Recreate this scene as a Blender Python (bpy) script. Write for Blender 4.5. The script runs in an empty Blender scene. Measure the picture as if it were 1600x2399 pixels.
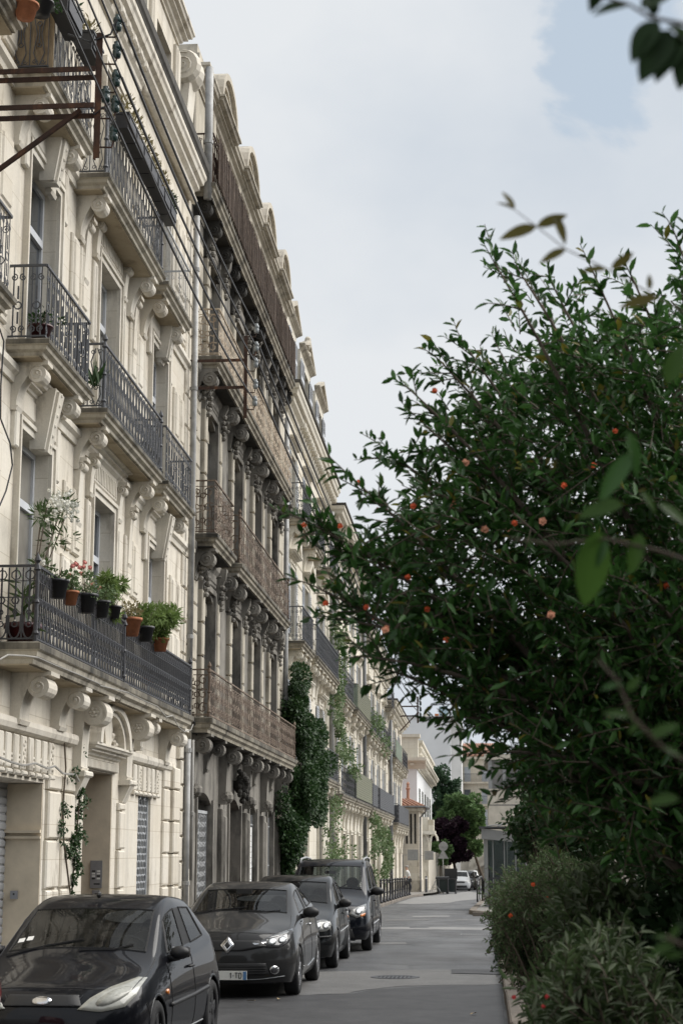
import bpy, bmesh, math, random
import numpy as np
from mathutils import Vector, Matrix
from mathutils.bvhtree import BVHTree

# ------------------------------------------------------------------ camera, sky, sun, exposure
scene = bpy.context.scene
FPX, CXP, CYP, HC = 4000.0, 800.0, 1199.5, 1.85
def _cam_axes():
    d = np.array([1125.0 - CXP, -(1997.0 - CYP), FPX]); d /= np.linalg.norm(d)
    Z = np.array([0.0, d[2], -d[1]]); Z /= np.linalg.norm(Z)
    X = np.cross(d, Z)
    if X[0] < 0: X = -X
    return np.stack([X, d, Z], 1)
CAMM = _cam_axes()
def at(x, y, Y=None, X=None, Z=None):
    """world point seen at a measured picture position, at a known depth Y, wall plane X or height Z"""
    r = CAMM.T @ np.array([x - CXP, -(y - CYP), FPX])
    k = Y / r[1] if Y is not None else X / r[0] if X is not None else (Z - HC) / r[2]
    return (r[0] * k, r[1] * k, r[2] * k + HC)
cam_data = bpy.data.cameras.new('camera')
cam = bpy.data.objects.new('camera', cam_data)
scene.collection.objects.link(cam)
cam_data.sensor_fit = 'VERTICAL'; cam_data.sensor_height = 36.0; cam_data.sensor_width = 24.0
cam_data.lens = 36.0 * FPX / 2399.0
cam_data.clip_start = 0.1; cam_data.clip_end = 4000
cam_data.dof.use_dof = True; cam_data.dof.focus_distance = 27.0; cam_data.dof.aperture_fstop = 6.3
R_, U_, F_ = CAMM[0], CAMM[1], CAMM[2]
cam.matrix_world = Matrix(((R_[0], U_[0], -F_[0], 0), (R_[1], U_[1], -F_[1], 0), (R_[2], U_[2], -F_[2], HC), (0, 0, 0, 1)))
scene.camera = cam

SUN_EL, SUN_AZ = math.radians(45), math.radians(70)     # azimuth from +Y towards +X
world = bpy.data.worlds.new('World'); scene.world = world; world.use_nodes = True
def _world():
    nt = world.node_tree; n = nt.nodes; L = nt.links; n.clear()
    out = n.new('ShaderNodeOutputWorld'); bg = n.new('ShaderNodeBackground'); L.new(bg.outputs[0], out.inputs[0])
    sky = n.new('ShaderNodeTexSky'); sky.sky_type = 'NISHITA'; sky.sun_disc = False
    sky.sun_elevation = SUN_EL; sky.sun_rotation = SUN_AZ; sky.dust_density = 2.5; sky.air_density = 1.0
    sm = n.new('ShaderNodeVectorMath'); sm.operation = 'SCALE'; sm.inputs[3].default_value = 0.12
    L.new(sky.outputs[0], sm.inputs[0])
    tc = n.new('ShaderNodeTexCoord')
    mp = n.new('ShaderNodeMapping'); mp.inputs['Scale'].default_value = (1, 1, 1.5); mp.inputs['Location'].default_value = (3.1, 0.4, 1.7)
    L.new(tc.outputs['Generated'], mp.inputs[0])
    nz = n.new('ShaderNodeTexNoise'); nz.inputs['Scale'].default_value = 7.0; nz.inputs['Detail'].default_value = 7; nz.inputs['Roughness'].default_value = 0.56; nz.inputs['Distortion'].default_value = 0.35
    L.new(mp.outputs[0], nz.inputs['Vector'])
    # a gap in the cloud where the picture shows it; elsewhere the gaps follow the noise alone
    gp = n.new('ShaderNodeVectorMath'); gp.operation = 'DISTANCE'
    gx, gy, gz = at(1385, 150, Y=100.0); gv = Vector((gx, gy, gz - HC)).normalized()
    gp.inputs[1].default_value = gv; L.new(tc.outputs['Generated'], gp.inputs[0])
    g1 = n.new('ShaderNodeMapRange'); g1.inputs[1].default_value = 0.0; g1.inputs[2].default_value = 0.085; g1.inputs[3].default_value = 0.42; g1.inputs[4].default_value = 0.0
    L.new(gp.outputs['Value'], g1.inputs[0])
    ad = n.new('ShaderNodeMath'); ad.operation = 'SUBTRACT'; L.new(nz.outputs['Fac'], ad.inputs[0]); L.new(g1.outputs[0], ad.inputs[1])
    mk = n.new('ShaderNodeMapRange'); mk.interpolation_type = 'SMOOTHSTEP'; mk.inputs[1].default_value = 0.235; mk.inputs[2].default_value = 0.32
    L.new(ad.outputs[0], mk.inputs[0])
    n2 = n.new('ShaderNodeTexNoise'); n2.inputs['Scale'].default_value = 3.2; n2.inputs['Detail'].default_value = 6; n2.inputs['Roughness'].default_value = 0.5
    L.new(mp.outputs[0], n2.inputs['Vector'])
    cr = n.new('ShaderNodeValToRGB'); cr.color_ramp.elements[0].position = 0.32; cr.color_ramp.elements[1].position = 0.58
    cr.color_ramp.elements[0].color = (0.505, 0.555, 0.615, 1); cr.color_ramp.elements[1].color = (0.66, 0.682, 0.705, 1)
    L.new(n2.outputs['Fac'], cr.inputs[0])
    hz = n.new('ShaderNodeMix'); hz.data_type = 'RGBA'; hz.inputs[0].default_value = 0.8; hz.inputs[7].default_value = (0.475, 0.545, 0.61, 1)
    L.new(sm.outputs[0], hz.inputs[6])
    mx = n.new('ShaderNodeMix'); mx.data_type = 'RGBA'; L.new(mk.outputs[0], mx.inputs[0]); L.new(hz.outputs[2], mx.inputs[6]); L.new(cr.outputs[0], mx.inputs[7])
    L.new(mx.outputs[2], bg.inputs[0]); bg.inputs[1].default_value = 1.0
_world()
sun_d = bpy.data.lights.new('sun', 'SUN'); sun_d.energy = 3.7; sun_d.angle = math.radians(68); sun_d.color = (1.0, 0.965, 0.915)
sun = bpy.data.objects.new('sun', sun_d); scene.collection.objects.link(sun)
_sv = Vector((math.sin(SUN_AZ) * math.cos(SUN_EL), math.cos(SUN_AZ) * math.cos(SUN_EL), math.sin(SUN_EL)))
sun.rotation_euler = (-_sv).to_track_quat('-Z', 'Y').to_euler(); sun.location = (20, -10, 40)
vs = scene.view_settings
vs.view_transform = 'Standard'; vs.look = 'None'; vs.exposure = 0.27; vs.gamma = 1.0; vs.use_curve_mapping = False
scene.cycles.max_bounces = 7; scene.cycles.diffuse_bounces = 3; scene.cycles.glossy_bounces = 3
scene.cycles.transmission_bounces = 5; scene.cycles.transparent_max_bounces = 10
scene.cycles.use_denoising = True; scene.cycles.caustics_reflective = False; scene.cycles.caustics_refractive = False

# ------------------------------------------------------------------ helpers
rnd = random.Random(7)
COL = scene.collection
WM = {}                                   # world matrix of every parent made here
class MB:
    def __init__(s): s.v = []; s.f = []; s.mi = None
    def add(s, vs, fs):
        n = len(s.v); s.v += [tuple(p) for p in vs]; s.f += [tuple(i + n for i in f) for f in fs]; return s
    def box(s, x0, x1, y0, y1, z0, z1):
        return s.add([(x0, y0, z0), (x1, y0, z0), (x1, y1, z0), (x0, y1, z0), (x0, y0, z1), (x1, y0, z1), (x1, y1, z1), (x0, y1, z1)],
                     [(3, 2, 1, 0), (4, 5, 6, 7), (0, 1, 5, 4), (1, 2, 6, 5), (2, 3, 7, 6), (3, 0, 4, 7)])
    def cbox(s, x0, x1, y0, y1, z0, z1, c):
        """box with its +X face chamfered on all four edges"""
        return s.add([(x0, y0, z0), (x0, y1, z0), (x0, y1, z1), (x0, y0, z1), (x1 - c, y0, z0), (x1 - c, y1, z0), (x1 - c, y1, z1), (x1 - c, y0, z1),
                      (x1, y0 + c, z0 + c), (x1, y1 - c, z0 + c), (x1, y1 - c, z1 - c), (x1, y0 + c, z1 - c)],
                     [(0, 1, 5, 4), (1, 2, 6, 5), (2, 3, 7, 6), (3, 0, 4, 7), (4, 5, 9, 8), (5, 6, 10, 9), (6, 7, 11, 10), (7, 4, 8, 11), (8, 9, 10, 11), (3, 2, 1, 0)])
    def prism(s, poly, axis, a, b):
        """polygon in the two other axes (x,z | y,z | x,y) pushed along an axis"""
        m = len(poly)
        def P(p, t): return (p[0], t, p[1]) if axis == 'y' else (t, p[0], p[1]) if axis == 'x' else (p[0], p[1], t)
        vs = [P(p, a) for p in poly] + [P(p, b) for p in poly]
        return s.add(vs, [tuple(range(m)), tuple(range(2 * m - 1, m - 1, -1))] + [(i, i + m, (i + 1) % m + m, (i + 1) % m) for i in range(m)])
    def tube(s, pts, r, n=4, closed=False, cap=True):
        pts = [Vector(p) for p in pts]; m = len(pts)
        if m < 2: return s
        rs = r if isinstance(r, (list, tuple)) else [r] * m
        base = len(s.v); up = None
        for i in range(m):
            a = pts[i - 1] if i > 0 or closed else pts[i]; b = pts[(i + 1) % m] if i < m - 1 or closed else pts[i]
            t = b - a
            if t.length < 1e-9: t = Vector((0, 0, 1))
            t.normalize()
            if up is None:
                up = t.cross(Vector((0, 0, 1)))
                if up.length < 1e-3: up = t.cross(Vector((1, 0, 0)))
            up = up - t * up.dot(t)
            if up.length < 1e-6: up = t.orthogonal()
            up.normalize(); w = t.cross(up)
            for k in range(n):
                g = 2 * math.pi * k / n + math.pi / 4
                p = pts[i] + (up * math.cos(g) + w * math.sin(g)) * rs[i]; s.v.append((p.x, p.y, p.z))
        for i in range(m if closed else m - 1):
            for k in range(n):
                j = (i + 1) % m
                s.f.append((base + i * n + k, base + i * n + (k + 1) % n, base + j * n + (k + 1) % n, base + j * n + k))
        if cap and not closed:
            s.f.append(tuple(base + k for k in range(n))[::-1]); s.f.append(tuple(base + (m - 1) * n + k for k in range(n)))
        return s
    def lathe(s, prof, c, axis='z', n=12, closed=False):
        """profile of (radius, height) turned about an axis through c"""
        base = len(s.v); m = len(prof)
        for r, h in prof:
            for k in range(n):
                g = 2 * math.pi * k / n; a, b = r * math.cos(g), r * math.sin(g)
                s.v.append((c[0] + a, c[1] + b, c[2] + h) if axis == 'z' else (c[0] + h, c[1] + a, c[2] + b) if axis == 'x' else (c[0] + a, c[1] + h, c[2] + b))
        for i in range(m - 1):
            for k in range(n):
                s.f.append((base + i * n + k, base + i * n + (k + 1) % n, base + (i + 1) * n + (k + 1) % n, base + (i + 1) * n + k))
        if not closed:
            s.f.append(tuple(base + k for k in range(n))[::-1]); s.f.append(tuple(base + (m - 1) * n + k for k in range(n)))
        return s
    def blob(s, c, rx, ry, rz, n=8, m=5, jit=0.0, rn=None):
        base = len(s.v)
        for i in range(1, m):
            th = math.pi * i / m
            for k in range(n):
                g = 2 * math.pi * k / n; q = 1 + (rn.uniform(-jit, jit) if rn else 0)
                s.v.append((c[0] + rx * q * math.sin(th) * math.cos(g), c[1] + ry * q * math.sin(th) * math.sin(g), c[2] + rz * q * math.cos(th)))
        s.v.append((c[0], c[1], c[2] + rz)); s.v.append((c[0], c[1], c[2] - rz)); T = len(s.v) - 2; B = T + 1
        for i in range(m - 2):
            for k in range(n):
                s.f.append((base + i * n + k, base + (i + 1) * n + k, base + (i + 1) * n + (k + 1) % n, base + i * n + (k + 1) % n))
        for k in range(n):
            s.f.append((T, base + k, base + (k + 1) % n)); s.f.append((B, base + (m - 2) * n + (k + 1) % n, base + (m - 2) * n + k))
        return s
def link(o, parent=None):
    COL.objects.link(o)
    if parent is not None:
        o.parent = parent; o.matrix_parent_inverse = WM[parent.name].inverted()
    return o
def mesh_of(name, v, f, mat, smooth=False, smooth_angle=None):
    me = bpy.data.meshes.new(name); me.from_pydata(v, [], f); me.materials.append(mat)
    if smooth: me.polygons.foreach_set('use_smooth', [True] * len(me.polygons))
    me.update(); return me
def obj(name, mb, mat, parent=None, smooth=False):
    o = bpy.data.objects.new(name, mesh_of(name, mb.v, mb.f, mat, smooth)); WM[o.name] = Matrix.Identity(4)
    return link(o, parent)
def tag(o, label, cat, group=None):
    o['label'] = label; o['category'] = cat
    if group: o['group'] = group
    return o
def thing(name, label, cat, loc=(0, 0, 0), group=None, rz=0.0):
    o = bpy.data.objects.new(name, None); o.location = loc; o.rotation_euler = (0, 0, rz); o.empty_display_size = 0.2
    COL.objects.link(o); WM[o.name] = Matrix.Translation(loc) @ Matrix.Rotation(rz, 4, 'Z')
    return tag(o, label, cat, group)
def lobj(name, mb, mat, parent, smooth=False):
    """part given in its thing's own coordinates"""
    o = bpy.data.objects.new(name, mesh_of(name, mb.v, mb.f, mat, smooth)); COL.objects.link(o); o.parent = parent
    WM[o.name] = WM[parent.name]; return o
def struct(o): o['kind'] = 'structure'; return o
def stuff(o): o['kind'] = 'stuff'; return o
def copy_thing(root, loc, rz, label, group=None):
    r = root.copy(); COL.objects.link(r); r.location = loc; r.rotation_euler = (0, 0, rz); r['label'] = label
    if group: r['group'] = group
    for ch in root.children:
        c = ch.copy(); COL.objects.link(c); c.parent = r
        for g in ch.children:
            d = g.copy(); COL.objects.link(d); d.parent = c
    return r
def np_mesh(name, V, faces_flat, per, mat, smooth=False):
    """fast mesh: V (n,3) array, faces all with the same number of corners"""
    me = bpy.data.meshes.new(name); nv = len(V); nf = len(faces_flat) // per
    me.vertices.add(nv); me.vertices.foreach_set('co', np.ascontiguousarray(V, dtype=np.float32).ravel())
    me.loops.add(nf * per); me.loops.foreach_set('vertex_index', np.ascontiguousarray(faces_flat, dtype=np.int32))
    me.polygons.add(nf); me.polygons.foreach_set('loop_start', np.arange(0, nf * per, per, dtype=np.int32))
    try: me.polygons.foreach_set('loop_total', np.full(nf, per, dtype=np.int32))
    except Exception: pass
    me.materials.append(mat); me.update(); me.validate()
    return me

# ------------------------------------------------------------------ materials
class NT:
    def __init__(s, name):
        s.m = bpy.data.materials.new(name); s.m.use_nodes = True; s.t = s.m.node_tree; s.n = s.t.nodes; s.L = s.t.links
        s.b = s.n['Principled BSDF']
        s.pos = s.n.new('ShaderNodeNewGeometry')
    def noise(s, scale, detail=4, rough=0.55, vec=None, dist=0.0):
        z = s.n.new('ShaderNodeTexNoise'); z.inputs['Scale'].default_value = scale; z.inputs['Detail'].default_value = detail
        z.inputs['Roughness'].default_value = rough; z.inputs['Distortion'].default_value = dist
        s.L.new(vec if vec is not None else s.pos.outputs['Position'], z.inputs['Vector']); return z.outputs['Fac']
    def scaled(s, sx, sy, sz):
        m = s.n.new('ShaderNodeVectorMath'); m.operation = 'MULTIPLY'; m.inputs[1].default_value = (sx, sy, sz)
        s.L.new(s.pos.outputs['Position'], m.inputs[0]); return m.outputs[0]
    def ramp(s, fac, a, b, ca=(0, 0, 0, 1), cb=(1, 1, 1, 1)):
        r = s.n.new('ShaderNodeValToRGB'); r.color_ramp.elements[0].position = a; r.color_ramp.elements[1].position = b
        r.color_ramp.elements[0].color = ca; r.color_ramp.elements[1].color = cb; s.L.new(fac, r.inputs[0]); return r.outputs[0]
    def mix(s, fac, a, b, mode='MIX'):
        m = s.n.new('ShaderNodeMix'); m.data_type = 'RGBA'; m.blend_type = mode
        for k, val in ((0, fac), (6, a), (7, b)):
            if hasattr(val, 'is_linked') or hasattr(val, 'links'): s.L.new(val, m.inputs[k])
            elif k == 0: m.inputs[0].default_value = val
            else: m.inputs[k].default_value = (*val, 1) if len(val) == 3 else val
        return m.outputs[2]
    def mul(s, a, b):
        m = s.n.new('ShaderNodeMath'); m.operation = 'MULTIPLY'
        for k, val in ((0, a), (1, b)):
            if isinstance(val, (int, float)): m.inputs[k].default_value = val
            else: s.L.new(val, m.inputs[k])
        return m.outputs[0]
    def bump(s, h, dist, strength=0.5):
        b = s.n.new('ShaderNodeBump'); b.inputs['Distance'].default_value = dist; b.inputs['Strength'].default_value = strength
        s.L.new(h, b.inputs['Height']); s.L.new(b.outputs[0], s.b.inputs['Normal'])
    def color(s, c): s.L.new(c, s.b.inputs['Base Color'])
    def set(s, rough=0.8, metal=0.0, spec=0.5, coat=0.0, coat_rough=0.05):
        s.b.inputs['Roughness'].default_value = rough; s.b.inputs['Metallic'].default_value = metal
        s.b.inputs['Specular IOR Level'].default_value = spec; s.b.inputs['Coat Weight'].default_value = coat
        s.b.inputs['Coat Roughness'].default_value = coat_rough; return s.m
def plain(name, c, rough=0.6, metal=0.0, spec=0.5, var=0.18, scale=6.0, coat=0.0, bump=0.0):
    t = NT(name); f = t.noise(scale, 4)
    k1 = tuple(min(1, x * (1 + var)) for x in c); k0 = tuple(x * (1 - var) for x in c)
    t.color(t.ramp(f, 0.3, 0.7, (*k0, 1), (*k1, 1)))
    if bump: t.bump(t.noise(scale * 6, 3), bump)
    return t.set(rough, metal, spec, coat)
def stone(name, c1, c2, soot, soot_amt, grime=(0.10, 0.085, 0.065), streak=0.5, joints=0.0, bump=0.004, hi=0.62):
    """limestone: two tones, rain streaks, black crust in patches, fine grain"""
    t = NT(name)
    base = t.mix(t.ramp(t.noise(0.9, 5, 0.6), 0.35, 0.65), c1, c2)
    blocks = t.ramp(t.noise(7.0, 6, 0.65), 0.3, 0.75); base = t.mix(t.mul(blocks, 0.28), base, tuple(x * 0.72 for x in c2))
    if joints:
        sp = t.n.new('ShaderNodeSeparateXYZ'); t.L.new(t.pos.outputs['Position'], sp.inputs[0]); cb = t.n.new('ShaderNodeCombineXYZ'); t.L.new(sp.outputs['Y'], cb.inputs[0]); t.L.new(sp.outputs['Z'], cb.inputs[1])
        bk = t.n.new('ShaderNodeTexBrick'); bk.inputs['Scale'].default_value = 1.0; bk.inputs['Brick Width'].default_value = 0.95; bk.inputs['Row Height'].default_value = 0.44; bk.inputs['Mortar Size'].default_value = 0.007; bk.inputs['Mortar Smooth'].default_value = 0.6
        bk.inputs['Color1'].default_value = (1, 1, 1, 1); bk.inputs['Color2'].default_value = (0.90, 0.88, 0.84, 1); bk.inputs['Mortar'].default_value = (0.62, 0.57, 0.49, 1)
        t.L.new(cb.outputs[0], bk.inputs['Vector']); base = t.mix(0.75 * joints, base, bk.outputs['Color'], 'MULTIPLY')
    if streak:
        st = t.ramp(t.noise(1.0, 5, 0.6, t.scaled(5.0, 5.0, 0.45)), 0.50, 0.78); base = t.mix(t.mul(st, streak), base, tuple(x * 0.55 for x in c2))
    if soot_amt:
        so = t.ramp(t.noise(1.0, 6, 0.68, t.scaled(2.2, 2.2, 0.8)), hi - 0.14 * soot_amt, hi + 0.1)
        base = t.mix(t.mul(so, min(1.0, 0.55 + soot_amt * 0.4)), base, soot)
    fine = t.ramp(t.noise(45.0, 3, 0.7), 0.35, 0.8); base = t.mix(t.mul(fine, 0.16), base, grime)
    t.color(base); t.bump(t.noise(26.0, 6, 0.7), bump, 0.6)
    return t.set(0.9, 0, 0.25)
M = {}
M['cream'] = stone('cream_limestone', (0.775, 0.73, 0.645), (0.715, 0.66, 0.565), (0.20, 0.165, 0.12), 0.34, streak=0.6, joints=1.0)
M['cream_trim'] = stone('carved_limestone', (0.765, 0.725, 0.645), (0.675, 0.62, 0.525), (0.17, 0.135, 0.095), 0.42, streak=0.6)
M['slab'] = stone('weathered_slab', (0.47, 0.43, 0.35), (0.33, 0.295, 0.235), (0.045, 0.043, 0.038), 0.95, streak=0.7, hi=0.60)
M['slab_front'] = stone('stained_slab_edge', (0.60, 0.555, 0.465), (0.44, 0.40, 0.325), (0.06, 0.055, 0.048), 0.9, streak=0.8, hi=0.62)
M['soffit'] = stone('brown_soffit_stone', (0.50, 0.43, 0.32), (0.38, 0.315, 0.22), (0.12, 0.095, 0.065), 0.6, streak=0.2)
M['soot'] = stone('sooted_limestone', (0.32, 0.30, 0.265), (0.20, 0.187, 0.165), (0.026, 0.025, 0.024), 1.0, streak=0.7, hi=0.60)
M['soot_and_shade'] = stone('black_crust_and_shade', (0.065, 0.062, 0.056), (0.036, 0.034, 0.031), (0.02, 0.02, 0.02), 0.9, streak=0.5)  # black crust; also paints the shade under the sooted house's slabs
M['washed'] = stone('rain_washed_limestone', (0.60, 0.555, 0.465), (0.46, 0.415, 0.335), (0.08, 0.072, 0.06), 0.7, streak=0.8)
M['pale'] = stone('pale_limestone', (0.76, 0.725, 0.64), (0.69, 0.645, 0.55), (0.27, 0.23, 0.18), 0.22, streak=0.4, joints=1.0)
M['pale_grey'] = stone('greyed_limestone', (0.62, 0.575, 0.49), (0.50, 0.455, 0.375), (0.13, 0.118, 0.10), 0.7, streak=0.6)
M['dark_edge'] = stone('lichen_blackened_stone', (0.11, 0.105, 0.095), (0.07, 0.066, 0.06), (0.025, 0.025, 0.024), 0.8, streak=0.6)
M['white_render'] = plain('white_render', (0.74, 0.75, 0.76), 0.9, var=0.05, scale=0.5)
M['grey_render'] = plain('grey_render', (0.62, 0.62, 0.61), 0.9, var=0.06, scale=0.6)
M['beige_render'] = plain('beige_render', (0.52, 0.48, 0.41), 0.9, var=0.1, scale=1.5, bump=0.002)
M['garage_plaster'] = plain('tan_plaster', (0.66, 0.575, 0.445), 0.92, var=0.12, scale=4.0, bump=0.003)
M['iron'] = plain('dark_iron', (0.038, 0.038, 0.043), 0.5, 0.3, var=0.3, scale=20)
M['iron_grey'] = plain('grey_painted_iron', (0.072, 0.075, 0.083), 0.55, 0.2, var=0.25, scale=20)
M['iron_light'] = plain('pale_grey_iron', (0.33, 0.34, 0.35), 0.6, 0.1, var=0.2, scale=15)
def _rust(name, a, b, c):
    t = NT(name); x = t.mix(t.ramp(t.noise(4.5, 6, 0.75, t.scaled(1, 1, .55)), 0.38, 0.60), b, a); x = t.mix(t.mul(t.ramp(t.noise(7, 5, .7, t.scaled(1, 1, .4)), 0.52, 0.66), 0.85), x, c)
    t.color(x); t.bump(t.noise(60, 3), 0.002); return t.set(0.85, 0.0, 0.3)
M['rust'] = _rust('rusted_iron', (0.185, 0.138, 0.104), (0.085, 0.062, 0.048), (0.38, 0.315, 0.25))
M['rust_dark'] = _rust('dark_rust', (0.065, 0.036, 0.026), (0.042, 0.027, 0.022), (0.13, 0.062, 0.034))
M['rust_pale'] = _rust('flaking_beige_paint_on_rust', (0.50, 0.42, 0.32), (0.30, 0.225, 0.16), (0.62, 0.55, 0.44))
M['reed'] = _rust('brown_reed', (0.115, 0.085, 0.066), (0.075, 0.054, 0.042), (0.20, 0.15, 0.115))
M['bamboo'] = _rust('tan_reed', (0.36, 0.28, 0.18), (0.27, 0.20, 0.125), (0.18, 0.13, 0.08))
M['green_screen'] = plain('olive_screen_cloth', (0.17, 0.175, 0.125), 0.85, var=0.15, scale=9)
M['green_screen2'] = plain('green_screen_cloth', (0.20, 0.24, 0.19), 0.85, var=0.15, scale=9)
M['dark_screen'] = plain('slate_screen_panel', (0.075, 0.08, 0.09), 0.7, var=0.2, scale=9)
M['zinc'] = plain('zinc_pipe', (0.29, 0.29, 0.285), 0.55, 0.2, var=0.25, scale=5)
M['zinc_dark'] = plain('old_zinc_sheet', (0.14, 0.145, 0.15), 0.6, 0.3, var=0.25, scale=5)
M['frame_white'] = plain('grey_white_window_paint', (0.55, 0.57, 0.60), 0.5, var=0.08, scale=4)
M['frame_old'] = plain('worn_window_paint', (0.42, 0.41, 0.39), 0.7, var=0.2, scale=8)
M['shutter'] = plain('grey_blue_shutter_paint', (0.42, 0.45, 0.49), 0.65, var=0.1, scale=3)
M['shutter_roll'] = plain('roller_shutter_metal', (0.36, 0.37, 0.385), 0.5, 0.2, var=0.08, scale=2)
M['terracotta'] = plain('terracotta', (0.36, 0.135, 0.062), 0.8, var=0.25, scale=14)
M['black_plastic'] = plain('black_plastic', (0.018, 0.018, 0.02), 0.45, var=0.2, scale=10)
M['maroon'] = plain('glazed_maroon_pot', (0.055, 0.01, 0.012), 0.3, var=0.2, scale=10)
M['metal_panel'] = plain('brushed_metal_panel', (0.30, 0.31, 0.33), 0.4, 0.6, var=0.1, scale=8)
M['white_paint'] = plain('white_paint', (0.75, 0.75, 0.73), 0.6, var=0.06, scale=8)
M['grey_alu'] = plain('grey_aluminium', (0.27, 0.275, 0.275), 0.5, 0.2, var=0.08, scale=3)
M['cable'] = plain('black_cable', (0.022, 0.022, 0.024), 0.6, var=0.1)
M['cable_grey'] = plain('grey_cable', (0.30, 0.29, 0.27), 0.7, var=0.15)
M['insulator'] = plain('green_glass_insulator', (0.018, 0.042, 0.040), 0.12, spec=0.8, var=0.2)
M['insulator_grey'] = plain('grey_porcelain_insulator', (0.22, 0.24, 0.25), 0.3, spec=0.6, var=0.2)
M['bark'] = plain('grey_brown_bark', (0.11, 0.085, 0.065), 0.9, var=0.35, scale=30, bump=0.004)
M['twig'] = plain('brown_twig', (0.075, 0.055, 0.036), 0.8, var=0.3, scale=30)
M['straw'] = plain('dry_straw', (0.42, 0.31, 0.17), 0.9, var=0.3, scale=30)
def glass_pane(name, c, rough=0.05):
    t = NT(name); t.color(t.ramp(t.noise(1.3, 3), 0.3, 0.7, (*[x * 0.6 for x in c], 1), (*[min(1, x * 1.4) for x in c], 1))); return t.set(rough, 0.0, 0.6)
M['pane'] = glass_pane('window_pane_dark', (0.045, 0.05, 0.055))
M['pane_curtain'] = glass_pane('window_pane_curtained', (0.20, 0.19, 0.17))
M['pane_black'] = glass_pane('unlit_pane', (0.012, 0.012, 0.013), 0.1)
def clear_glass(name, tint, gloss=1.0, film=0.0, filmc=(0.3, 0.3, 0.28)):
    """thin sheet of glass: see-through tint, fresnel mirror, optional film of dust"""
    t = NT(name); n, L = t.n, t.L; n.remove(t.b); out = n['Material Output']
    tr = n.new('ShaderNodeBsdfTransparent'); tr.inputs[0].default_value = (*tint, 1)
    gl = n.new('ShaderNodeBsdfGlossy'); gl.inputs['Roughness'].default_value = 0.02; gl.inputs[0].default_value = (gloss, gloss, gloss, 1)
    fr = n.new('ShaderNodeFresnel'); fr.inputs[0].default_value = 1.55
    mx = n.new('ShaderNodeMixShader'); L.new(fr.outputs[0], mx.inputs[0]); L.new(tr.outputs[0], mx.inputs[1]); L.new(gl.outputs[0], mx.inputs[2])
    last = mx
    if film:
        df = n.new('ShaderNodeBsdfDiffuse'); df.inputs[0].default_value = (*filmc, 1)
        m2 = n.new('ShaderNodeMixShader'); L.new(t.mul(t.ramp(t.noise(4, 5), 0.3, 0.75), film), m2.inputs[0]); L.new(mx.outputs[0], m2.inputs[1]); L.new(df.outputs[0], m2.inputs[2]); last = m2
    L.new(last.outputs[0], out.inputs[0]); return t.m
M['car_glass'] = clear_glass('car_glass', (0.40, 0.44, 0.44), gloss=0.62, film=0.02)
M['car_glass_dusty'] = clear_glass('dusty_car_glass', (0.56, 0.60, 0.59), gloss=0.5, film=0.06, filmc=(0.36, 0.35, 0.31))
M['shelter_glass'] = clear_glass('shelter_glass', (0.55, 0.60, 0.62), film=0.12)
def leaf_mat(name, a, b, gloss=0.45, trans=0.25, back=None, spec=0.22, old=None):
    t = NT(name); n, L = t.n, t.L
    ri = t.pos.outputs['Random Per Island']
    r0 = t.n.new('ShaderNodeValToRGB'); L.new(ri, r0.inputs[0]); e = r0.color_ramp.elements; e[0].color = (*a, 1); e[1].color = (*b, 1); e[1].position = 0.9 if old else 1.0
    if old: q = e.new(0.965); q.color = (*b, 1); q = e.new(0.98); q.color = (*old, 1)
    c = r0.outputs[0]
    if back is not None:
        m = t.n.new('ShaderNodeMix'); m.data_type = 'RGBA'; L.new(t.pos.outputs['Backfacing'], m.inputs[0]); L.new(c, m.inputs[6]); m.inputs[7].default_value = (*back, 1); c = m.outputs[2]
    t.color(c); t.set(gloss, 0, spec)
    tl = n.new('ShaderNodeBsdfTranslucent'); L.new(c, tl.inputs[0])
    ms = n.new('ShaderNodeMixShader'); ms.inputs[0].default_value = trans; L.new(t.b.outputs[0], ms.inputs[1]); L.new(tl.outputs[0], ms.inputs[2]); L.new(ms.outputs[0], n['Material Output'].inputs[0])
    return t.m
M['leaf_pom'] = leaf_mat('pomegranate_leaf', (0.018, 0.056, 0.012), (0.062, 0.150, 0.034), 0.34, 0.30, None, 0.32, (0.19, 0.17, 0.03))
M['leaf_near'] = leaf_mat('young_leaf', (0.032, 0.075, 0.014), (0.06, 0.12, 0.024), 0.4, 0.45)
M['leaf_olive'] = leaf_mat('olive_brown_leaf', (0.09, 0.085, 0.02), (0.13, 0.11, 0.03), 0.5, 0.4)
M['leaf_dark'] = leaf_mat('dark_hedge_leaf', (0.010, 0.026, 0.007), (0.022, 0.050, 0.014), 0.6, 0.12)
M['leaf_sage'] = leaf_mat('grey_green_leaf', (0.055, 0.092, 0.034), (0.115, 0.165, 0.068), 0.75, 0.25, back=(0.17, 0.20, 0.125))
M['leaf_shrub'] = leaf_mat('small_shrub_leaf', (0.065, 0.115, 0.042), (0.15, 0.20, 0.095), 0.6, 0.3)
M['leaf_vine'] = leaf_mat('vine_leaf', (0.016, 0.042, 0.013), (0.040, 0.080, 0.025), 0.5, 0.25)
M['leaf_fern'] = leaf_mat('feathery_balcony_leaf', (0.11, 0.17, 0.045), (0.17, 0.24, 0.075), 0.6, 0.35)
M['leaf_oleander'] = leaf_mat('oleander_leaf', (0.05, 0.09, 0.03), (0.09, 0.13, 0.05), 0.5, 0.25)
M['leaf_tree'] = leaf_mat('hazed_fresh_tree_leaf', (0.065, 0.125, 0.045), (0.125, 0.20, 0.075), 0.6, 0.3)  # leaf green lightened and desaturated to paint in distance haze
M['leaf_tree2'] = leaf_mat('deep_tree_leaf', (0.035, 0.075, 0.04), (0.07, 0.12, 0.065), 0.6, 0.25)
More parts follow.
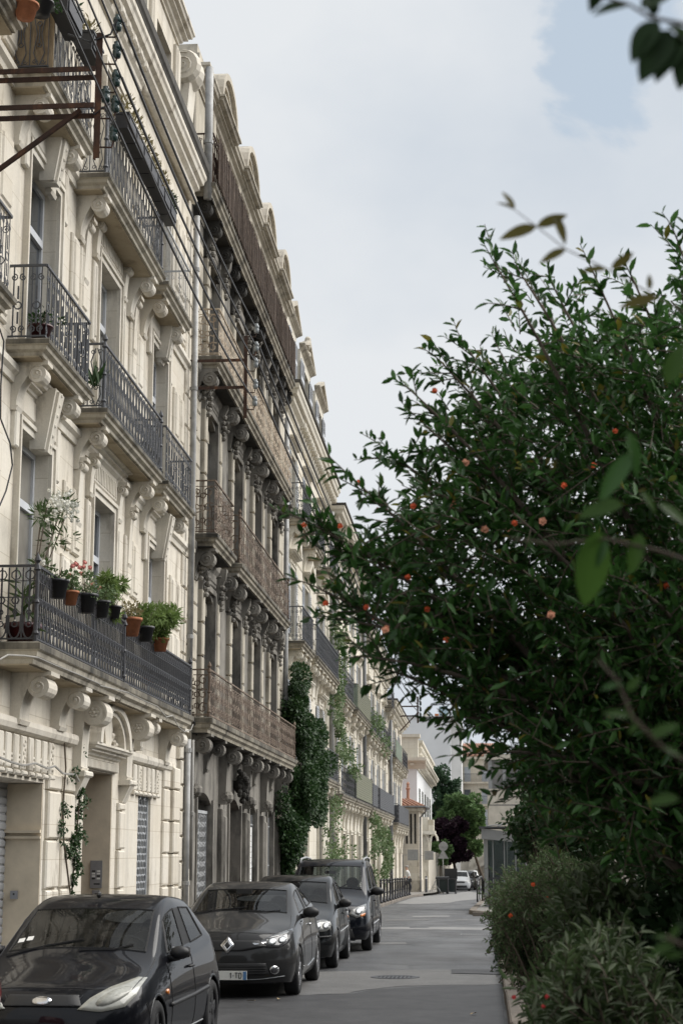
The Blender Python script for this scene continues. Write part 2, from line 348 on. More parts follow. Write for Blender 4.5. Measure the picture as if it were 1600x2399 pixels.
M['leaf_plum'] = leaf_mat('purple_plum_leaf', (0.030, 0.016, 0.026), (0.062, 0.034, 0.052), 0.6, 0.2)
M['leaf_dry'] = leaf_mat('dry_plant_leaf', (0.16, 0.14, 0.06), (0.24, 0.20, 0.10), 0.8, 0.3)
M['petal_orange'] = plain('orange_petal', (0.62, 0.085, 0.018), 0.6, var=0.2)
M['petal_peach'] = plain('peach_petal', (0.68, 0.30, 0.18), 0.7, var=0.2)
M['petal_pink'] = plain('coral_pink_petal', (0.66, 0.24, 0.21), 0.7, var=0.25)
M['petal_white'] = plain('white_petal', (0.78, 0.77, 0.70), 0.7, var=0.08)
M['petal_red'] = plain('red_petal', (0.42, 0.02, 0.02), 0.6, var=0.2)
M['petal_yellow'] = plain('yellow_petal', (0.65, 0.32, 0.02), 0.7, var=0.2)
M['crust'] = stone('algae_blackened_edge', (0.30, 0.275, 0.22), (0.16, 0.145, 0.12), (0.026, 0.026, 0.024), 1.0, streak=0.9, hi=0.53)
M['lamp_inner'] = plain('hazed_lamp_inner', (0.34, 0.34, 0.305), .25, .1, .5, var=.2, scale=30)
M['tile'] = plain('weathered_roof_tile', (0.36, 0.20, 0.14), 0.9, var=0.3, scale=2.5)

# ------------------------------------------------------------------ ground, road, pavements
def zr(Y): return 0.0 if Y < 35 else -(min(Y, 320) - 35) * 0.0115
def lerp_tab(tab, y):
    for (a, va), (b, vb) in zip(tab, tab[1:]):
        if y <= b: return va + (vb - va) * max(0.0, (y - a)) / (b - a)
    return tab[-1][1]
XLT = [(0, -4.25), (97, -4.25), (106, -4.15), (113, -3.6), (120, -3.05), (126, -2.85), (160, -2.35), (220, -1.6), (330, -0.4)]
XRT = [(0, 0.28), (43.5, 0.28), (45, 0.9), (47, 2.2), (57.5, 2.2), (59.5, 0.6), (61, -0.1), (63, -0.45), (66, -0.42), (79, -0.16), (100, 0.1), (125, 0.45), (160, 0.9), (330, 2.2)]
def XL(y): return lerp_tab(XLT, y)
def XR(y): return lerp_tab(XRT, y)
def _asphalt():
    t = NT('worn_asphalt')
    ag = t.ramp(t.noise(26, 5, 0.85), 0.34, 0.68, (0.022, 0.023, 0.025, 1), (0.115, 0.116, 0.12, 1))
    ag = t.mix(t.mul(t.ramp(t.noise(1.3, 8, .78), .42, .62), .55), ag, (.03, .03, .032))
    big = t.ramp(t.noise(0.35, 5, 0.6, t.scaled(2.6, 0.55, 1)), 0.36, 0.66)
    c = t.mix(t.mul(big, 0.8), ag, (0.125, 0.125, 0.127))
    spots = t.ramp(t.noise(1.7, 6, 0.7), 0.56, 0.72); c = t.mix(t.mul(spots, 0.65), c, (0.035, 0.035, 0.037))
    # thin tar-filled cracks
    vo = t.n.new('ShaderNodeTexVoronoi'); vo.feature = 'DISTANCE_TO_EDGE'; vo.inputs['Scale'].default_value = 0.42; vo.inputs['Randomness'].default_value = 1.0
    wv = t.n.new('ShaderNodeVectorMath'); wv.operation = 'ADD'
    nv = t.n.new('ShaderNodeTexNoise'); nv.inputs['Scale'].default_value = 1.6; nv.inputs['Detail'].default_value = 5; t.L.new(t.pos.outputs['Position'], nv.inputs['Vector'])
    t.L.new(t.pos.outputs['Position'], wv.inputs[0]); t.L.new(nv.outputs['Color'], wv.inputs[1]); t.L.new(wv.outputs[0], vo.inputs['Vector'])
    ck = t.ramp(vo.outputs['Distance'], 0.005, 0.022, (1, 1, 1, 1), (0, 0, 0, 1)); c = t.mix(t.mul(ck, 0.75), c, (0.022, 0.022, 0.023))
    t.color(c); t.bump(t.noise(70, 4, 0.75), 0.008, 0.9)
    t.L.new(t.ramp(t.noise(0.5, 4), 0.35, 0.7, (0.42, 0.42, 0.42, 1), (0.68, 0.68, 0.68, 1)), t.b.inputs['Roughness'])
    t.b.inputs['Specular IOR Level'].default_value = 0.5; return t.m
M['asphalt'] = _asphalt()
def _patch(name, a, b):
    t = NT(name); c = t.ramp(t.noise(1.8, 8, 0.78), 0.36, 0.66, (*a, 1), (*b, 1)); c = t.mix(t.mul(t.ramp(t.noise(28, 5, .85), 0.48, 0.62), 0.5), c, (0.035, 0.035, 0.036)); c = t.mix(t.mul(t.ramp(t.noise(33, 4, .8), 0.62, 0.70), 0.30), c, (0.22, 0.22, 0.215))
    t.color(c); t.bump(t.noise(80, 3), 0.003); return t.set(0.6, 0, 0.4)
M['patch'] = _patch('pale_concrete_patch', (0.12, 0.117, 0.113), (0.185, 0.182, 0.177))
M['patch_dark'] = _patch('dark_asphalt_and_shade', (0.026, 0.026, 0.028), (0.070, 0.070, 0.073))  # dark asphalt, also used for the painted strip of shade
M['patch_white'] = _patch('bright_concrete_strip', (0.20, 0.198, 0.193), (0.29, 0.285, 0.28))
M['pavement'] = _patch('grey_pavement', (0.19, 0.18, 0.165), (0.27, 0.255, 0.235))
M['kerb'] = stone('kerb_granite', (0.235, 0.205, 0.175), (0.17, 0.15, 0.13), (0.07, 0.065, 0.06), 0.5, streak=0.0)
M['soil'] = plain('dark_soil', (0.035, 0.027, 0.02), 0.95, var=0.4, scale=12, bump=0.01)
ys = [-40, 0, 8] + list(np.arange(12, 110, 2.0)) + list(np.arange(110, 330, 5.0)) + [330]
g = MB()
gy = [-60, 0, 35] + list(range(50, 331, 20)) + [330, 900, 3000]
for i in range(len(gy) - 1):
    a, b = gy[i], gy[i + 1]
    g.add([(-2500, a, zr(a) - 0.06), (2500, a, zr(a) - 0.06), (2500, b, zr(b) - 0.06), (-2500, b, zr(b) - 0.06)], [(0, 1, 2, 3)])
struct(obj('ground', g, plain('bare_ground', (0.12, 0.105, 0.085), 0.95, var=0.3, scale=0.5)))
g = MB()
for a, b in zip(ys, ys[1:]):
    g.add([(XL(a), a, zr(a)), (XR(a), a, zr(a)), (XR(b), b, zr(b)), (XL(b), b, zr(b))], [(0, 1, 2, 3)])
road = struct(obj('road', g, M['asphalt']))
def road_poly(name, pts, mat, dz=0.004):
    P = [at(x, y, Z=0.0) for x, y in pts]
    P = [(p[0], p[1], zr(p[1]) + dz) for p in P]
    o = obj(name, MB().add(P, [tuple(range(len(P)))]), mat, road); return o
def zz(o, f, pts): return [(o[0] + f * x, o[1] + f * y) for x, y in pts]
Z5 = ((800, 1980), 0.3189)
def jag(pts, amp, n, seed):
    r = random.Random(seed); out = []
    for (x0, y0), (x1, y1) in zip(pts, pts[1:] + pts[:1]):
        for k in range(n): t = k / n; out.append((x0 + (x1 - x0) * t, y0 + (y1 - y0) * t + (r.uniform(-amp, amp) if k else 0)))
    return out
road_poly('concrete_patch', jag(zz(*Z5, [(-420, 940), (0, 925), (800, 915), (806, 946), (1180, 955), (1178, 1025), (640, 1030), (390, 1040), (215, 1060), (90, 1075), (60, 1092), (-480, 1110)]), 0.8, 3, 1), M['patch'])
road_poly('asphalt_and_shade_patch', jag(zz(*Z5, [(806, 914), (1184, 916), (1182, 953), (808, 944)]), 0.5, 2, 2), M['patch_dark'], 0.008)  # strip of shade on the road, painted as a dark patch
road_poly('asphalt_and_shade_patch', jag(zz(*Z5, [(-900, 1115), (60, 1096), (220, 1066), (640, 1036), (1176, 1030), (1200, 1330), (-1200, 1400)]), 0.6, 4, 3), M['patch_dark'], 0.004)
road_poly('concrete_strip', jag(zz(*Z5, [(-60, 570), (310, 565), (497, 560), (500, 572), (640, 570), (640, 560), (830, 562), (1120, 566), (1125, 588), (800, 586), (300, 582), (-60, 590)]), 0.5, 2, 4), M['patch_white'])
road_poly('concrete_strip', jag(zz(*Z5, [(-100, 710), (470, 703), (480, 722), (-100, 732)]), 0.4, 2, 5), M['patch'])
road_poly('concrete_strip', jag(zz(*Z5, [(320, 492), (640, 488), (650, 496), (320, 502)]), 0.3, 2, 6), M['patch'])
road_poly('concrete_strip', jag(zz(*Z5, [(520, 458), (790, 454), (790, 464), (520, 468)]), 0.3, 2, 7), M['patch_white'])
road_poly('concrete_strip', jag(zz(*Z5, [(840, 490), (925, 488), (930, 498), (840, 500)]), 0.3, 2, 8), M['patch'])
# worn pale crossing area far down the road
def flat_poly(name, P, mat, dz, parent): return obj(name, MB().add([(x, y, zr(y) + dz) for x, y in P], [tuple(range(len(P)))]), mat, parent)
flat_poly('concrete_patch', [(-4.1, 84), (-3.2, 82.5), (-1.6, 86), (-1.2, 92), (0.05, 100), (-0.1, 128), (-1.0, 140), (-2.4, 118), (-3.4, 112), (-4.0, 104)], M['patch_white'], 0.006, road)
# left pavement and kerb
g = MB()
for a, b in zip(ys, ys[1:]):
    g.add([(-9.5, a, zr(a) + 0.125), (XL(a) - 0.16, a, zr(a) + 0.125), (XL(b) - 0.16, b, zr(b) + 0.125), (-9.5, b, zr(b) + 0.125)], [(0, 1, 2, 3)])
pav = struct(obj('pavement', g, M['pavement']))
kerb = struct(obj('kerb', MB().box(-4.42, -4.27, -40, 12, -0.05, 0.12), M['kerb']))
def kerb_run(fn, side, y0, y1, parent, step=1.0, h=0.135, w=0.16):
    y = y0
    while y < y1 - 0.05:
        b = min(y + step, y1); j = rnd.uniform(-0.006, 0.006); m = MB(); c = 0.018
        xa, xb = fn(y) + j, fn(b) + j
        za, zb = zr(y), zr(b)
        pr = [(0, -0.05), (0, h - c), (side * c, h), (side * w, h), (side * w, -0.05)]
        e = 0.006
        m.add([(xa + p[0], y + e, za + p[1]) for p in pr] + [(xb + p[0], b - e, zb + p[1]) for p in pr],
              [tuple(range(5)), tuple(range(9, 4, -1))] + [(i, i + 5, (i + 1) % 5 + 5, (i + 1) % 5) for i in range(5)])
        obj('kerb_stone', m, M['kerb'], parent); y = b
kerb_run(XL, -1, 36, 112, kerb)
kerb2 = struct(obj('planting_bed_kerb', MB().box(0.28, 0.44, -10, 10, -0.05, 0.16), M['kerb']))
kerb_run(lambda y: 0.28, 1, 10, 43, kerb2, 1.0, 0.17, 0.20)
struct(obj('planting_bed', MB().add([(0.46, -10, 0.12), (9, -10, 0.12), (9, 43.5, 0.12), (0.46, 43.5, 0.12)], [(0, 1, 2, 3)]), M['soil']))
# right-hand pavement island with its kerb
g = MB()
yi = [60.5, 61, 62, 63, 66, 72, 79, 90, 100, 110, 125, 140, 160, 200, 330]
for a, b in zip(yi, yi[1:]):
    g.add([(XR(a) + 0.17, a, zr(a) + 0.12), (12, a, zr(a) + 0.12), (12, b, zr(b) + 0.12), (XR(b) + 0.17, b, zr(b) + 0.12)], [(0, 1, 2, 3)])
isl = struct(obj('corner_pavement', g, M['pavement']))
kerb_run(XR, 1, 60.5, 110, isl, 1.0, 0.15, 0.24)
mb = MB()   # straight kerb across the island's near end
mb.box(-0.3, 12, 60.2, 60.48, zr(60) - 0.05, zr(60) + 0.13); obj('kerb_stone', mb, M['kerb'], isl)
# manhole cover and drain grate let into the road
mh = thing('manhole_cover', 'round rusty manhole cover set in the pale concrete patch of the road', 'manhole', (-1.31, 26.6, 0.0))
lobj('rim', MB().lathe([(0.30, 0.006), (0.30, 0.011), (0.37, 0.011), (0.37, 0.004)], (0, 0, 0), n=28, closed=True), M['iron_grey'], mh)
mm = MB().lathe([(0.001, 0.009), (0.30, 0.009)], (0, 0, 0), n=28, closed=True)
for i in range(-4, 5):
    for j in range(-4, 5):
        if i * i + j * j < 18: mm.box(i * 0.06 - 0.018, i * 0.06 + 0.018, j * 0.06 - 0.018, j * 0.06 + 0.018, 0.008, 0.014)
lobj('lid', mm, M['iron_grey'], mh)
dg = thing('drain_grate', 'pale metal drain grate across the gutter before the hedge', 'drain', (-0.08, 42.2, zr(42)))
lobj('frame', MB().box(-0.42, 0.42, -0.24, 0.24, 0.002, 0.006), M['zinc'], dg)
for k in range(14): lobj('slot', MB().box(-0.385 + k * 0.057, -0.385 + k * 0.057 + 0.03, -0.19, 0.19, 0.004, 0.009), M['black_plastic'], dg)

# ------------------------------------------------------------------ facade kit (walls stand on the plane X = X0, street side +X)
X0 = -5.5
def wall_mesh(y0, y1, z0, z1, ops, X0=X0, back=9.0, ends=True):
    """front face with openings, their reveals, and the closed body of the house behind
    ops: (ya, yb, za, zb, depth, arch rise)"""
    m = MB()
    Ys = sorted(set([y0, y1] + [o[0] for o in ops] + [o[1] for o in ops]))
    Zs = sorted(set([z0, z1] + [o[2] for o in ops] + [o[3] for o in ops]))
    Ys = [y for y in Ys if y0 <= y <= y1]; Zs = [z for z in Zs if z0 <= z <= z1]
    for a, b in zip(Ys, Ys[1:]):
        for c, d in zip(Zs, Zs[1:]):
            cy, cz = (a + b) / 2, (c + d) / 2
            if any(o[0] < cy < o[1] and o[2] < cz < o[3] for o in ops): continue
            m.add([(X0, a, c), (X0, b, c), (X0, b, d), (X0, a, d)], [(0, 1, 2, 3)])
    dmax = 0.4
    for ya, yb, za, zb, dep, rise in ops:
        dmax = max(dmax, dep); xb = X0 - dep; zs = zb - rise
        m.add([(X0, ya, za), (xb, ya, za), (xb, ya, zs), (X0, ya, zs)], [(0, 1, 2, 3)])
        m.add([(X0, yb, za), (xb, yb, za), (xb, yb, zs), (X0, yb, zs)], [(3, 2, 1, 0)])
        m.add([(X0, ya, za), (X0, yb, za), (xb, yb, za), (xb, ya, za)], [(0, 1, 2, 3)])
        if rise <= 0:
            m.add([(X0, ya, zb), (xb, ya, zb), (xb, yb, zb), (X0, yb, zb)], [(0, 1, 2, 3)])
        else:
            N = 8; yc, hw = (ya + yb) / 2, (yb - ya) / 2; arc = []
            for k in range(N + 1):
                t = -1 + 2 * k / N; arc.append((yc + hw * t, zs + rise * (1 - t * t)))
            for k in range(N):
                (p, q), (r, s) = arc[k], arc[k + 1]
                m.add([(X0, p, q), (xb, p, q), (xb, r, s), (X0, r, s)], [(0, 1, 2, 3)])
                m.add([(X0, p, q), (X0, r, s), (X0, r, zb), (X0, p, zb)], [(0, 1, 2, 3)])
    d = dmax + 0.02
    m.box(X0 - back, X0 - d, y0, y1, z0, z1)
    m.add([(X0 - d, y0, z0), (X0, y0, z0), (X0, y0, z1), (X0 - d, y0, z1)], [(0, 1, 2, 3)])
    m.add([(X0 - d, y1, z0), (X0, y1, z0), (X0, y1, z1), (X0 - d, y1, z1)], [(3, 2, 1, 0)])
    m.add([(X0 - d, y0, z1), (X0, y0, z1), (X0, y1, z1), (X0 - d, y1, z1)], [(0, 1, 2, 3)])
    return m
def mould(m, y0, y1, prof, X0=X0, lo=True, hi=True):
    """moulding run with mitred returns; prof = (out, z) from top to bottom"""
    p = max(o for o, z in prof); n = len(prof); base = len(m.v)
    for o, z in prof:
        a = y0 + (p - o if lo else 0); b = y1 - (p - o if hi else 0)
        m.v += [(X0 - 0.02, a, z), (X0 + o, a, z), (X0 + o, b, z), (X0 - 0.02, b, z)]
    for i in range(n - 1):
        u, v = base + 4 * i, base + 4 * (i + 1)
        m.f += [(u, u + 1, v + 1, v), (u + 1, u + 2, v + 2, v + 1), (u + 2, u + 3, v + 3, v + 2)]
    m.f += [(base + 3, base + 2, base + 1, base), (base + 4 * (n - 1), base + 4 * (n - 1) + 1, base + 4 * (n - 1) + 2, base + 4 * (n - 1) + 3)]
    return m
def cornice_prof(zt, h, p):
    return [(p, zt), (p, zt - 0.16 * h), (p - 0.10 * p, zt - 0.22 * h), (p - 0.16 * p, zt - 0.36 * h), (p * 0.62, zt - 0.42 * h), (p * 0.62, zt - 0.56 * h), (p * 0.36, zt - 0.66 * h), (p * 0.30, zt - 0.80 * h), (p * 0.14, zt - 0.88 * h), (p * 0.12, zt - h)]
def slab_prof(zt, h, p):
    return [(p - 0.03, zt), (p, zt - 0.02), (p, zt - 0.38 * h), (p - 0.03, zt - 0.44 * h), (p - 0.04, zt - 0.66 * h), (p - 0.09, zt - 0.80 * h), (p - 0.10, zt - h)]
def ring(m, cy, cz, X, r, w, t, n=16):
    """flat raised ring on a face that looks along -Y: here X is the face's y position"""
    m.lathe([(r - w, 0), (r - w * 0.5, -t), (r, 0)], (0, 0, 0), 'y', n, closed=True)
def volute(m, yn, xc, zc, r, side=-1, turns=2.2, t=0.012):
    """raised spiral line on the cheek of a scroll (cheek plane y = yn)"""
    pts = []
    N = 22
    for k in range(N + 1):
        a = 1.2 + turns * 2 * math.pi * k / N; q = r * (1 - 0.86 * k / N)
        pts.append((xc + q * math.cos(a), yn + side * 0.002, zc + q * math.sin(a)))
    m.tube(pts, t, 3)
def console_mesh(yc, w, zt, p, h, r=None, X0=X0, rosette=False, slim=0.07):
    """scroll bracket: volute in front, tail running back down the wall"""
    m = MB(); r = r or min(p * 0.26, h * 0.22); cx, cz = p - r, -r - 0.05
    poly = [(0, 0), (p + 0.02, 0), (p + 0.02, -0.05), (p - 0.02, -0.05)]
    ce = max(-.98, min(.9, (slim + .03 - cx) / r)); a1 = -math.degrees(math.acos(ce))
    for k in range(11):
        a = math.radians(62 + (a1 - 62) * k / 10); poly.append((cx + r * math.cos(a), cz + r * math.sin(a)))
    x1, z1 = poly[-1]
    for k in range(1, 7):
        t = k / 6; s = t * t * (3 - 2 * t)
        poly.append((x1 + (slim - x1) * (1 - (1 - t) ** 2), z1 + (-h + 0.06 - z1) * t))
    poly += [(slim + 0.02, -h + 0.05), (slim, -h), (0, -h)]
    m.prism([(X0 + a, zt + b) for a, b in poly], 'y', yc - w / 2, yc + w / 2)
    for sd in (-1, 1):
        y = yc + sd * w / 2
        if rosette:
            for q, tt in ((0.86, 0.012), (0.52, 0.016)):
                m.tube([(X0 + cx + r * q * math.cos(a), y, zt + cz + r * q * math.sin(a)) for a in [2 * math.pi * i / 16 for i in range(16)]], tt, 4, closed=True)
            for i in range(6):
                a = 2 * math.pi * i / 6; m.blob((X0 + cx + r * 0.28 * math.cos(a), y, zt + cz + r * 0.28 * math.sin(a)), r * 0.13, 0.02, r * 0.13, 6, 4)
            m.blob((X0 + cx, y, zt + cz), r * 0.14, 0.03, r * 0.14, 6, 4)
        else:
            volute(m, y, X0 + cx, zt + cz, r * 0.86, sd, 1.6, 0.011 + 0.02 * r)
            m.blob((X0 + cx, y, zt + cz), r * 0.22, 0.025, r * 0.22, 6, 4)
    return m
def spiral(cx, cz, r, a0, turns, n=9):
    return [(cx + r * (1 - 0.8 * k / n) * math.cos(a0 + turns * 2 * math.pi * k / n), cz + r * (1 - 0.8 * k / n) * math.sin(a0 + turns * 2 * math.pi * k / n)) for k in range(n + 1)]
def circ(cx, cz, r, n=9, a0=0): return [(cx + r * math.cos(a0 + 2 * math.pi * k / n), cz + r * math.sin(a0 + 2 * math.pi * k / n)) for k in range(n + 1)]
def pat_scroll(w, h):
    """two bars, a ring between, scroll pairs above and below"""
    L = [([(w * .25, .05), (w * .25, h)], .008), ([(w * .75, .05), (w * .75, h)], .008)]
    L.append((circ(w * .5, h * .47, w * .2), .008))
    for s in (-1, 1):
        L.append((spiral(w * .5 + s * w * .24, h * .86, w * .21, math.pi / 2, s * 1.3), .007)); L.append((spiral(w * .5 + s * w * .24, h * .15, w * .21, -math.pi / 2, -s * 1.3), .007))
    L.append(([(w * .5, h * .22), (w * .5, h * .38)], .010)); L.append(([(w * .5, h * .56), (w * .5, h * .74)], .010))
    return L
def pat_loops(w, h):
    """heavy balusters with a loop at the foot and a collar at mid height"""
    L = [([(w * .5, .30 * h), (w * .5, h)], .011), ([(0, .05), (0, h)], .009)]
    L.append(([(w * .08, .36 * h)] + [(w * .5 - w * .42 * math.cos(a), .20 * h - .15 * h * math.sin(a)) for a in [math.pi * k / 7 for k in range(8)]] + [(w * .92, .36 * h)], .010))
    L.append((circ(w * .5, .24 * h, w * .2, 7), .008)); L.append((circ(w * .5, .56 * h, w * .26, 6), .010)); L.append((circ(w * .5, .40 * h, w * .16, 6), .008))
    L.append((circ(w * .5, .90 * h, w * .34, 7), .008)); L.append(([(0, .60 * h), (w, .60 * h)], .006)); L.append(([(0, .82 * h), (w, .82 * h)], .006))
    return L
def pat_lyre(w, h):
    L = [([(0, .03), (0, h)], .008)]
    for s in (-1, 1):
        L.append(([(w * .5 + s * w * .05, .06 * h), (w * .5 + s * w * .30, .22 * h), (w * .5 + s * w * .12, .48 * h), (w * .5 + s * w * .34, .74 * h), (w * .5 + s * w * .06, .95 * h)], .008))
        L.append((spiral(w * .5 + s * w * .22, h * .90, w * .17, 0, s * 1.2, 7), .006)); L.append((spiral(w * .5 + s * w * .22, h * .10, w * .17, 0, -s * 1.2, 7), .006))
    L.append((circ(w * .5, .33 * h, w * .13, 6), .007)); L.append((circ(w * .5, .62 * h, w * .13, 6), .007)); L.append(([(w * .5, .36 * h), (w * .5, .60 * h)], .009))
    return L
def pat_dense(w, h):
    L = [([(0, .02), (0, h)], .012), ([(w * .5, .05), (w * .5, h)], .011), ([(w * .25, .10 * h), (w * .2, .5 * h), (w * .25, .86 * h)], .009), ([(w * .75, .10 * h), (w * .8, .5 * h), (w * .75, .86 * h)], .009)]
    for s in (-1, 1):
        for c in (.20, .50, .80):
            L.append((spiral(w * .5 + s * w * .25, h * c, w * .24, s * 0.8, s * 1.2, 8), .013))
    for c in (.25, .49, .73): L.append((circ(w * .5, h * c, w * .12, 5), .013))
    L.append(([(0, .07 * h), (w, .07 * h)], .009)); L.append(([(0, .91 * h), (w, .91 * h)], .009))
    return L
def pat_fans(w, h):
    L = [([(w * .25, .05), (w * .25, h)], .007), ([(w * .75, .05), (w * .75, h)], .007)]
    for s in (-1, 1): L.append((spiral(w * .5 + s * w * .24, h * .90, w * .22, math.pi / 2, s * 1.1, 7), .007)); L.append((spiral(w * .5 + s * w * .24, h * .10, w * .2, -math.pi / 2, -s * 1.1, 7), .006))
    return L
PATS = {'scroll': (pat_scroll, .24), 'loops': (pat_loops, .17), 'lyre': (pat_lyre, .22), 'dense': (pat_dense, .34), 'fans': (pat_fans, .24)}
SQ = {'dense': .78, 'loops': .30, 'scroll': .35, 'lyre': .40, 'fans': .4}
def rail_run(m, a, b, h, pat, top=0.02, fat=1.0):
    """one straight run of ironwork from a to b (base points)"""
    a, b = Vector(a), Vector(b); L = (b - a).length; d = (b - a) / L
    fn, w = PATS[pat]; n = max(1, round(L / w)); w = L / n
    unit = fn(w, h - 0.02)
    b0 = len(m.v)
    for i in range(n):
        o = a + d * (i * w)
        for pl, r in unit:
            m.tube([(o.x + d.x * s, o.y + d.y * s, o.z + z) for s, z in pl], r * fat, 4, cap=False)
    nx, ny = -d.y, d.x                      # flat bars: thin across the railing's plane
    for k in range(b0, len(m.v)):
        x, y, z = m.v[k]; q = ((x - a.x) * nx + (y - a.y) * ny) * SQ.get(pat, .5); m.v[k] = (x - nx * q, y - ny * q, z)
    m.tube([a + Vector((0, 0, .04)), b + Vector((0, 0, .04))], 0.014, 4); m.tube([a + Vector((0, 0, h)), b + Vector((0, 0, h))], top, 4)
def post(m, p, h, r=0.028):
    x, y, z = p
    m.lathe([(r, 0), (r, .08), (r * 1.5, .10), (r, .13), (r * .8, h * .5), (r * 1.4, h * .52), (r * .8, h * .56), (r * .8, h * .93), (r * 1.6, h * .95), (r, h), (r * .6, h + .03), (r * 1.5, h + .06), (r * 1.2, h + .09), (r * .3, h + .14), (0.002, h + .16)], (x, y, z), n=8)
def balcony(bld, y0, y1, zt, pat, rmat, h=0.95, p=0.52, th=0.2, smat='slab', consoles=(), cmat='cream_trim', cw=0.24, ch=0.55, cp=None, rosette=False, X0=X0, ends=(True, True), posts=False, name='balcony', fat=1.0, soffit=True):
    """slab with railing and brackets; parts below it: railing, post, console"""
    m = MB(); mould(m, y0, y1, slab_prof(zt, th, p), X0)
    B = obj(name, m, M[smat], bld)
    e_ = MB(); mould(e_, y0 - .006, y1 + .006, [(p - .024, zt + .004), (p + .006, zt - .016), (p + .006, zt - .36 * th), (p - .03, zt - .362 * th)], X0); obj('slab_edge', e_, M['crust'], B)
    obj('soffit', MB().box(X0, X0 + p - 0.14, y0 + 0.10, y1 - 0.10, zt - th - 0.02, zt - th + 0.005), M['soffit' if soffit else 'soot_and_shade'], B)  # sooted house: underside sheet black, soffit shadow put into its colour
    r = MB(); xf = X0 + p - 0.07; e = 0.06
    if pat:
        rail_run(r, (xf, y0 + e, zt), (xf, y1 - e, zt), h, pat, fat=fat)
        if ends[0]: rail_run(r, (X0, y0 + e, zt), (xf, y0 + e, zt), h, pat, fat=fat)
        if ends[1]: rail_run(r, (X0, y1 - e, zt), (xf, y1 - e, zt), h, pat, fat=fat)
        obj('railing', r, M[rmat], B)
        if posts:
            for y in (y0 + e, y1 - e):
                q = MB(); post(q, (xf, y, zt), h); obj('post', q, M[rmat], B)
    for y in consoles:
        obj('console', console_mesh(y, cw, zt - th, cp or p - 0.10, ch, X0=X0, rosette=rosette), M[cmat], B)
    return B
def window(bld, y0, y1, z0, z1, X, fm='frame_white', gm='pane', trans=0.72, mull=1, rise=0.0, open_leaf=False):
    """wooden casement: frame with transom; panes below it"""
    m = MB(); b = 0.07; zt = z0 + (z1 - rise * 0.6 - z0) * trans
    m.box(X - .03, X + .03, y0, y0 + b, z0, z1); m.box(X - .03, X + .03, y1 - b, y1, z0, z1); m.box(X - .03, X + .03, y0 + b, y1 - b, z1 - b, z1); m.box(X - .03, X + .03, y0 + b, y1 - b, z0, z0 + b * 1.3)
    m.box(X - .035, X + .045, y0 + b, y1 - b, zt - .05, zt + .05)
    for k in range(mull):
        yc = y0 + (y1 - y0) * (k + 1) / (mull + 1); m.box(X - .033, X + .037, yc - .055, yc + .055, z0 + b, zt - .05)
    W = obj('window', m, M[fm], bld)
    n = mull + 1
    for k in range(n):
        a = y0 + (y1 - y0) * k / n; c = y0 + (y1 - y0) * (k + 1) / n
        obj('pane', MB().box(X - .012, X - .004, a + .03, c - .03, z0 + .05, zt), M[gm], W)
    obj('pane', MB().box(X - .012, X - .004, y0 + .04, y1 - .04, zt + .01, z1 - .03), M[gm], W)
    return W
def shutters(bld, y0, y1, z0, z1, X0=X0, mat='shutter', which=(0, 1)):
    """louvred leaf folded back against the wall on each side of the opening"""
    w = (y1 - y0) / 2
    for k in which:
        a, b = (y0 - w - .02, y0 - .02) if k == 0 else (y1 + .02, y1 + w + .02)
        S = obj('shutter', MB().box(X0 + .03, X0 + .065, a, b, z0, z1), M[mat], bld)
        for i in range(3):
            za = z0 + (z1 - z0) * i / 3 + .08; zb = z0 + (z1 - z0) * (i + 1) / 3 - .04
            q = MB(); n = max(4, int((zb - za) / .07))
            for j in range(n):
                t = za + (zb - za) * j / n; q.add([(X0 + .066, a + .06, t), (X0 + .066, b - .06, t), (X0 + .085, b - .06, t + .01), (X0 + .085, a + .06, t + .01), (X0 + .066, a + .06, t + .055), (X0 + .066, b - .06, t + .055)], [(0, 1, 2, 3), (3, 2, 5, 4)])
            obj('louvre', q, M[mat], S)
def surround(bld, y0, y1, z0, z1, mat, w=0.15, t=0.05, X0=X0):
    m = MB(); g = 0.004
    m.box(X0 - .02, X0 + t, y0 - w, y0 - g, z0, z1 + w); m.box(X0 - .02, X0 + t, y1 + g, y1 + w, z0, z1 + w); m.box(X0 - .02, X0 + t - .003, y0 - g, y1 + g, z1 + g, z1 + w)
    m.box(X0 - .02, X0 + t + .03, y0 - w - .003, y0 - w + .05, z0, z1 + w + .004); m.box(X0 - .02, X0 + t + .03, y1 + w - .05, y1 + w + .003, z0, z1 + w + .004); m.box(X0 - .02, X0 + t + .028, y0 - w + .05, y1 + w - .05, z1 + w - .05, z1 + w + .004)
    return obj('surround', m, M[mat], bld)
def hood(bld, y0, y1, z, mat, p=0.24, h=0.26, X0=X0, name='lintel_hood'):
    m = MB(); mould(m, y0, y1, cornice_prof(z + h, h, p), X0); return obj(name, m, M[mat], bld)
def keystone(bld, yc, z0, z1, mat, p=0.30, w0=0.26, w1=0.40, X0=X0):
    m = MB()
    for q, d in ((1.0, 0.0), (0.62, 0.03)):
        a, b = w0 * q / 2, w1 * q / 2
        m.add([(X0 - .02, yc - a, z0), (X0 - .02, yc + a, z0), (X0 - .02, yc + b, z1), (X0 - .02, yc - b, z1), (X0 + p * .55 + d, yc - a, z0 - d), (X0 + p * .55 + d, yc + a, z0 - d), (X0 + p + d, yc + b, z1 - .02 - d), (X0 + p + d, yc - b, z1 - .02 - d)],
              [(4, 5, 6, 7), (0, 1, 5, 4), (1, 2, 6, 5), (2, 3, 7, 6), (3, 0, 4, 7)])
    for k in range(6):
        t = (k + .5) / 6; m.blob((X0 + p * (.55 + .45 * t) + .035, yc, z0 + (z1 - z0) * t), .02, .035, .03, 6, 4)
    return obj('keystone', m, M[mat], bld)
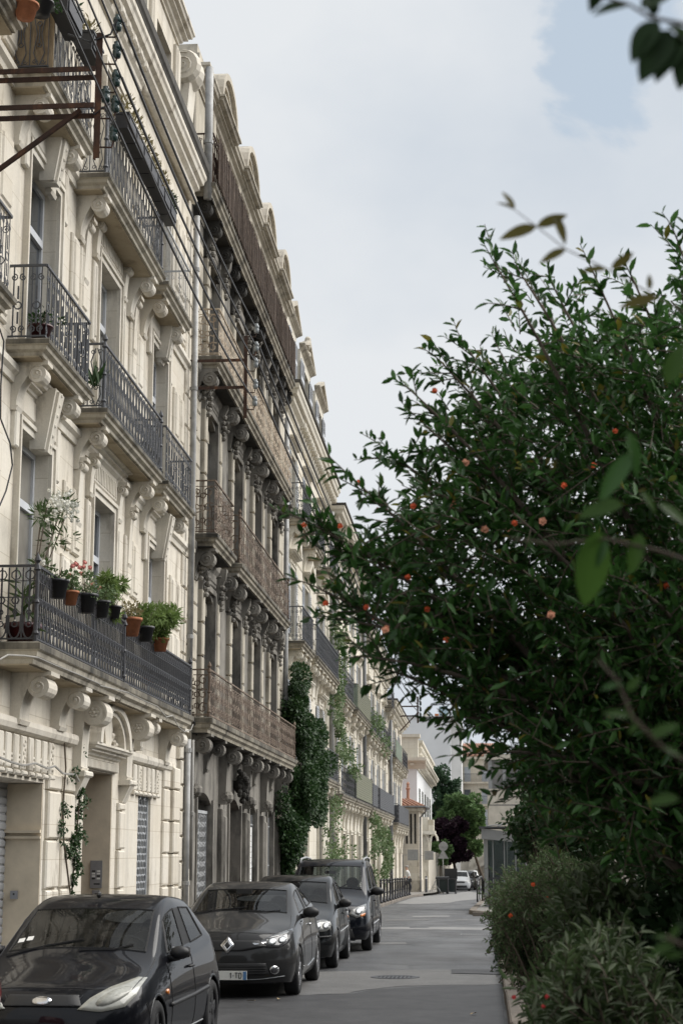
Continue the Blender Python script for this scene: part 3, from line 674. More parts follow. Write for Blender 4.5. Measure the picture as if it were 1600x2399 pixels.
def panel(bld, y0, y1, z0, z1, mat, t=0.055, X0=X0, name='wall_panel', inner=True):
    """raised strip of stone with a sunk frame"""
    m = MB(); m.cbox(X0 - .02, X0 + t, y0, y1, z0, z1, .02)
    if inner and y1 - y0 > .2: m.cbox(X0, X0 + t + .022, y0 + .07, y1 - .07, z0 + .07, z1 - .07, .02)
    return obj(name, m, M[mat], bld)
def blocks(bld, y0, y1, z0, z1, hgt, mat, t=0.06, stagger=0.0, gap=0.025, X0=X0, name='stone_block', c=0.022):
    z = z0; k = 0
    while z < z1 - 0.05:
        zb = min(z + hgt, z1); s = stagger if k % 2 else 0
        obj(name, MB().cbox(X0 - .02, X0 + t + rnd.uniform(-.004, .004), y0 + s, y1, z + gap / 2, zb - gap / 2, c), M[mat], bld); z = zb; k += 1
def pipe(bld, y, z0, z1, X, r=0.055, mat='zinc', name='drainpipe'):
    m = MB(); m.tube([(X, y, z0), (X, y, z1)], r, 10)
    P = obj(name, m, M[mat], bld, True); z = z0 + 1.2
    while z < z1:
        obj('pipe_collar', MB().lathe([(r, -.04), (r + .014, -.035), (r + .014, .035), (r, .04)], (X, y, z), n=10, closed=True), M[mat], P); z += 2.4
    return P

# ================================================================== house A: cream stone, nearest
A = thing('apartment_building', 'cream limestone apartment building with dark iron balconies, nearest on the left', 'building', (X0, 14, 0))
AY0, AY1 = 12.0, 31.68
bays = [(19.74, 21.22), (23.72, 25.10), (27.82, 29.28)]
bayL = (15.6, 17.0)
ops = [(16.6, 21.53, 0, 2.71, 0.50, 0), (23.78, 25.66, 0, 3.0, 0.62, 0), (27.66, 28.74, 0.25, 2.97, 0.22, 0)]
for a, b in bays + [bayL]:
    ops += [(a, b, 4.2, 6.90, 0.26, 0), (a, b, 7.9, 10.46, 0.26, 0), (a, b, 11.2, 13.55, 0.26, 0)]
obj('wall', wall_mesh(AY0, AY1, 0, 14.98, ops), M['cream'], A)
for i, (a, b) in enumerate(bays + [bayL]):
    for z0, z1 in ((4.2, 6.90), (7.9, 10.46), (11.2, 13.55)):
        window(A, a, b, z0, z1, X0 - .20, 'frame_white', 'pane' if (i + int(z0)) % 2 else 'pane_curtain')
        surround(A, a, b, z0, z1, 'cream_trim', 0.14 if z0 < 11 else .12)
    for z1 in (6.90, 10.46):
        z = z1 + .16
        if i == 1:
            obj('frieze', MB().cbox(X0 - .02, X0 + .05, a - .12, b + .12, z + .03, z + .36, .02), M['cream_trim'], A)
            m = MB()
            for k in range(14): m.box(X0 + .045, X0 + .065, a - .05 + k * .108, a + .0 + k * .108, z + .08, z + .31)
            obj('fluting', m, M['cream_trim'], A)
            hood(A, a - .48, b + .48, z + .38, 'cream_trim', .26, .24)
            for yy in (a - .30, b + .30):
                obj('bracket', console_mesh(yy, .20, z + .37, .17, .62, r=.07), M['cream_trim'], A)
                panel(A, yy - .11, yy + .11, z1 - 1.35, z - .30, 'cream_trim', .05)
        else:
            obj('frieze', MB().cbox(X0 - .02, X0 + .06, a - .16, b + .16, z + .03, z + .30, .02), M['cream_trim'], A)
            hood(A, a - .40, b + .40, z + .30, 'cream_trim', .24, .22)
            keystone(A, (a + b) / 2, z1 - .12, z + .50, 'cream_trim', .31)
            for yy in (a - .26, b + .26): panel(A, yy - .09, yy + .09, z1 - .30, z + .26, 'cream_trim', .07, inner=False)
# piers between the bays: stacked raised panels on both upper floors
for ya, yb in ((17.45, 19.1), (21.85, 23.05), (25.85, 27.15), (29.85, 31.15)):
    for z0, z1 in ((4.35, 5.75), (5.85, 6.75), (7.95, 9.2), (9.3, 10.25), (11.3, 12.1), (12.2, 13.5)):
        w = (yb - ya)
        panel(A, ya + w * .12, ya + w * .47, z0, z1, 'cream', .045); panel(A, ya + w * .55, ya + w * .90, z0, z1, 'cream', .045)
blocks(A, 31.18, 31.66, .3, 4.0, .46, 'cream', .09, -.10); blocks(A, 31.2, 31.66, 4.25, 14.0, .62, 'cream', .05, -.07)
for zt in (7.36, 10.92): obj('string_course', mould(MB(), AY0, AY1 - .02, [(.06, zt + .22), (.10, zt + .20), (.10, zt + .12), (.05, zt + .08), (.04, zt)]), M['cream_trim'], A)
# balconies: first floor runs along the whole front, two floors above have one per window
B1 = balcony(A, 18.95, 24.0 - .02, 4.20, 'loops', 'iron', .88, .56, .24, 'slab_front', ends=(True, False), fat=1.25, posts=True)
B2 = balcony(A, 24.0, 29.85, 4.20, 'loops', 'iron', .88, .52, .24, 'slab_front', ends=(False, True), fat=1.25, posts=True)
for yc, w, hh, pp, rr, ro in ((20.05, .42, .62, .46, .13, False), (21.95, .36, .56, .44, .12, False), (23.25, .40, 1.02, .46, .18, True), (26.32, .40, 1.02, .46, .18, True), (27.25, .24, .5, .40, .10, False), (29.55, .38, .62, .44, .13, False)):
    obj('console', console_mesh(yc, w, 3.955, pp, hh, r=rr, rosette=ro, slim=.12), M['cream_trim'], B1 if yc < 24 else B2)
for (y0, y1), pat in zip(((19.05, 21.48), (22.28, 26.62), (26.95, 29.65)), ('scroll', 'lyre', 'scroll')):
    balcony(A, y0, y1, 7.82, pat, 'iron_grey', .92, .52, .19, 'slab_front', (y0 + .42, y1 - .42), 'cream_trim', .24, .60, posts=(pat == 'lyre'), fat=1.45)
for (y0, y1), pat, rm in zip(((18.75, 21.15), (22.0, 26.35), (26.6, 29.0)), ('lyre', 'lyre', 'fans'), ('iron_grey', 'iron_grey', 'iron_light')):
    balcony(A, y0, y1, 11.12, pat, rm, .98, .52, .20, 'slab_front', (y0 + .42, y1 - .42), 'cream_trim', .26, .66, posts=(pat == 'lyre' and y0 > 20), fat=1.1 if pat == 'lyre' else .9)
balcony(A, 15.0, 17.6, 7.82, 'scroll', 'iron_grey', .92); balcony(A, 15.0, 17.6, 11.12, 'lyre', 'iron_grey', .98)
# tall panelled pendants under the first-floor consoles' line
for yy in (22.72, 26.2):
    for z in (6.35, 9.85):
        obj('pendant', console_mesh(yy, .22, z + .85, .16, .95, r=.065), M['cream_trim'], A)
# crowning cornice and its blocks
obj('cornice', mould(MB(), AY0, AY1 - .12, cornice_prof(14.98, .60, .31)), M['cream_trim'], A)
obj('cornice_gutter', mould(MB(), AY0, AY1 - .08, [(.29, 15.24), (.36, 15.22), (.36, 15.06), (.33, 15.02), (.32, 14.984)]), M['dark_edge'], A)
y = AY0 + .2
while y < 26.2:
    obj('modillion', MB().cbox(X0 + .03, X0 + .22, y, y + .22, 14.56, 14.70, .03), M['cream_trim'], A); y += .47
m = MB(); m.tube([(X0 + .10, 26.4, 14.40), (X0 + .10, AY1 - .3, 14.40)], .07, 8); obj('torus_moulding', m, M['cream_trim'], A, True)
# attic: mansard, two stone dormers, the big scroll at the party wall
obj('mansard_roof', MB().prism([(X0 - .35, 14.99), (X0 - 1.5, 17.4), (X0 - 8, 17.7), (X0 - 8, 14.99)], 'y', AY0, AY1 - .3), M['zinc_dark'], A)
for ya, yb in ((15.8, 18.9), (21.2, 24.3), (27.15, 30.25)):
    D = obj('dormer', wall_mesh(ya, yb, 14.985, 17.05, [(ya + .75, yb - .75, 15.3, 16.6, .3, 0)], X0 - .06, 1.6), M['cream'], A)
    obj('dormer_cornice', mould(MB(), ya - .12, yb + .12, cornice_prof(17.42, .36, .30), X0 - .06), M['cream_trim'], D)
    obj('dormer_window', MB().box(X0 - .32, X0 - .28, ya + .75, yb - .75, 15.3, 16.6), M['pane'], D)
    for yy in (ya + .35, yb - .35): panel(D, yy - .2, yy + .2, 15.25, 16.9, 'cream_trim', .07, X0 - .06, 'pilaster')
m = MB(); m.lathe([(.30, -.42), (.36, -.3), (.30, -.1), (.36, .1), (.30, .3), (.24, .34)], (X0 - .02, 30.85, 16.85), 'y', 16)
volute(m, 30.42, X0 - .02, 16.85, .26, -1, 2.0, .02); m.prism([(X0 - .3, 15.0), (X0 + .24, 15.0), (X0 + .05, 15.6), (X0 + .12, 16.6), (X0 - .3, 17.1)], 'y', 30.55, 31.2)
obj('scroll_buttress', m, M['cream_trim'], A)
# ground floor: garage, street door with arched pediment, barred window, carved frieze
ro = obj('garage_shutter', MB().box(X0 - .50, X0 - .47, 16.6, 21.53, 0, 2.75), M['shutter_roll'], A)
for k in range(26): obj('slat', MB().prism([(X0 - .47, k * .106), (X0 - .452, k * .106 + .02), (X0 - .448, k * .106 + .08), (X0 - .47, k * .106 + .1)], 'y', 16.61, 21.52), M['shutter_roll'], ro)
obj('garage_jamb', MB().box(X0 - .46, X0 - .004, 21.50, 21.526, 0.125, 2.70), M['garage_plaster'], A)
m = MB(); m.box(X0 - .46, X0 - .003, 21.455, 21.50, 2.02, 2.05); m.box(X0 - .46, X0 - .003, 21.44, 21.50, 2.09, 2.13); obj('jamb_moulding', m, M['garage_plaster'], A)
for yy in (21.9, 22.7):
    blocks(A, yy - .28, yy + .38, .15, 2.85, .62, 'cream', .055, .03)
blocks(A, 25.98, 26.42, .15, 2.6, .58, 'cream', .06, .02)
blocks(A, 29.72, 30.3, .15, 3.35, .56, 'cream', .05); blocks(A, 30.42, 31.05, .15, 3.35, .56, 'cream', .10)
obj('string_course', mould(MB(), AY0, 23.0, [(.05, 3.42), (.09, 3.40), (.10, 3.34), (.08, 3.28), (.03, 3.25)]), M['cream_trim'], A)
obj('string_course', mould(MB(), 26.56, 30.3, [(.05, 3.42), (.09, 3.40), (.10, 3.34), (.08, 3.28), (.03, 3.25)]), M['cream_trim'], A)
for base, n, stp, w in ((17.2, 14, .34, .23), (27.05, 6, .38, .26)):
    for k in range(n):
        y = base + k * stp
        t = obj('frieze_strip', MB().cbox(X0 - .02, X0 + .05, y, y + w, 2.82, 3.23, .018), M['cream_trim'], A)
        mm = MB()
        if k % 4 == 1:
            for q in range(7): mm.blob((X0 + .052, y + w / 2 + .03 * (-1) ** q, 2.88 + q * .048), .018, .03, .024, 6, 4)
            obj('carving', mm, M['cream_trim'], t)
        else:
            for q in range(3): mm.box(X0 + .0, X0 + .035, y + w + .01, y + stp - .01, 2.87 + q * .055, 2.895 + q * .055)
            obj('groove_bar', mm, M['cream_trim'], t)
        obj('drop', MB().cbox(X0 - .02, X0 + .075, y - .01, y + w + .01, 2.755, 2.815, .02), M['cream_trim'], t)
for yy in (23.25, 26.32):
    obj('pedestal', MB().cbox(X0 - .02, X0 + .20, yy - .24, yy + .24, 2.86, 2.94, .02).prism([(X0, 2.86), (X0 + .17, 2.86), (X0 + .05, 2.60), (X0, 2.58)], 'y', yy - .16, yy + .16), M['cream_trim'], A)
m = MB(); mould(m, 23.5, 26.0, cornice_prof(3.36, .20, .24)); obj('door_cornice', m, M['cream_trim'], A)
m = MB(); m.cbox(X0 - .02, X0 + .06, 23.62, 25.82, 3.02, 3.15, .02)
for k in range(26): m.box(X0 + .055, X0 + .075, 23.7 + k * .08, 23.74 + k * .08, 3.03, 3.14)
obj('door_frieze', m, M['cream_trim'], A)
m = MB(); N = 14
for q0, q1, out in ((1.0, .86, .26), (.86, .74, .20)):
    for k in range(N):
        a, b = math.pi * k / N, math.pi * (k + 1) / N; R = 1.10; zc = 3.36; yc = 24.72; H = .60
        P = [(yc - R * q * math.cos(g), zc + H * q * math.sin(g)) for q, g in ((q0, a), (q0, b), (q1, b), (q1, a))]
        m.prism(P, 'x', X0 - .02, X0 + out)
AP = obj('arched_pediment', m, M['cream_trim'], A)
m = MB(); r5 = random.Random(5)
m.prism([(24.54, 3.37), (24.90, 3.37), (24.98, 3.62), (24.88, 3.86), (24.72, 3.92), (24.56, 3.86), (24.46, 3.62)], 'x', X0, X0 + .13)
for k in range(46):
    s = -1 if k % 2 else 1; t = r5.uniform(.15, .75)
    m.blob((X0 + .03 + r5.uniform(0, .05), 24.72 + s * t, 3.40 + r5.uniform(0, 1) * .42 * (1 - t)), .05, r5.uniform(.04, .10), r5.uniform(.02, .05), 6, 4)
obj('cartouche', m, M['cream_trim'], AP)
dr = obj('street_door', MB().box(X0 - .62, X0 - .57, 23.78, 25.66, .12, 3.0), plain('dark_brown_door', (.06, .04, .03), .6), A)
for k in range(2):
    for z in (.3, 1.3, 2.2): obj('door_panel', MB().cbox(X0 - .57, X0 - .545, 23.9 + k * .9, 24.65 + k * .9, z, z + .75, .02), M['rust_dark'], dr)
obj('door_jamb', MB().box(X0 - .56, X0 - .004, 25.63, 25.656, .12, 2.99), M['garage_plaster'], A)
# barred window of steel honeycomb
W = window(A, 27.66, 28.74, .25, 2.97, X0 - .17, 'frame_old', 'pane_black', .8, 1)
gm = MB(); hx = .075; row = 0; z = .3
while z < 2.86:
    yy = 27.70 + (hx * .87 if row % 2 else 0)
    while yy < 28.68:
        gm.tube([(X0 - .06, yy + hx * math.sin(g), z + hx * math.cos(g)) for g in [math.pi / 3 * i for i in range(6)]], .010, 3, closed=True); yy += hx * 1.74
    z += hx * 1.5; row += 1
gm.box(X0 - .08, X0 - .04, 27.66, 28.74, 2.84, 2.875); gm.box(X0 - .08, X0 - .04, 27.66, 27.70, .25, 2.84); gm.box(X0 - .08, X0 - .04, 28.70, 28.74, .25, 2.84)
obj('window_grille', gm, plain('white_painted_grille', (.50, .52, .54), .6), A)
pipe(A, 31.42, 4.6, 14.1, X0 + .16, .055); pipe(A, 31.46, .1, 3.9, X0 + .15, .06)
pipe(A, 31.60, 1.35, 3.9, X0 + .22, .03, 'cable_grey', 'conduit'); pipe(A, 31.85, .1, 1.55, X0 + .10, .05, 'cream', 'conduit')
# intercom panel and lock box in the door recess, switch box in the garage recess
ip = thing('intercom_panel', 'brushed metal intercom panel with white name tags inside the door recess', 'intercom', (X0 - .20, 25.62, 1.53))
lobj('face_plate', MB().box(-.09, .09, -.018, 0, -.20, .20), M['metal_panel'], ip)
for i in range(2):
    for j in range(4): lobj('name_tag', MB().box(-.062 + i * .075, -.012 + i * .075, -.022, -.017, .035 - j * .036, .058 - j * .036), M['white_paint'] if (i + j) % 3 else M['black_plastic'], ip)
lobj('speaker_slot', MB().box(-.03, .06, -.023, -.017, -.15, -.13), M['black_plastic'], ip)
kb = thing('lock_box', 'small grey lock box with round keyhole below the intercom panel', 'lock box', (X0 - .19, 25.62, 1.24))
lobj('case', MB().box(-.055, .055, -.04, 0, -.06, .06), M['metal_panel'], kb); lobj('keyhole', MB().lathe([(.02, -.046), (.02, -.039)], (0, 0, 0), 'y', 12), M['black_plastic'], kb)
sb = thing('key_switch_box', 'small square metal key switch on the tan garage jamb', 'switch box', (X0 - .31, 21.49, 1.33))
lobj('case', MB().box(-.045, .045, -.04, 0, -.05, .05), M['metal_panel'], sb); lobj('keyhole', MB().lathe([(.012, -.045), (.012, -.039)], (0, 0, .01), 'y', 10), M['black_plastic'], sb)

# ================================================================== house B: soot-blackened, rusty balconies
Bh = thing('apartment_building', 'soot-blackened stone apartment building with rusty iron balconies', 'building', (X0, 32, 0))
BY0, BY1 = 31.70, 47.85
bb = [(33.70, 35.12), (37.55, 38.98), (41.18, 42.52), (44.66, 46.05)]
gops = [(33.36, 35.3), (37.7, 39.5), (41.05, 42.45), (44.55, 45.85)]
ops = []
for a, b in bb: ops += [(a, b, 4.32, 7.10, .42, .16), (a, b, 8.0, 10.80, .42, .16), (a, b, 11.5, 14.02, .42, .16)]
for i, (a, b) in enumerate(gops): ops += [(a, b, .125, 3.02, .45, .22)]
obj('wall', wall_mesh(BY0, BY1, 0, 14.5, ops), M['soot'], Bh)
for i, (a, b) in enumerate(bb):
    for z0, z1 in ((4.32, 7.10), (8.0, 10.80), (11.5, 14.02)):
        window(Bh, a, b, z0, z1, X0 - .36, 'frame_old' if i else 'frame_white', 'pane_black' if i > 1 else 'pane', .74, rise=.16)
        m = MB(); w = .13
        m.box(X0 - .02, X0 + .07, a - w, a - .004, z0, z1 + .10); m.box(X0 - .02, X0 + .07, b + .004, b + w, z0, z1 + .10); m.box(X0 - .02, X0 + .067, a - .004, b + .004, z1 + .004, z1 + .12)
        obj('surround', m, M['soot'], Bh)
        obj('blind_box', MB().box(X0 - .30, X0 - .12, a + .35, b - .02, z1 - .42, z1 - .16), M['washed'], Bh)
        panel(Bh, a - .05, b + .05, z1 + .16, z1 + .46, 'soot', .06)
        for s, yy in ((-1, a - .30), (1, b + .30)):
            # washed strips of stacked blocks on each side of the window
            nb = 4; hh = (z1 - .1 - z0) / nb
            for k in range(nb): obj('stone_block', MB().cbox(X0 - .02, X0 + .10, yy - .15, yy + .15, z0 + k * hh + .018, z0 + (k + 1) * hh - .018, .022), M['washed'], Bh)
            m = MB(); rr = random.Random(int(yy * 10)); m.prism([(X0, z1 + .62), (X0 + .26, z1 + .62), (X0 + .24, z1 + .40), (X0 + .10, z1 + .1), (X0 + .06, z1 - .30), (X0, z1 - .34)], 'y', yy - .12, yy + .12)
            for q in range(7): m.blob((X0 + .12 + rr.uniform(-.03, .1) * (1 - q / 9), yy + rr.uniform(-.07, .07), z1 + .45 - q * .11), .07, .09, .06, 6, 4)
            obj('carved_bracket', m, M['soot'], Bh)
blocks(Bh, 31.72, 32.25, .2, 14.2, .55, 'washed', .06); blocks(Bh, 46.75, 47.5, .2, 14.2, .55, 'washed', .06)
blocks(Bh, 32.4, 32.9, 4.4, 14.0, .55, 'washed', .05)
for zt in (7.52, 11.14): obj('string_course', mould(MB(), BY0 + .02, BY1 - .02, [(.10, zt + .26), (.14, zt + .22), (.12, zt + .1), (.05, zt)]), M['soot'], Bh)
bal = []
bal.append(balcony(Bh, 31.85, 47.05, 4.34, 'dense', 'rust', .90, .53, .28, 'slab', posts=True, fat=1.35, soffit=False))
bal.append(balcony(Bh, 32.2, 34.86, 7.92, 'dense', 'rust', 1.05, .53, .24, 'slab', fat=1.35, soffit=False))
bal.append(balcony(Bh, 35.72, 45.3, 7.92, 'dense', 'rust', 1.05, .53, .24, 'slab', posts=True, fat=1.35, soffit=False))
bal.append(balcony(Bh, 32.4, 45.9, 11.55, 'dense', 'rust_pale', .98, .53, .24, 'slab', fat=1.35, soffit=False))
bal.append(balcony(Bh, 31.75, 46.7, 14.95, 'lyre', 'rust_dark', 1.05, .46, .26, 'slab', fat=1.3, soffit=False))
# reed matting tied to the inside of the top railing
rd = thing('reed_screen', 'brown reed screen tied along the topmost rusty balcony', 'reed screen', (X0 + .43, 31.9, 14.97))
m = MB(); y = .02; r6 = random.Random(6)
while y < 14.5:
    w = r6.uniform(.012, .024); x = .055 + r6.uniform(-.012, .012); m.box(x - .008, x + .008, y, y + w, 0.02, 1.02 + r6.uniform(-.035, .03)); y += w + r6.uniform(0, .012)
stuff(lobj('reed', m, M['reed'], rd))
mm = MB()
for z in (.2, .55, .9): mm.tube([(.066, .02, z), (.066, 14.5, z)], .004, 3)
lobj('tie_wire', mm, M['cable'], rd)
for y0 in (32.05, 33.3, 34.85, 36.0, 37.15, 39.25, 40.6, 42.1, 43.5, 45.1, 46.7):
    obj('console', console_mesh(y0, .26, 14.67, .36, .75, r=.13), M['soot_and_shade'], bal[4])
for k, y0 in enumerate((32.6, 35.6, 37.1, 39.5, 40.9, 43.0, 44.4, 46.2)):
    for zt, bl in ((11.29, bal[3]), (7.66, bal[1] if y0 < 35.2 else bal[2])):
        if zt < 8 and y0 > 45.4: continue
        m = console_mesh(y0, .30, zt, .44, .60, r=.15); rr = random.Random(k)
        for q in range(7): m.blob((X0 + .10 + rr.uniform(0, .14), y0 + rr.uniform(-.14, .14), zt - .2 - rr.uniform(0, .35)), .06, .06, .05, 6, 4)
        obj('console', m, M['soot'], bl)
# ground floor: pilasters with long double-scroll brackets
for y0 in (32.3, 36.45, 40.2, 43.45, 46.55):
    pl = obj('pilaster', MB().cbox(X0 - .02, X0 + .12, y0 - .24, y0 + .24, .2, 2.75, .03).cbox(X0, X0 + .155, y0 - .15, y0 + .15, .5, 2.6, .03), M['soot'], Bh)
    obj('pilaster_foot', MB().cbox(X0 - .02, X0 + .18, y0 - .29, y0 + .29, .125, .85, .03), M['soot_and_shade'], pl)
    m = console_mesh(y0, .34, 4.05, .46, 1.20, r=.16, slim=.16); volute(m, y0 - .172, X0 + .16, 3.0, .11, -1, 1.4, .012)
    m.blob((X0 + .18, y0, 3.0), .13, .17, .14, 8, 5)
    obj('console', m, M['soot'], bal[0])
for y0 in (34.35, 38.55, 41.75, 45.2):
    obj('console', console_mesh(y0, .24, 4.05, .42, .62, r=.13), M['soot'], bal[0])
m = MB(); r8 = random.Random(8); m.blob((X0 + .18, 38.6, 3.35), .20, .20, .24, 10, 7)
for k in range(26): m.blob((X0 + .12 + r8.uniform(0, .2), 38.6 + r8.uniform(-.24, .24), 3.08 + r8.uniform(-.15, .55)), .06, .06, .07, 6, 4)
obj('carved_head', m, M['soot_and_shade'], Bh)
for i, (a, b) in enumerate(gops):
    if i == 0: window(Bh, a, b, .2, 2.95, X0 - .40, 'frame_old', 'pane_curtain', .8, rise=.2)
    elif i == 1:
        d = obj('street_door', MB().box(X0 - .45, X0 - .40, a, b, .13, 3.0), plain('black_painted_door', (.025, .022, .02), .5), Bh)
        for z in (.35, 1.5):
            for k in range(2): obj('door_panel', MB().cbox(X0 - .40, X0 - .375, a + .12 + k * .85, a + .8 + k * .85, z, z + 1.0, .03), M['rust_dark'], d)
    else: window(Bh, a, b, .9, 2.95, X0 - .38, 'frame_old', 'pane', .8, rise=.2)
    m = MB(); m.box(X0 - .02, X0 + .05, a - .12, a - .004, .2, 2.9); m.box(X0 - .02, X0 + .05, b + .004, b + .12, .2, 2.9)
    obj('surround', m, M['soot'], Bh)
# folding lattice gate over the first window; bars and a paper blind in the third and fourth
gm = MB(); a, b = gops[0]
for k in range(12):
    y = a + .02 + (b - a - .04) * k / 11
    pts = []
    for q in range(26): pts.append((X0 - .10 + (.012 if q % 2 else -.012), y + (.045 if q % 2 else -.045), .2 + q * .098))
    gm.tube(pts, .011, 3)
gm.box(X0 - .13, X0 - .07, a, b, 2.62, 2.68)
for y in (a + .02, (a + b) / 2, b - .02): gm.box(X0 - .125, X0 - .085, y - .014, y + .014, .13, 2.62)
obj('folding_gate', gm, plain('pale_grey_gate_steel', (.42, .43, .44), .6, .2), Bh)
for i in (2, 3):
    a, b = gops[i]; gm = MB()
    for k in range(9): y = a + .08 + (b - a - .16) * k / 8; gm.tube([(X0 - .08, y, .3), (X0 - .08, y, 2.75)], .012, 4)
    for z in (.5, 1.5, 2.5): gm.box(X0 - .09, X0 - .07, a, b, z, z + .03)
    obj('window_bars', gm, M['iron_light'], Bh)
a, b = gops[2]; pb = obj('paper_blind', MB().box(X0 - .075, X0 - .06, a + .02, b - .25, 1.1, 2.45), M['white_paint'], Bh)
for k in range(9): obj('print_line', MB().box(X0 - .0595, X0 - .058, a + .08, b - .32, 1.2 + k * .13, 1.215 + k * .13), M['cable_grey'], pb)
for k, (yy, zz_) in enumerate(((39.2, 1.15), (39.45, 1.1))): obj('meter_box', MB().cbox(X0 - .40, X0 - .32, yy - .10, yy + .10, zz_, zz_ + .24, .015), M['zinc'] if k else M['iron_grey'], Bh)
pipe(Bh, 47.72, .1, 14.2, X0 + .12, .075, 'zinc'); pipe(Bh, 31.80, 3.9, 14.0, X0 + .10, .06, 'washed')
# attic storey with segmental dormers
obj('attic_wall', wall_mesh(BY0, BY1, 14.502, 17.15, [(a, b, 14.8, 16.7, .35, .14) for a, b in bb], X0 + .02), M['washed'], Bh)
obj('attic_cornice', mould(MB(), BY0, BY1 - .02, cornice_prof(17.50, .40, .30), X0 + .02), M['pale_grey'], Bh)
obj('roof', MB().prism([(X0 - .1, 17.45), (X0 - 5, 19.0), (X0 - 9, 17.2)], 'y', BY0 + .05, BY1 - .05), M['tile'], Bh)
for a, b in bb:
    yc = (a + b) / 2; D = obj('dormer', MB().cbox(X0, X0 + .16, a - .42, a - .06, 14.8, 17.1, .03).cbox(X0, X0 + .16, b + .06, b + .42, 14.8, 17.1, .03), M['washed'], Bh)
    obj('pane', MB().box(X0 - .30, X0 - .27, a, b, 14.8, 16.7), M['pane'], D)
    m = MB(); N = 12; R = 1.18; H = .92
    for q0, q1, out in ((1.0, .86, .36), (.86, .72, .27)):
        for k in range(N):
            g0, g1 = math.pi * k / N, math.pi * (k + 1) / N
            m.prism([(yc - R * q * math.cos(g), 17.46 + H * q * math.sin(g)) for q, g in ((q0, g0), (q0, g1), (q1, g1), (q1, g0))], 'x', X0 - .9, X0 + out)
    m.prism([(yc - R * .75 * math.cos(math.pi * k / N), 17.46 + H * .75 * math.sin(math.pi * k / N)) for k in range(N + 1)], 'x', X0 - .8, X0 + .14)
    for k in range(14): m.blob((X0 + .16, yc + r8.uniform(-.5, .5), 17.55 + r8.uniform(0, .35)), .06, .09, .07, 6, 4)
    obj('arched_gable', m, M['pale_grey'], D)
    hood(Bh, a - .55, b + .55, 17.18, 'pale_grey', .42, .30, X0, 'dormer_hood')
m = MB(); m.box(X0 - .5, X0 + .10, 31.72, 33.0, 17.52, 17.72); m.box(X0 - .4, X0 + .04, 31.8, 32.9, 17.72, 17.95); obj('parapet', m, M['pale_grey'], Bh)
pipe(Bh, 31.78, 14.6, 17.4, X0 + .30, .085, 'zinc')

# ================================================================== houses C to F further along the street
def pediment(bld, y0, y1, z, mat, p=.26, rise=.5, X0=X0, tri=True):
    m = MB(); mould(m, y0, y1, cornice_prof(z + .16, .16, p), X0); yc = (y0 + y1) / 2
    if tri:
        for s in (-1, 1):
            m.prism([(yc + s * (y1 - yc), z + .16), (yc, z + .16 + rise), (yc, z + .02 + rise), (yc + s * (y1 - yc - .28), z + .16)], 'x', X0 - .02, X0 + p)
        m.prism([(y0 + .25, z + .165), (y1 - .25, z + .165), (yc, z + .05 + rise)], 'x', X0 - .02, X0 + .08)
    return obj('pediment', m, M[mat], bld)
def plain_house(label, Y0, Y1, floors, bays, top, mat='pale', trim='pale', gbays=None, arched=(), shut=True, dep=.32, corn=.55, ch=.6):
    h = thing('apartment_building', label, 'building', (X0, Y0, zr(Y0)))
    ops = [(a, b, z0, z1, dep, 0) for a, b in bays for z0, z1 in floors]
    for a, b in (gbays or bays): ops.append((a, b, zr(Y0) + .2, zr(Y0) + 2.9, dep, 0))
    obj('wall', wall_mesh(Y0, Y1, -2.0, top, ops), M[mat], h)
    for a, b in bays:
        for fi, (z0, z1) in enumerate(floors):
            window(h, a, b, z0, z1, X0 - dep + .06, 'frame_white', 'pane', .74)
            surround(h, a, b, z0, z1, trim, .16, .06)
            if fi in arched: pediment(h, a - .35, b + .35, z1 + .28, trim)
            else: hood(h, a - .35, b + .35, z1 + .22, trim, .26, .22)
            if shut: shutters(h, a, b, z0, z1)
    for a, b in (gbays or bays): window(h, a, b, zr(Y0) + .2, zr(Y0) + 2.9, X0 - dep + .06, 'frame_old', 'pane_black', .74); surround(h, a, b, zr(Y0) + .2, zr(Y0) + 2.9, trim, .16, .06)
    obj('cornice', mould(MB(), Y0, Y1, cornice_prof(top, ch, corn)), M[trim], h)
    obj('cornice_gutter', mould(MB(), Y0 + .01, Y1 - .01, [(corn - .02, top + .12), (corn + .05, top + .11), (corn + .05, top + .02), (corn, top + .004)]), M['dark_edge'], h)
    return h
C = plain_house('pale stone building with grey balconies and three pedimented roof dormers behind the ivy', 47.88, 62.9, [(4.5, 6.75), (8.1, 10.15), (11.7, 13.6)], [(49.4, 50.7), (53.6, 54.9), (58.6, 59.9)], 15.3, arched=(1,), shut=True, corn=.45, ch=.85)
y = 51.0
while y < 62.5: obj('modillion', MB().cbox(X0 + .05, X0 + .34, y, y + .26, 14.72, 14.92, .04), M['pale'], C); y += .52
for ya, yb in ((51.2, 52.9), (55.6, 57.4), (61.2, 62.6)): blocks(C, ya, yb, 4.5, 14.2, .6, 'pale', .05)
balcony(C, 49.0, 52.35, 7.88, 'scroll', 'iron_grey', 1.0, .53, .22, 'slab', (49.5, 50.6, 51.9), 'pale', .34, .75, fat=1.3)
balcony(C, 53.3, 61.7, 7.92, 'scroll', 'iron_grey', 1.0, .53, .22, 'slab', (53.8, 54.9, 56.2, 57.5, 58.8, 60.0, 61.3), 'pale', .36, .95, posts=True, fat=1.3)
balcony(C, 48.8, 51.5, 11.52, 'scroll', 'iron_grey', 1.0, .53, .22, 'slab', (49.2, 51.1), 'pale', .34, .75, fat=1.3)
balcony(C, 53.0, 55.9, 11.52, 'scroll', 'iron_grey', 1.0, .53, .22, 'slab', (53.4, 55.5), 'pale', .34, .75, fat=1.3, posts=True)
balcony(C, 58.0, 60.9, 11.52, 'scroll', 'iron_grey', 1.0, .53, .22, 'slab', (58.4, 60.5), 'pale', .34, .75, fat=1.3)
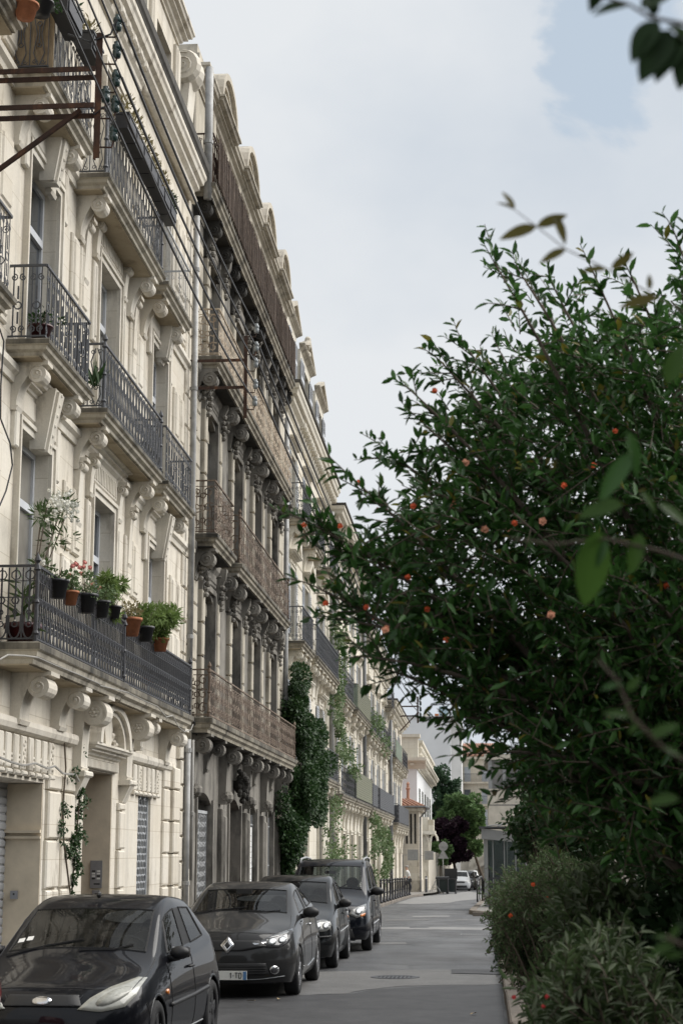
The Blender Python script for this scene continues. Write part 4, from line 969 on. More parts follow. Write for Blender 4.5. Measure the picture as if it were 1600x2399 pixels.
balcony(C, 52.5, 62.3, 4.30, 'dense', 'iron_grey', 1.0, .5, .24, 'slab', (53, 55, 57, 59, 61), 'pale', .34, .8)
obj('mansard_roof', MB().prism([(X0 - .3, 15.31), (X0 - 1.6, 17.9), (X0 - 9, 18.2), (X0 - 9, 15.31)], 'y', 47.95, 62.8), M['zinc_dark'], C)
r9 = random.Random(9)
for ya, yb, tp in ((48.7, 51.4, 0), (52.6, 56.0, 1), (57.7, 60.9, 0)):
    D = obj('dormer', wall_mesh(ya, yb, 15.305, 17.75, [(ya + .8, yb - .8, 15.5, 17.4, .3, 0)], X0 - .02, 1.8), M['pale'], C)
    obj('pane', MB().box(X0 - .30, X0 - .27, ya + .8, yb - .8, 15.5, 17.4), M['pane'], D)
    pediment(C, ya - .2, yb + .2, 17.74, 'pale_grey', .18, .62, X0 - .02); shutters(C, ya + .8, yb - .8, 15.5, 17.4, X0 - .02, 'frame_white')
    if tp:
        m = MB(); yc = (ya + yb) / 2
        for k in range(16): m.blob((X0 + .0 + r9.uniform(-.05, .12), yc + r9.uniform(-.6, .6), 17.95 + r9.uniform(0, .55)), .11, .16, .13, 7, 5)
        obj('sculpture', m, M['pale_grey'], D)
pipe(C, 62.7, 1, 14.4, X0 + .15, .09)
m = MB(); m.box(X0 - 1.2, X0 - .2, 47.95, 48.9, 17.0, 18.3); m.box(X0 - 1.25, X0 - .15, 47.9, 48.95, 18.3, 18.42); obj('chimney', m, M['pale_grey'], C)

Dh = plain_house('tall pale house with olive screened balconies and grey shutters', 62.95, 80.9, [(4.4, 6.7), (7.95, 10.2), (11.2, 13.2)], [(64.6, 65.9), (69.0, 70.3), (73.2, 74.5), (77.6, 78.9)], 14.7, arched=(0,), corn=.6, ch=.8)
for ya, yb in ((67.0, 68.0), (71.3, 72.3), (75.6, 76.6)): blocks(Dh, ya, yb, .2, 13.9, .6, 'pale', .07)
bd1 = balcony(Dh, 64.0, 69.6, 7.72, 'dense', 'iron', 1.0, .53, .24, 'slab', (64.6, 66.8, 69.0), 'pale', .40, .95)
bd2 = balcony(Dh, 71.2, 80.2, 7.72, 'fans', 'iron', 1.05, .53, .24, 'slab', (72, 74.5, 77, 79.5), 'pale', .42, 1.0)
bd3 = balcony(Dh, 63.2, 70.0, 3.98, 'dense', 'iron', 1.0, .53, .26, 'slab', (64, 66, 68, 69.6), 'pale', .42, .9)
bd4 = balcony(Dh, 70.4, 80.85, 3.98, 'fans', 'iron', 1.15, .53, .26, 'slab', (71.2, 73.0, 75.6, 77.4, 79.8), 'pale', .46, 1.0, posts=True)
pipe(Dh, 80.7, .5, 14, X0 + .16, .09, 'zinc_dark')
Eh = plain_house('far pale house with black balconies and long grey shutters', 80.95, 103.5, [(4.2, 6.5), (7.7, 9.9)], [(83.0, 84.3), (88.0, 89.3), (93.0, 94.3), (98.4, 99.7)], 12.3, corn=.65, ch=.9)
for ya, yb in ((85.6, 86.6), (90.6, 91.6), (95.6, 96.8), (101.4, 102.6)): blocks(Eh, ya, yb, -.4, 11.3, .62, 'pale', .07)
be1 = balcony(Eh, 81.1, 90.2, 7.55, 'dense', 'iron', 1.05, .53, .26, 'slab', (82, 84.5, 87, 89.4), 'pale', .46, 1.1)
be2 = balcony(Eh, 91.2, 99.0, 7.55, 'dense', 'iron', 1.05, .53, .26, 'slab', (92, 94.5, 98), 'pale', .46, 1.1)
be3 = balcony(Eh, 81.2, 101.8, 3.95, 'dense', 'iron', 1.1, .53, .3, 'slab', (82.2, 85, 88, 91, 94, 97, 100.6), 'pale', .5, 1.1, posts=True)
balcony(Eh, 99.8, 103.4, 10.2, 'dense', 'iron', 1.05, .53, .26, 'slab', (100.4, 103), 'pale', .46, 1.0)
Gh = plain_house('farthest pale house with its black corner balcony above the pedestrian', 103.6, 123.0, [(3.9, 6.3), (7.6, 9.6)], [(105.5, 107), (111.5, 113), (117.5, 119)], 10.9, corn=.6, ch=.8, mat='cream')
balcony(Gh, 105.5, 122.8, 3.62, 'dense', 'iron', 1.15, .56, .34, 'slab', (107, 110.5, 114, 117.5, 121.5), 'pale', .9, 1.5)
balcony(Gh, 104.0, 112.5, 7.5, 'dense', 'iron', 1.1, .56, .3, 'slab', (105, 108, 111.5), 'pale', .6, 1.1); balcony(Gh, 113.5, 121.5, 7.5, 'dense', 'iron', 1.1, .56, .3, 'slab', (114.5, 117.5, 121), 'pale', .6, 1.1)
pipe(Gh, 104.0, -.6, 10, X0 + .2, .1, 'zinc_dark')
# screens hung on the far balconies
def screen(label, y0, y1, z0, h, mat, X=X0 + .50, end=True, slats=True):
    t = thing('balcony_screen', label, 'privacy screen', (X, y0, z0))
    lobj('panel', MB().box(-.012, .0, .03, y1 - y0 - .03, .05, h), M[mat], t)
    if end: lobj('end_panel', MB().box(-.42, -.012, .02, .035, .05, h), M['green_screen2' if mat == 'green_screen' else mat], t)
    if slats:
        m = MB(); n = int(h / .09)
        for k in range(n): m.box(.0, .012, .03, y1 - y0 - .03, .08 + k * h / n, .08 + k * h / n + .035)
        lobj('batten', m, M[mat], t)
screen('olive slatted screen on the upper balcony of the house past the ivy', 71.25, 80.1, 7.74, 1.02, 'green_screen')
screen('olive slatted screen on the lower long balcony left of the black screens', 70.5, 80.8, 4.0, 1.12, 'green_screen')
screen('short slate panel screen between two finials on the lower balcony', 81.3, 85.4, 3.97, 1.06, 'dark_screen', end=False)
screen('long slate panel screen on the lower balcony of the far house', 87.2, 101.6, 3.97, 1.06, 'dark_screen')
screen('dark grey panel screen on the farthest corner balcony', 107.5, 122.7, 3.64, 1.1, 'dark_screen')
screen('grey panel screen on the topmost far balcony', 104.2, 112.3, 7.52, 1.05, 'green_screen2', end=False)

# ------------------------------------------------------------------ beyond the bend
def box_house(name, label, x0, x1, y0, y1, z0, z1, mat):
    h = thing(name, label, 'building', ((x0 + x1) / 2, y0, z0)); obj('wall', MB().box(x0, x1, y0, y1, z0, z1), M[mat], h); return h
# low tile-roofed house at the corner
L = thing('corner_house', 'low cream corner house with small red tiled roof and curved gutter', 'building', (-5, 124, -1))
p0 = at(950, 1890, Y=124.0); p1 = at(981, 1890, Y=124.0)
xa, xb, ze = p0[0] - 3.0, p1[0], p0[2]
obj('wall', MB().box(xa, xb, 124.0, 131, -1.3, ze), M['cream'], L)
obj('plinth', MB().box(xa, xb + .06, 123.94, 131, -1.3, -.1), M['pale_grey'], L)
zt = at(950, 1862, Y=124)[2]
rf = obj('roof', MB().add([(xa - .4, 123.3, ze), (xb + .55, 123.3, ze), (xb + .55, 131, ze), (xa - .4, 131, ze), (xa, 126.5, zt - .25), (xb - 1.6, 126.8, zt - .3)], [(0, 1, 5, 4), (1, 2, 5), (2, 3, 4, 5), (3, 0, 4), (3, 2, 1, 0)]), M['tile'], L)
for k in range(16):
    x = xa - .3 + k * (xb - xa + .7) / 15; obj('roof_tile_row', MB().tube([(x, 123.25, ze + .03), (xa + (x - xa) * .72, 126.6, zt - .22)], .07, 6), M['tile'], rf)
obj('eave_moulding', MB().box(xa, xb + .3, 123.5, 131, ze - .3, ze - .02), M['cream_trim'], L)
obj('gutter', MB().tube([(xa - .4, 123.25, ze - .02), (xb + .5, 123.25, ze - .02), (xb + .6, 123.6, ze - .02), (xb + .6, 130, ze - .02)], .07, 6), M['zinc_dark'], L)
obj('drainpipe', MB().tube([(xb + .58, 123.4, ze - .05), (xb + .50, 123.5, ze - .35), (xb + .10, 123.8, ze - .75), (xb + .08, 123.8, -1)], .06, 6), M['zinc_dark'], L)
for k in range(3): obj('slit_window', MB().box(xb - .95 + k * .3, xb - .80 + k * .3, 123.985, 124.02, ze - 2.6, ze - .5), M['soot_and_shade'], L)
cp = at(975 - 17, 1850, Y=126); obj('chimney_pot', MB().lathe([(.11, 0), (.11, .7), (.16, .75), (.16, .85), (.10, .9), (.10, 1.1), (.13, 1.15), (.02, 1.3)], (cp[0] - .1, 126.6, cp[2] - .7), n=8), M['tile'], L)
# white gabled house with urn and cornice
H = thing('corner_house', 'white rendered house with heavy stone cornice and parapet urn', 'building', (-7, 132, -1))
g0 = at(976, 1775, Y=132.0); xr = g0[0]; zc = g0[2]
obj('wall', MB().box(-13, xr, 132.0, 172, -1.6, zc - .6), M['white_render'], H)
m = MB(); mould(m, 131.6, 172.3, cornice_prof(zc, .9, .75), xr); obj('cornice', m, M['pale'], H)
obj('gable_cornice', MB().prism([(131.2, zc), (131.2, zc - .25), (131.7, zc - .5), (131.9, zc - .85), (132.05, zc - .85), (132.05, zc)], 'x', -13, xr + .70), M['pale'], H)
for k in range(18): obj('modillion', MB().box(xr + .15, xr + .55, 132.3 + k * 2.2, 132.9 + k * 2.2, zc - .72, zc - .48), M['pale'], H)
for k in range(8): obj('modillion', MB().box(-10 + k * .68, -9.7 + k * .68, 131.45, 131.75, zc - .62, zc - .42), M['pale'], H)
m = MB(); m.box(-13, xr - .1, 132.3, 132.7, zc, zc + .5); m.box(xr - 1.7, xr + .1, 132.0, 133.4, zc + .002, zc + 1.55); m.box(xr - 1.85, xr + .25, 131.85, 133.55, zc + 1.55, zc + 1.8); obj('parapet_block', m, M['pale'], H)
m = MB()
for k in range(14): m.lathe([(.28, 0), (.16, .2), (.30, .55), (.14, .8), (.24, .95)], (xr + .1, 135 + k * 2.4, zc + .3), n=8)
m.box(xr - .2, xr + .4, 134, 171, zc + .001, zc + .3); m.box(xr - .2, xr + .4, 134, 171, zc + 1.25, zc + 1.45); obj('balustrade', m, M['pale'], H)
for k in range(5):
    for z in (1.2, 4.6): obj('window', MB().box(xr - .05, xr + .03, 136 + k * 7, 138.5 + k * 7, z, z + 2.2), M['pane_curtain'], H)
obj('rusticated_base', MB().box(xr - 3, xr + .05, 131.95, 150, -1.6, 1.2), M['pale'], H)
# gate pier with a stone balcony on scroll brackets, and the garden wall past it
Gp = thing('stone_gate_pier', 'pale stone gate pier with scroll corbels and a parapet block on top', 'gate pier', (-4, 137, -1.1))
q0, q1 = at(983, 2040, Y=137), at(1004, 2040, Y=137); zq = at(990, 1955, Y=137)[2]
obj('shaft', MB().box(q0[0], q1[0], 137, 139, -1.4, zq), M['pale'], Gp)
obj('ledge', MB().box(q0[0] - .05, q1[0] + .55, 136.7, 139.2, zq, zq + .28), M['pale'], Gp)
obj('parapet_block', MB().box(q0[0], q1[0] - .0, 136.9, 139, zq + .28, zq + 1.35).box(q1[0] + .004, q1[0] + .42, 136.8, 139, zq + .28, zq + 1.15), M['pale'], Gp)
for k in range(2):
    xx = q0[0] + .35 + k * .8
    m = MB(); m.tube([(xx + .55 * math.cos(a) * .5, 136.95, zq - .5 + .5 * math.sin(a)) for a in [k2 * .35 for k2 in range(10)]] + [(xx - .35, 136.95, zq - 1.4), (xx - .38, 136.95, zq - 2.0)], .09, 6); obj('scroll_corbel', m, M['pale'], Gp)
gw = thing('garden_wall', 'long low pale garden wall beyond the gate pier', 'wall', (-3.5, 145, -1.2))
obj('wall_face', MB().add([(q1[0], 139.2, -1.6), (-2.9, 185, -2), (-2.9, 185, at(1030, 2005, Y=185)[2]), (q1[0], 139.2, at(1003, 2000, Y=139)[2]), (q1[0] - 2, 139.2, -1.6), (-4.9, 185, -2), (-4.9, 185, at(1030, 2005, Y=185)[2]), (q1[0] - 2, 139.2, at(1003, 2000, Y=139)[2])], [(0, 1, 2, 3), (7, 6, 5, 4), (3, 2, 6, 7), (0, 3, 7, 4)]), M['beige_render'], gw)
obj('coping', MB().tube([(q1[0] - .1, 139.2, at(1003, 2000, Y=139)[2] + .05), (-3.0, 185, at(1030, 2005, Y=185)[2] + .05)], .14, 4), M['pale'], gw)
# tall blank white block closing the view
T = at(1079, 1681, Y=215); T0 = at(900, 1681, Y=215); T1 = at(1055, 1681, Y=215)
Wb = thing('apartment_block', 'tall blank white rendered block closing the street', 'building', (T0[0], 215, -2))
obj('wall', MB().box(T0[0] - 6, T1[0], 215, 240, -3, T[2]), M['white_render'], Wb); obj('side_wall', MB().box(T1[0] + .003, T[0], 217, 240, -3, T[2] - .1), M['grey_render'], Wb)
obj('coping', MB().box(T0[0] - 6, T[0] + .1, 214.9, 240, T[2] + .003, T[2] + .2), M['grey_render'], Wb)
c0, c1 = at(1028, 1655, Y=222), at(1048, 1680, Y=222)
obj('chimney', MB().box(c0[0], c1[0], 222, 224, T[2], c0[2]), plain('blue_grey_tarp', (.30, .40, .46), .8, var=.3, scale=3), Wb)
c0, c1 = at(1018, 1672, Y=221), at(1027, 1680, Y=221); obj('chimney', MB().box(c0[0], c1[0], 221, 222, T[2], c0[2]), M['terracotta'], Wb)
c0 = at(997, 1668, Y=221); obj('chimney_pot', MB().lathe([(.7, 0), (.6, .3), (.4, .5), (.3, .9), (.1, 1.2)], (c0[0], 221, T[2]), n=8), M['pale_grey'], Wb)
# house with a red tiled roof facing the street
a0, a1 = at(1080, 1779, Y=232), at(1175, 1779, Y=232)
Rh = thing('tiled_house', 'far cream house with red tiled roof and iron balconies facing the street', 'building', (a0[0], 232, -2.5))
zf = [at(1100, v, Y=232)[2] for v in (1832, 1884, 1939)]
cols = [(1087, 1102), (1128, 1143)]
wm = MB(); wm.box(a0[0] - 2, a1[0], 232, 245, -3, a0[2]); obj('wall', wm, M['cream'], Rh)
for v0, v1 in ((1797, 1832), (1850, 1884), (1897, 1937)):
    for u0, u1 in cols:
        P0, P1 = at(u0, v0, Y=232), at(u1, v1, Y=232)
        wn = obj('window', MB().box(P0[0] - .1, P1[0] + .1, 231.93, 231.99, P1[2], P0[2] + .1), M['pale'], Rh); obj('pane', MB().box(P0[0], P1[0], 231.90, 231.925, P1[2], P0[2]), M['pane' if u0 < 1100 and v0 > 1840 else 'shutter'], wn)
for z in zf:
    bsl = obj('balcony', MB().box(a0[0], a1[0], 231.0, 231.9, z - .25, z), M['pale_grey'], Rh)
    m = MB(); x = a0[0] + .1
    while x < a1[0]: m.box(x, x + .03, 231.03, 231.06, z, z + 1.0); x += .16
    m.box(a0[0], a1[0], 231.02, 231.07, z + 1.0, z + 1.06); obj('railing', m, M['iron'], bsl)
obj('eave', MB().box(a0[0] - 2, a1[0] + .2, 231.3, 245, a0[2] + .003, a0[2] + .35), M['pale'], Rh)
zr_ = at(1100, 1742, Y=238)[2]
rf = obj('roof', MB().prism([(231.2, a0[2] + .36), (239, zr_), (246, a0[2] + .36)], 'x', a0[0] - 2, a1[0] + .2), M['tile'], Rh)
n = 30
for k in range(n):
    x = a0[0] - 1.9 + (a1[0] - a0[0] + 2) * k / n; obj('roof_tile_row', MB().tube([(x, 231.15, a0[2] + .42), (x, 239, zr_ + .05)], .11, 5), M['tile'], rf)
P0, P1 = at(1093, 1755, Y=234), at(1106, 1770, Y=234); obj('roof_window', MB().box(P0[0], P1[0], 233.0, 236, P1[2] - .1, P0[2]), M['frame_white'], rf)
# modern beige block on the right
b0 = at(1143, 1848, Y=150); b1 = at(1260, 1780, Y=150); b2 = at(1145, 1780, Y=150)
K = thing('modern_block', 'modern beige concrete block with a glazed upper floor behind the glass shelter', 'building', (b0[0] + 3, 150, -1.5))
obj('wall', MB().box(b0[0], b0[0] + 14, 150, 170, -2, b0[2]), M['beige_render'], K)
obj('shadow_joint', MB().box(b0[0] + .004, b0[0] + 14, 149.985, 150.02, at(1150, 1887, Y=150)[2], at(1150, 1885, Y=150)[2]), M['iron_grey'], K)
obj('glazed_storey', MB().box(b0[0] + .3, b0[0] + 14, 150.4, 170, b0[2] + .003, b2[2]), M['pane_curtain'], K)
for k in range(9): obj('mullion', MB().box(b0[0] + .02 + k * 1.25, b0[0] + .35 + k * 1.25, 150.05, 150.38, b0[2] + .003, b2[2]), M['grey_alu'], K)
obj('roof_edge', MB().box(b0[0] - .3, b0[0] + 14, 149.8, 170, b2[2] + .003, b2[2] + .5), M['beige_render'], K)
# outdoor stair far down the street
S = thing('outdoor_stair', 'pale concrete outdoor stair rising to the right beyond the parked cars', 'stairs', (1, 205, -2))
s0, s1 = at(1098, 2025, Y=205), at(1150, 1985, Y=205)
obj('balustrade', MB().add([(s0[0], 205, s0[2] - 1.0), (s1[0] + 1, 205, s1[2] - 1), (s1[0] + 1, 205, s1[2] + .6), (s0[0], 205, s0[2] + .6)] + [(s0[0], 208, s0[2] - 1.0), (s1[0] + 1, 208, s1[2] - 1), (s1[0] + 1, 208, s1[2] + .6), (s0[0], 208, s0[2] + .6)], [(0, 1, 2, 3), (7, 6, 5, 4), (3, 2, 6, 7), (0, 4, 5, 1)]), M['beige_render'], S)
for k in range(10):
    t = k / 10; x = s0[0] + (s1[0] - s0[0]) * t; z = s0[2] + (s1[2] - s0[2]) * t; obj('stair_step', MB().box(x, x + .5, 204.9, 204.98, z - .4, z - .25), M['pale_grey'], S)
obj('retaining_wall', MB().box(s0[0] - 1, s1[0] + 12, 208.2, 212, -3, s1[2] + .9), M['beige_render'], S)

# ------------------------------------------------------------------ parked cars (local axes: u = length from the nose back -> +Y, v = across -> X, z up)
def paint(name, c, rough=0.28, dust=0.25, dustc=(0.16, 0.15, 0.14), metal=0.05, coat=0.55):
    t = NT(name); n, L = t.n, t.L
    up = t.n.new('ShaderNodeSeparateXYZ'); L.new(t.pos.outputs['Normal'], up.inputs[0])
    d = t.mul(t.ramp(up.outputs['Z'], 0.35, 0.95), t.mul(t.ramp(t.noise(5, 6, 0.7), 0.25, 0.8), dust))
    fl = t.mul(t.ramp(t.noise(160, 2), 0.62, 0.75), dust * 0.5)
    col = t.mix(d, c, dustc); col = t.mix(fl, col, dustc); t.color(col)
    m = t.set(rough, metal, 0.06, coat, 0.012); return m
M['paint_black'] = paint('black_car_paint', (0.006, 0.0065, 0.009), .35, .06, (.11, .105, .10), 0.0, .5)
M['paint_grey'] = paint('dark_grey_car_paint', (0.034, 0.034, 0.0345), .32, .03)
M['paint_char'] = paint('charcoal_car_paint', (0.010, 0.011, 0.012), .3, .05)
M['paint_navy'] = paint('blue_black_car_paint', (0.006, 0.007, 0.011), .28, .04)
M['paint_silver'] = paint('silver_car_paint', (0.42, 0.43, 0.44), .3, .1)
M['paint_white'] = paint('white_car_paint', (0.72, 0.72, 0.71), .3, .1)
M['tyre'] = plain('tyre_rubber', (0.022, 0.022, 0.023), .85, var=.2, scale=20)
M['rim'] = plain('alloy_rim', (0.30, 0.30, 0.31), .35, .8, var=.1)
M['rim_dark'] = plain('dark_steel_rim', (0.05, 0.05, 0.052), .5, .5, var=.2)
M['chrome'] = plain('chrome', (0.62, 0.62, 0.63), .12, 1.0, var=.03)
M['trim'] = plain('black_trim', (0.014, 0.014, 0.015), .5, var=.15)
M['seat'] = plain('grey_seat_cloth', (0.030, 0.031, 0.033), .9, var=.2)
M['seat_blue'] = plain('blue_seat_cover', (0.035, 0.062, 0.085), .9, var=.2)
M['lamp_clear'] = plain('headlamp_lens', (0.24, 0.24, 0.23), .2, .1, .5, var=.4, scale=22, coat=1.0); M['lamp_pale'] = plain('hazed_headlamp_lens', (0.36, 0.36, 0.32), .25, 0, .5, var=.2, scale=12, coat=.8)
M['lamp_dark'] = plain('dark_headlamp_inner', (0.07, 0.07, 0.075), .15, .3, .6, var=.2, coat=1.0)
M['lamp_bright'] = plain('chrome_reflector', (0.34, 0.35, 0.36), .25, .6, var=.4, scale=30)
M['lamp_red'] = plain('red_tail_lens', (0.30, 0.012, 0.012), .12, 0, .6, var=.2, coat=1.0)
M['lamp_orange'] = plain('orange_indicator', (0.70, 0.20, 0.02), .15, 0, .6, var=.1, coat=1.0)
M['plate'] = plain('number_plate_white', (0.74, 0.74, 0.70), .5, var=.04)
M['plate_blue'] = plain('number_plate_blue', (0.10, 0.22, 0.42), .5, var=.05)
M['ink'] = plain('black_ink', (0.01, 0.01, 0.01), .6, var=.1)
NROW = 10
def body_cage(P):
    """control cage of a car body. Side columns: hood(u, zb, zc) / cabin(u_belt, zb, u_top, zt, vt); P gives widths"""
    w = P['w']; zb0 = P.get('zsill', .20)
    V = []; F = []; TAGS = []
    def vert(p): V.append(p); return len(V) - 1
    lowz = [zb0, .30, .48, .66]; lowv = [.93, .985, 1.0, .985]
    cols = []                         # each: list of 5 perimeter ids (+ 5 top ids)
    S = P['cols']; tops = []
    def side(sgn):
        out = []
        for c in S:
            u, zb, vb = c['u'], c['zb'], c.get('vb', .94) * w
            fl = c.get('fl', 1.0)
            per = [vert((u, sgn * w * fl * k, z if z < zb - .06 else zb - .06)) for k, z in zip(lowv, lowz)] + [vert((c.get('ub', u), sgn * vb * fl, zb))]
            ub = c.get('ub', u)
            if c['t'] == 'h':
                zc = c['zc']; bow = c.get('bow', 0)
                top = [(ub, vb - .02, zb + .012), (ub - .01, vb - .05, zb + .024), (ub - .02, vb - .085, zb + .036), (ub - bow * .7, vb * .48, zc - .012), (ub - bow, 0, zc)]
            else:
                ut, zt, vt = c['ut'], c['zt'], c['vt']; bow = c.get('bow', 0)
                top = [(ub + (ut - ub) * .02, vb - .018, zb + .016), (ut + c.get('du', 0), vt + .012, zt - .052), (ut, vt - .03, zt - .016), (ut - bow * .7, vt * .52, zt - .004), (ut - bow, 0, zt)]
            out.append((per, top))
        return out
    Lr, Rr = side(1), side(-1)
    def mk_top(data, sgn, centre=None):
        res = []
        for i, (per, top) in enumerate(data):
            ids = [vert((p[0], sgn * p[1], p[2])) for p in top[:4]]
            ids.append(centre[i] if centre else vert((top[4][0], 0, top[4][2])))
            res.append(per + ids)
        return res
    LC = mk_top(Lr, 1); RC = mk_top(Rr, -1, [c[9] for c in LC])
    def q(a, b, c, d, tg): F.append((a, b, c, d)); TAGS.append(tg)
    n = len(S)
    for C_, flip in ((LC, False), (RC, True)):
        for i in range(n - 1):
            for r in range(9):
                tg = 'body'
                ta, tb = S[i].get('tag', ''), S[i + 1].get('tag', '')
                key = (ta, tb)
                if r == 5 and key in (('W', 'Bf'), ('Br', 'Q'), ('Br2', 'Q2')): tg = 'side'
                if r in (7, 8) and key == ('cowl', 'W'): tg = 'screen'
                if r in (7, 8) and key == ('R', 'hatch'): tg = 'rear'
                if r == 5 and key in (('Bf', 'Br'), ('Q', 'Br2')): tg = 'pillar'
                if r == 8 or r == 7:
                    pass
                a, b, c, d = C_[i][r], C_[i + 1][r], C_[i + 1][r + 1], C_[i][r + 1]
                q(*((a, b, c, d) if not flip else (d, c, b, a)), tg)
    # nose and tail: rings F0 (centre), F1, F2
    def end(cfg, colL, colR, sgn_u, tail):
        rings = []
        for name in ('c', 'm', 'k'):
            us, v, zs = cfg[name]
            rings.append((us, v, zs))
        idc = [vert((u, 0, z)) for u, z in zip(rings[0][0], rings[0][2])]
        for C_, s, flip in ((colL, 1, False), (colR, -1, True)):
            idm = [vert((u, s * rings[1][1] * w * k, z)) for u, z, k in zip(rings[1][0], rings[1][2], (.96, 1, 1, 1, .98))]
            idk = [vert((u, s * rings[2][1] * w * k, z)) for u, z, k in zip(rings[2][0], rings[2][2], (.95, 1, 1, 1, .96))]
            seq = [idc, idm, idk, C_[:5]]
            for a_, b_ in zip(seq, seq[1:]):
                for r in range(4):
                    f = (a_[r], b_[r], b_[r + 1], a_[r + 1]); fl = flip ^ tail
                    q(*(f if not fl else f[::-1]), 'body')
            t = C_
            f1 = (idc[4], idm[4], t[8], t[9]); f2 = (idm[4], idk[4], t[7], t[8]); fl = flip ^ tail
            q(*(f1 if not fl else f1[::-1]), 'body'); q(*(f2 if not fl else f2[::-1]), 'body')
            F.append((idk[4], t[4], t[5], t[6], t[7]) if not fl else (t[7], t[6], t[5], t[4], idk[4])); TAGS.append('body')
    end(P['nose'], LC[0], RC[0], -1, False); end(P['tail'], LC[-1], RC[-1], 1, True)
    return V, F, TAGS
class Car:
    def __init__(s, name, label, P, loc, pmat, group='cars parked along the left kerb', glass='car_glass', lev=3, rz=0.0, wheels=True):
        s.P = P; s.root = thing(name, label, 'car', loc, group, rz); s.pm = M[pmat]
        V, F, T = body_cage(P)
        tags = ['body', 'side', 'screen', 'rear', 'pillar']
        me = bpy.data.meshes.new('cage'); me.from_pydata([(v, u, z) for u, v, z in V], [], F)
        me.polygons.foreach_set('material_index', [tags.index(t) for t in T])
        o = bpy.data.objects.new('cage', me); COL.objects.link(o)
        for _ in tags: me.materials.append(s.pm)
        md = o.modifiers.new('s', 'SUBSURF'); md.levels = lev; md.render_levels = lev
        dg = bpy.context.evaluated_depsgraph_get(); ev = bpy.data.meshes.new_from_object(o.evaluated_get(dg))
        bpy.data.objects.remove(o)
        bm = bmesh.new(); bm.from_mesh(ev); bm.normal_update()
        s.bvh = BVHTree.FromBMesh(bm)
        R = P['arch']; w = P['w']
        for uw in P['axles']:
            kill = []
            for f in bm.faces:
                c = f.calc_center_median()
                if abs(c.x) > .55 * w and c.z < P['wz'] + R + .05 and math.hypot(c.y - uw, c.z - P['wz']) < R: kill.append(f)
            bmesh.ops.delete(bm, geom=kill, context='FACES')
            for v in bm.verts:
                if v.is_boundary and abs(v.co.x) > .5 * w and v.co.z < P['wz'] + R * 1.25:
                    d = math.hypot(v.co.y - uw, v.co.z - P['wz'])
                    if R * .75 < d < R * 1.3 and v.co.z > P.get('zsill', .2) + .03:
                        v.co.y = uw + (v.co.y - uw) * R / d; v.co.z = P['wz'] + (v.co.z - P['wz']) * R / d
        s.parts = {}
        for k, tg in enumerate(tags):
            b2 = bm.copy(); bmesh.ops.delete(b2, geom=[f for f in b2.faces if f.material_index != k], context='FACES')
            for f in b2.faces: f.smooth = True; f.material_index = 0
            s.parts[tg] = b2
        def emit(b2, nm, mat):
            sl = MB()
            if nm.endswith('window') or nm == 'windscreen':
                for e in b2.edges:
                    if len(e.link_faces) == 1: sl.tube([e.verts[0].co, e.verts[1].co], .010, 4, cap=False)
            m2 = bpy.data.meshes.new(nm); b2.to_mesh(m2); m2.materials.append(mat); o2 = bpy.data.objects.new(nm, m2); COL.objects.link(o2); o2.parent = s.root; WM[o2.name] = WM[s.root.name]
            if sl.v: lobj('window_seal', sl, M['trim'], o2)
            return o2
        s.body = emit(s.parts['body'], 'body', s.pm)
        s.gl = M[glass]
        for nm, key in (('windscreen', 'screen'), ('rear_window', 'rear')): 
            if len(s.parts[key].faces): emit(s.parts[key], nm, s.gl)
        for sg in (-1, 1):
            b3 = s.parts['pillar'].copy(); bmesh.ops.delete(b3, geom=[f for f in b3.faces if f.calc_center_median().x * sg < 0], context='FACES')
            emit(b3, 'door_pillar', M['trim']); b3.free()
        # side glass, one mesh per pane; black seals along every glass edge
        b2 = s.parts['side']; seen = set(); b2.faces.ensure_lookup_table(); isl = []
        for f in b2.faces:
            if f.index in seen: continue
            st = [f]; comp = []; seen.add(f.index)
            while st:
                g = st.pop(); comp.append(g)
                for e in g.edges:
                    for h in e.link_faces:
                        if h.index not in seen: seen.add(h.index); st.append(h)
            isl.append([g.index for g in comp])
        for comp in isl:
            b3 = b2.copy(); b3.faces.ensure_lookup_table(); keep = set(comp); bmesh.ops.delete(b3, geom=[f for f in b3.faces if f.index not in keep], context='FACES'); emit(b3, 'side_window', s.gl); b3.free()
                # arch lips and wheel wells
        for uw in P['axles']:
            for sg in (-1, 1):
                pts = []
                for k in range(17):
                    a = math.radians(-12 + k * 204 / 16); y, z = uw + R * math.cos(a), P['wz'] + R * math.sin(a)
                    if z < P.get('zsill', .2): continue
                    h = s.hit_side(y, z + .012 * math.sin(a), sg); pts.append((h[0] - sg * .004, y, z))
                lobj('wheel_arch', MB().tube(pts, .014, 5), M[P.get('lip', pmat)], s.root, True)
                wl = MB(); N = 12; b0 = []
                for k in range(N + 1):
                    a = math.pi * k / N; wl.v += [(sg * (w - .05), uw + (R + .012) * math.cos(a), P['wz'] + (R + .012) * math.sin(a)), (sg * (w - .34), uw + (R + .012) * math.cos(a), P['wz'] + (R + .012) * math.sin(a))]
                for k in range(N): wl.f.append((2 * k, 2 * k + 2, 2 * k + 3, 2 * k + 1))
                wl.f.append(tuple(2 * k + 1 for k in range(N + 1))); lobj('wheel_well', wl, M['trim'], s.root)
        Ln = P['L']
        lobj('underbody', MB().box(-w + .30, w - .30, .35, Ln - .3, P.get('zsill', .2) - .02, .34).box(-w + .10, w - .10, P['axles'][0] + R, P['axles'][1] - R, P.get('zsill', .2) - .02, .30), M['trim'], s.root)
        if wheels:
            for uw in P['axles']:
                for sg in (-1, 1): s.wheel(uw, sg)
        s.interior()
        for b in s.parts.values(): b.free()
        bm.free()
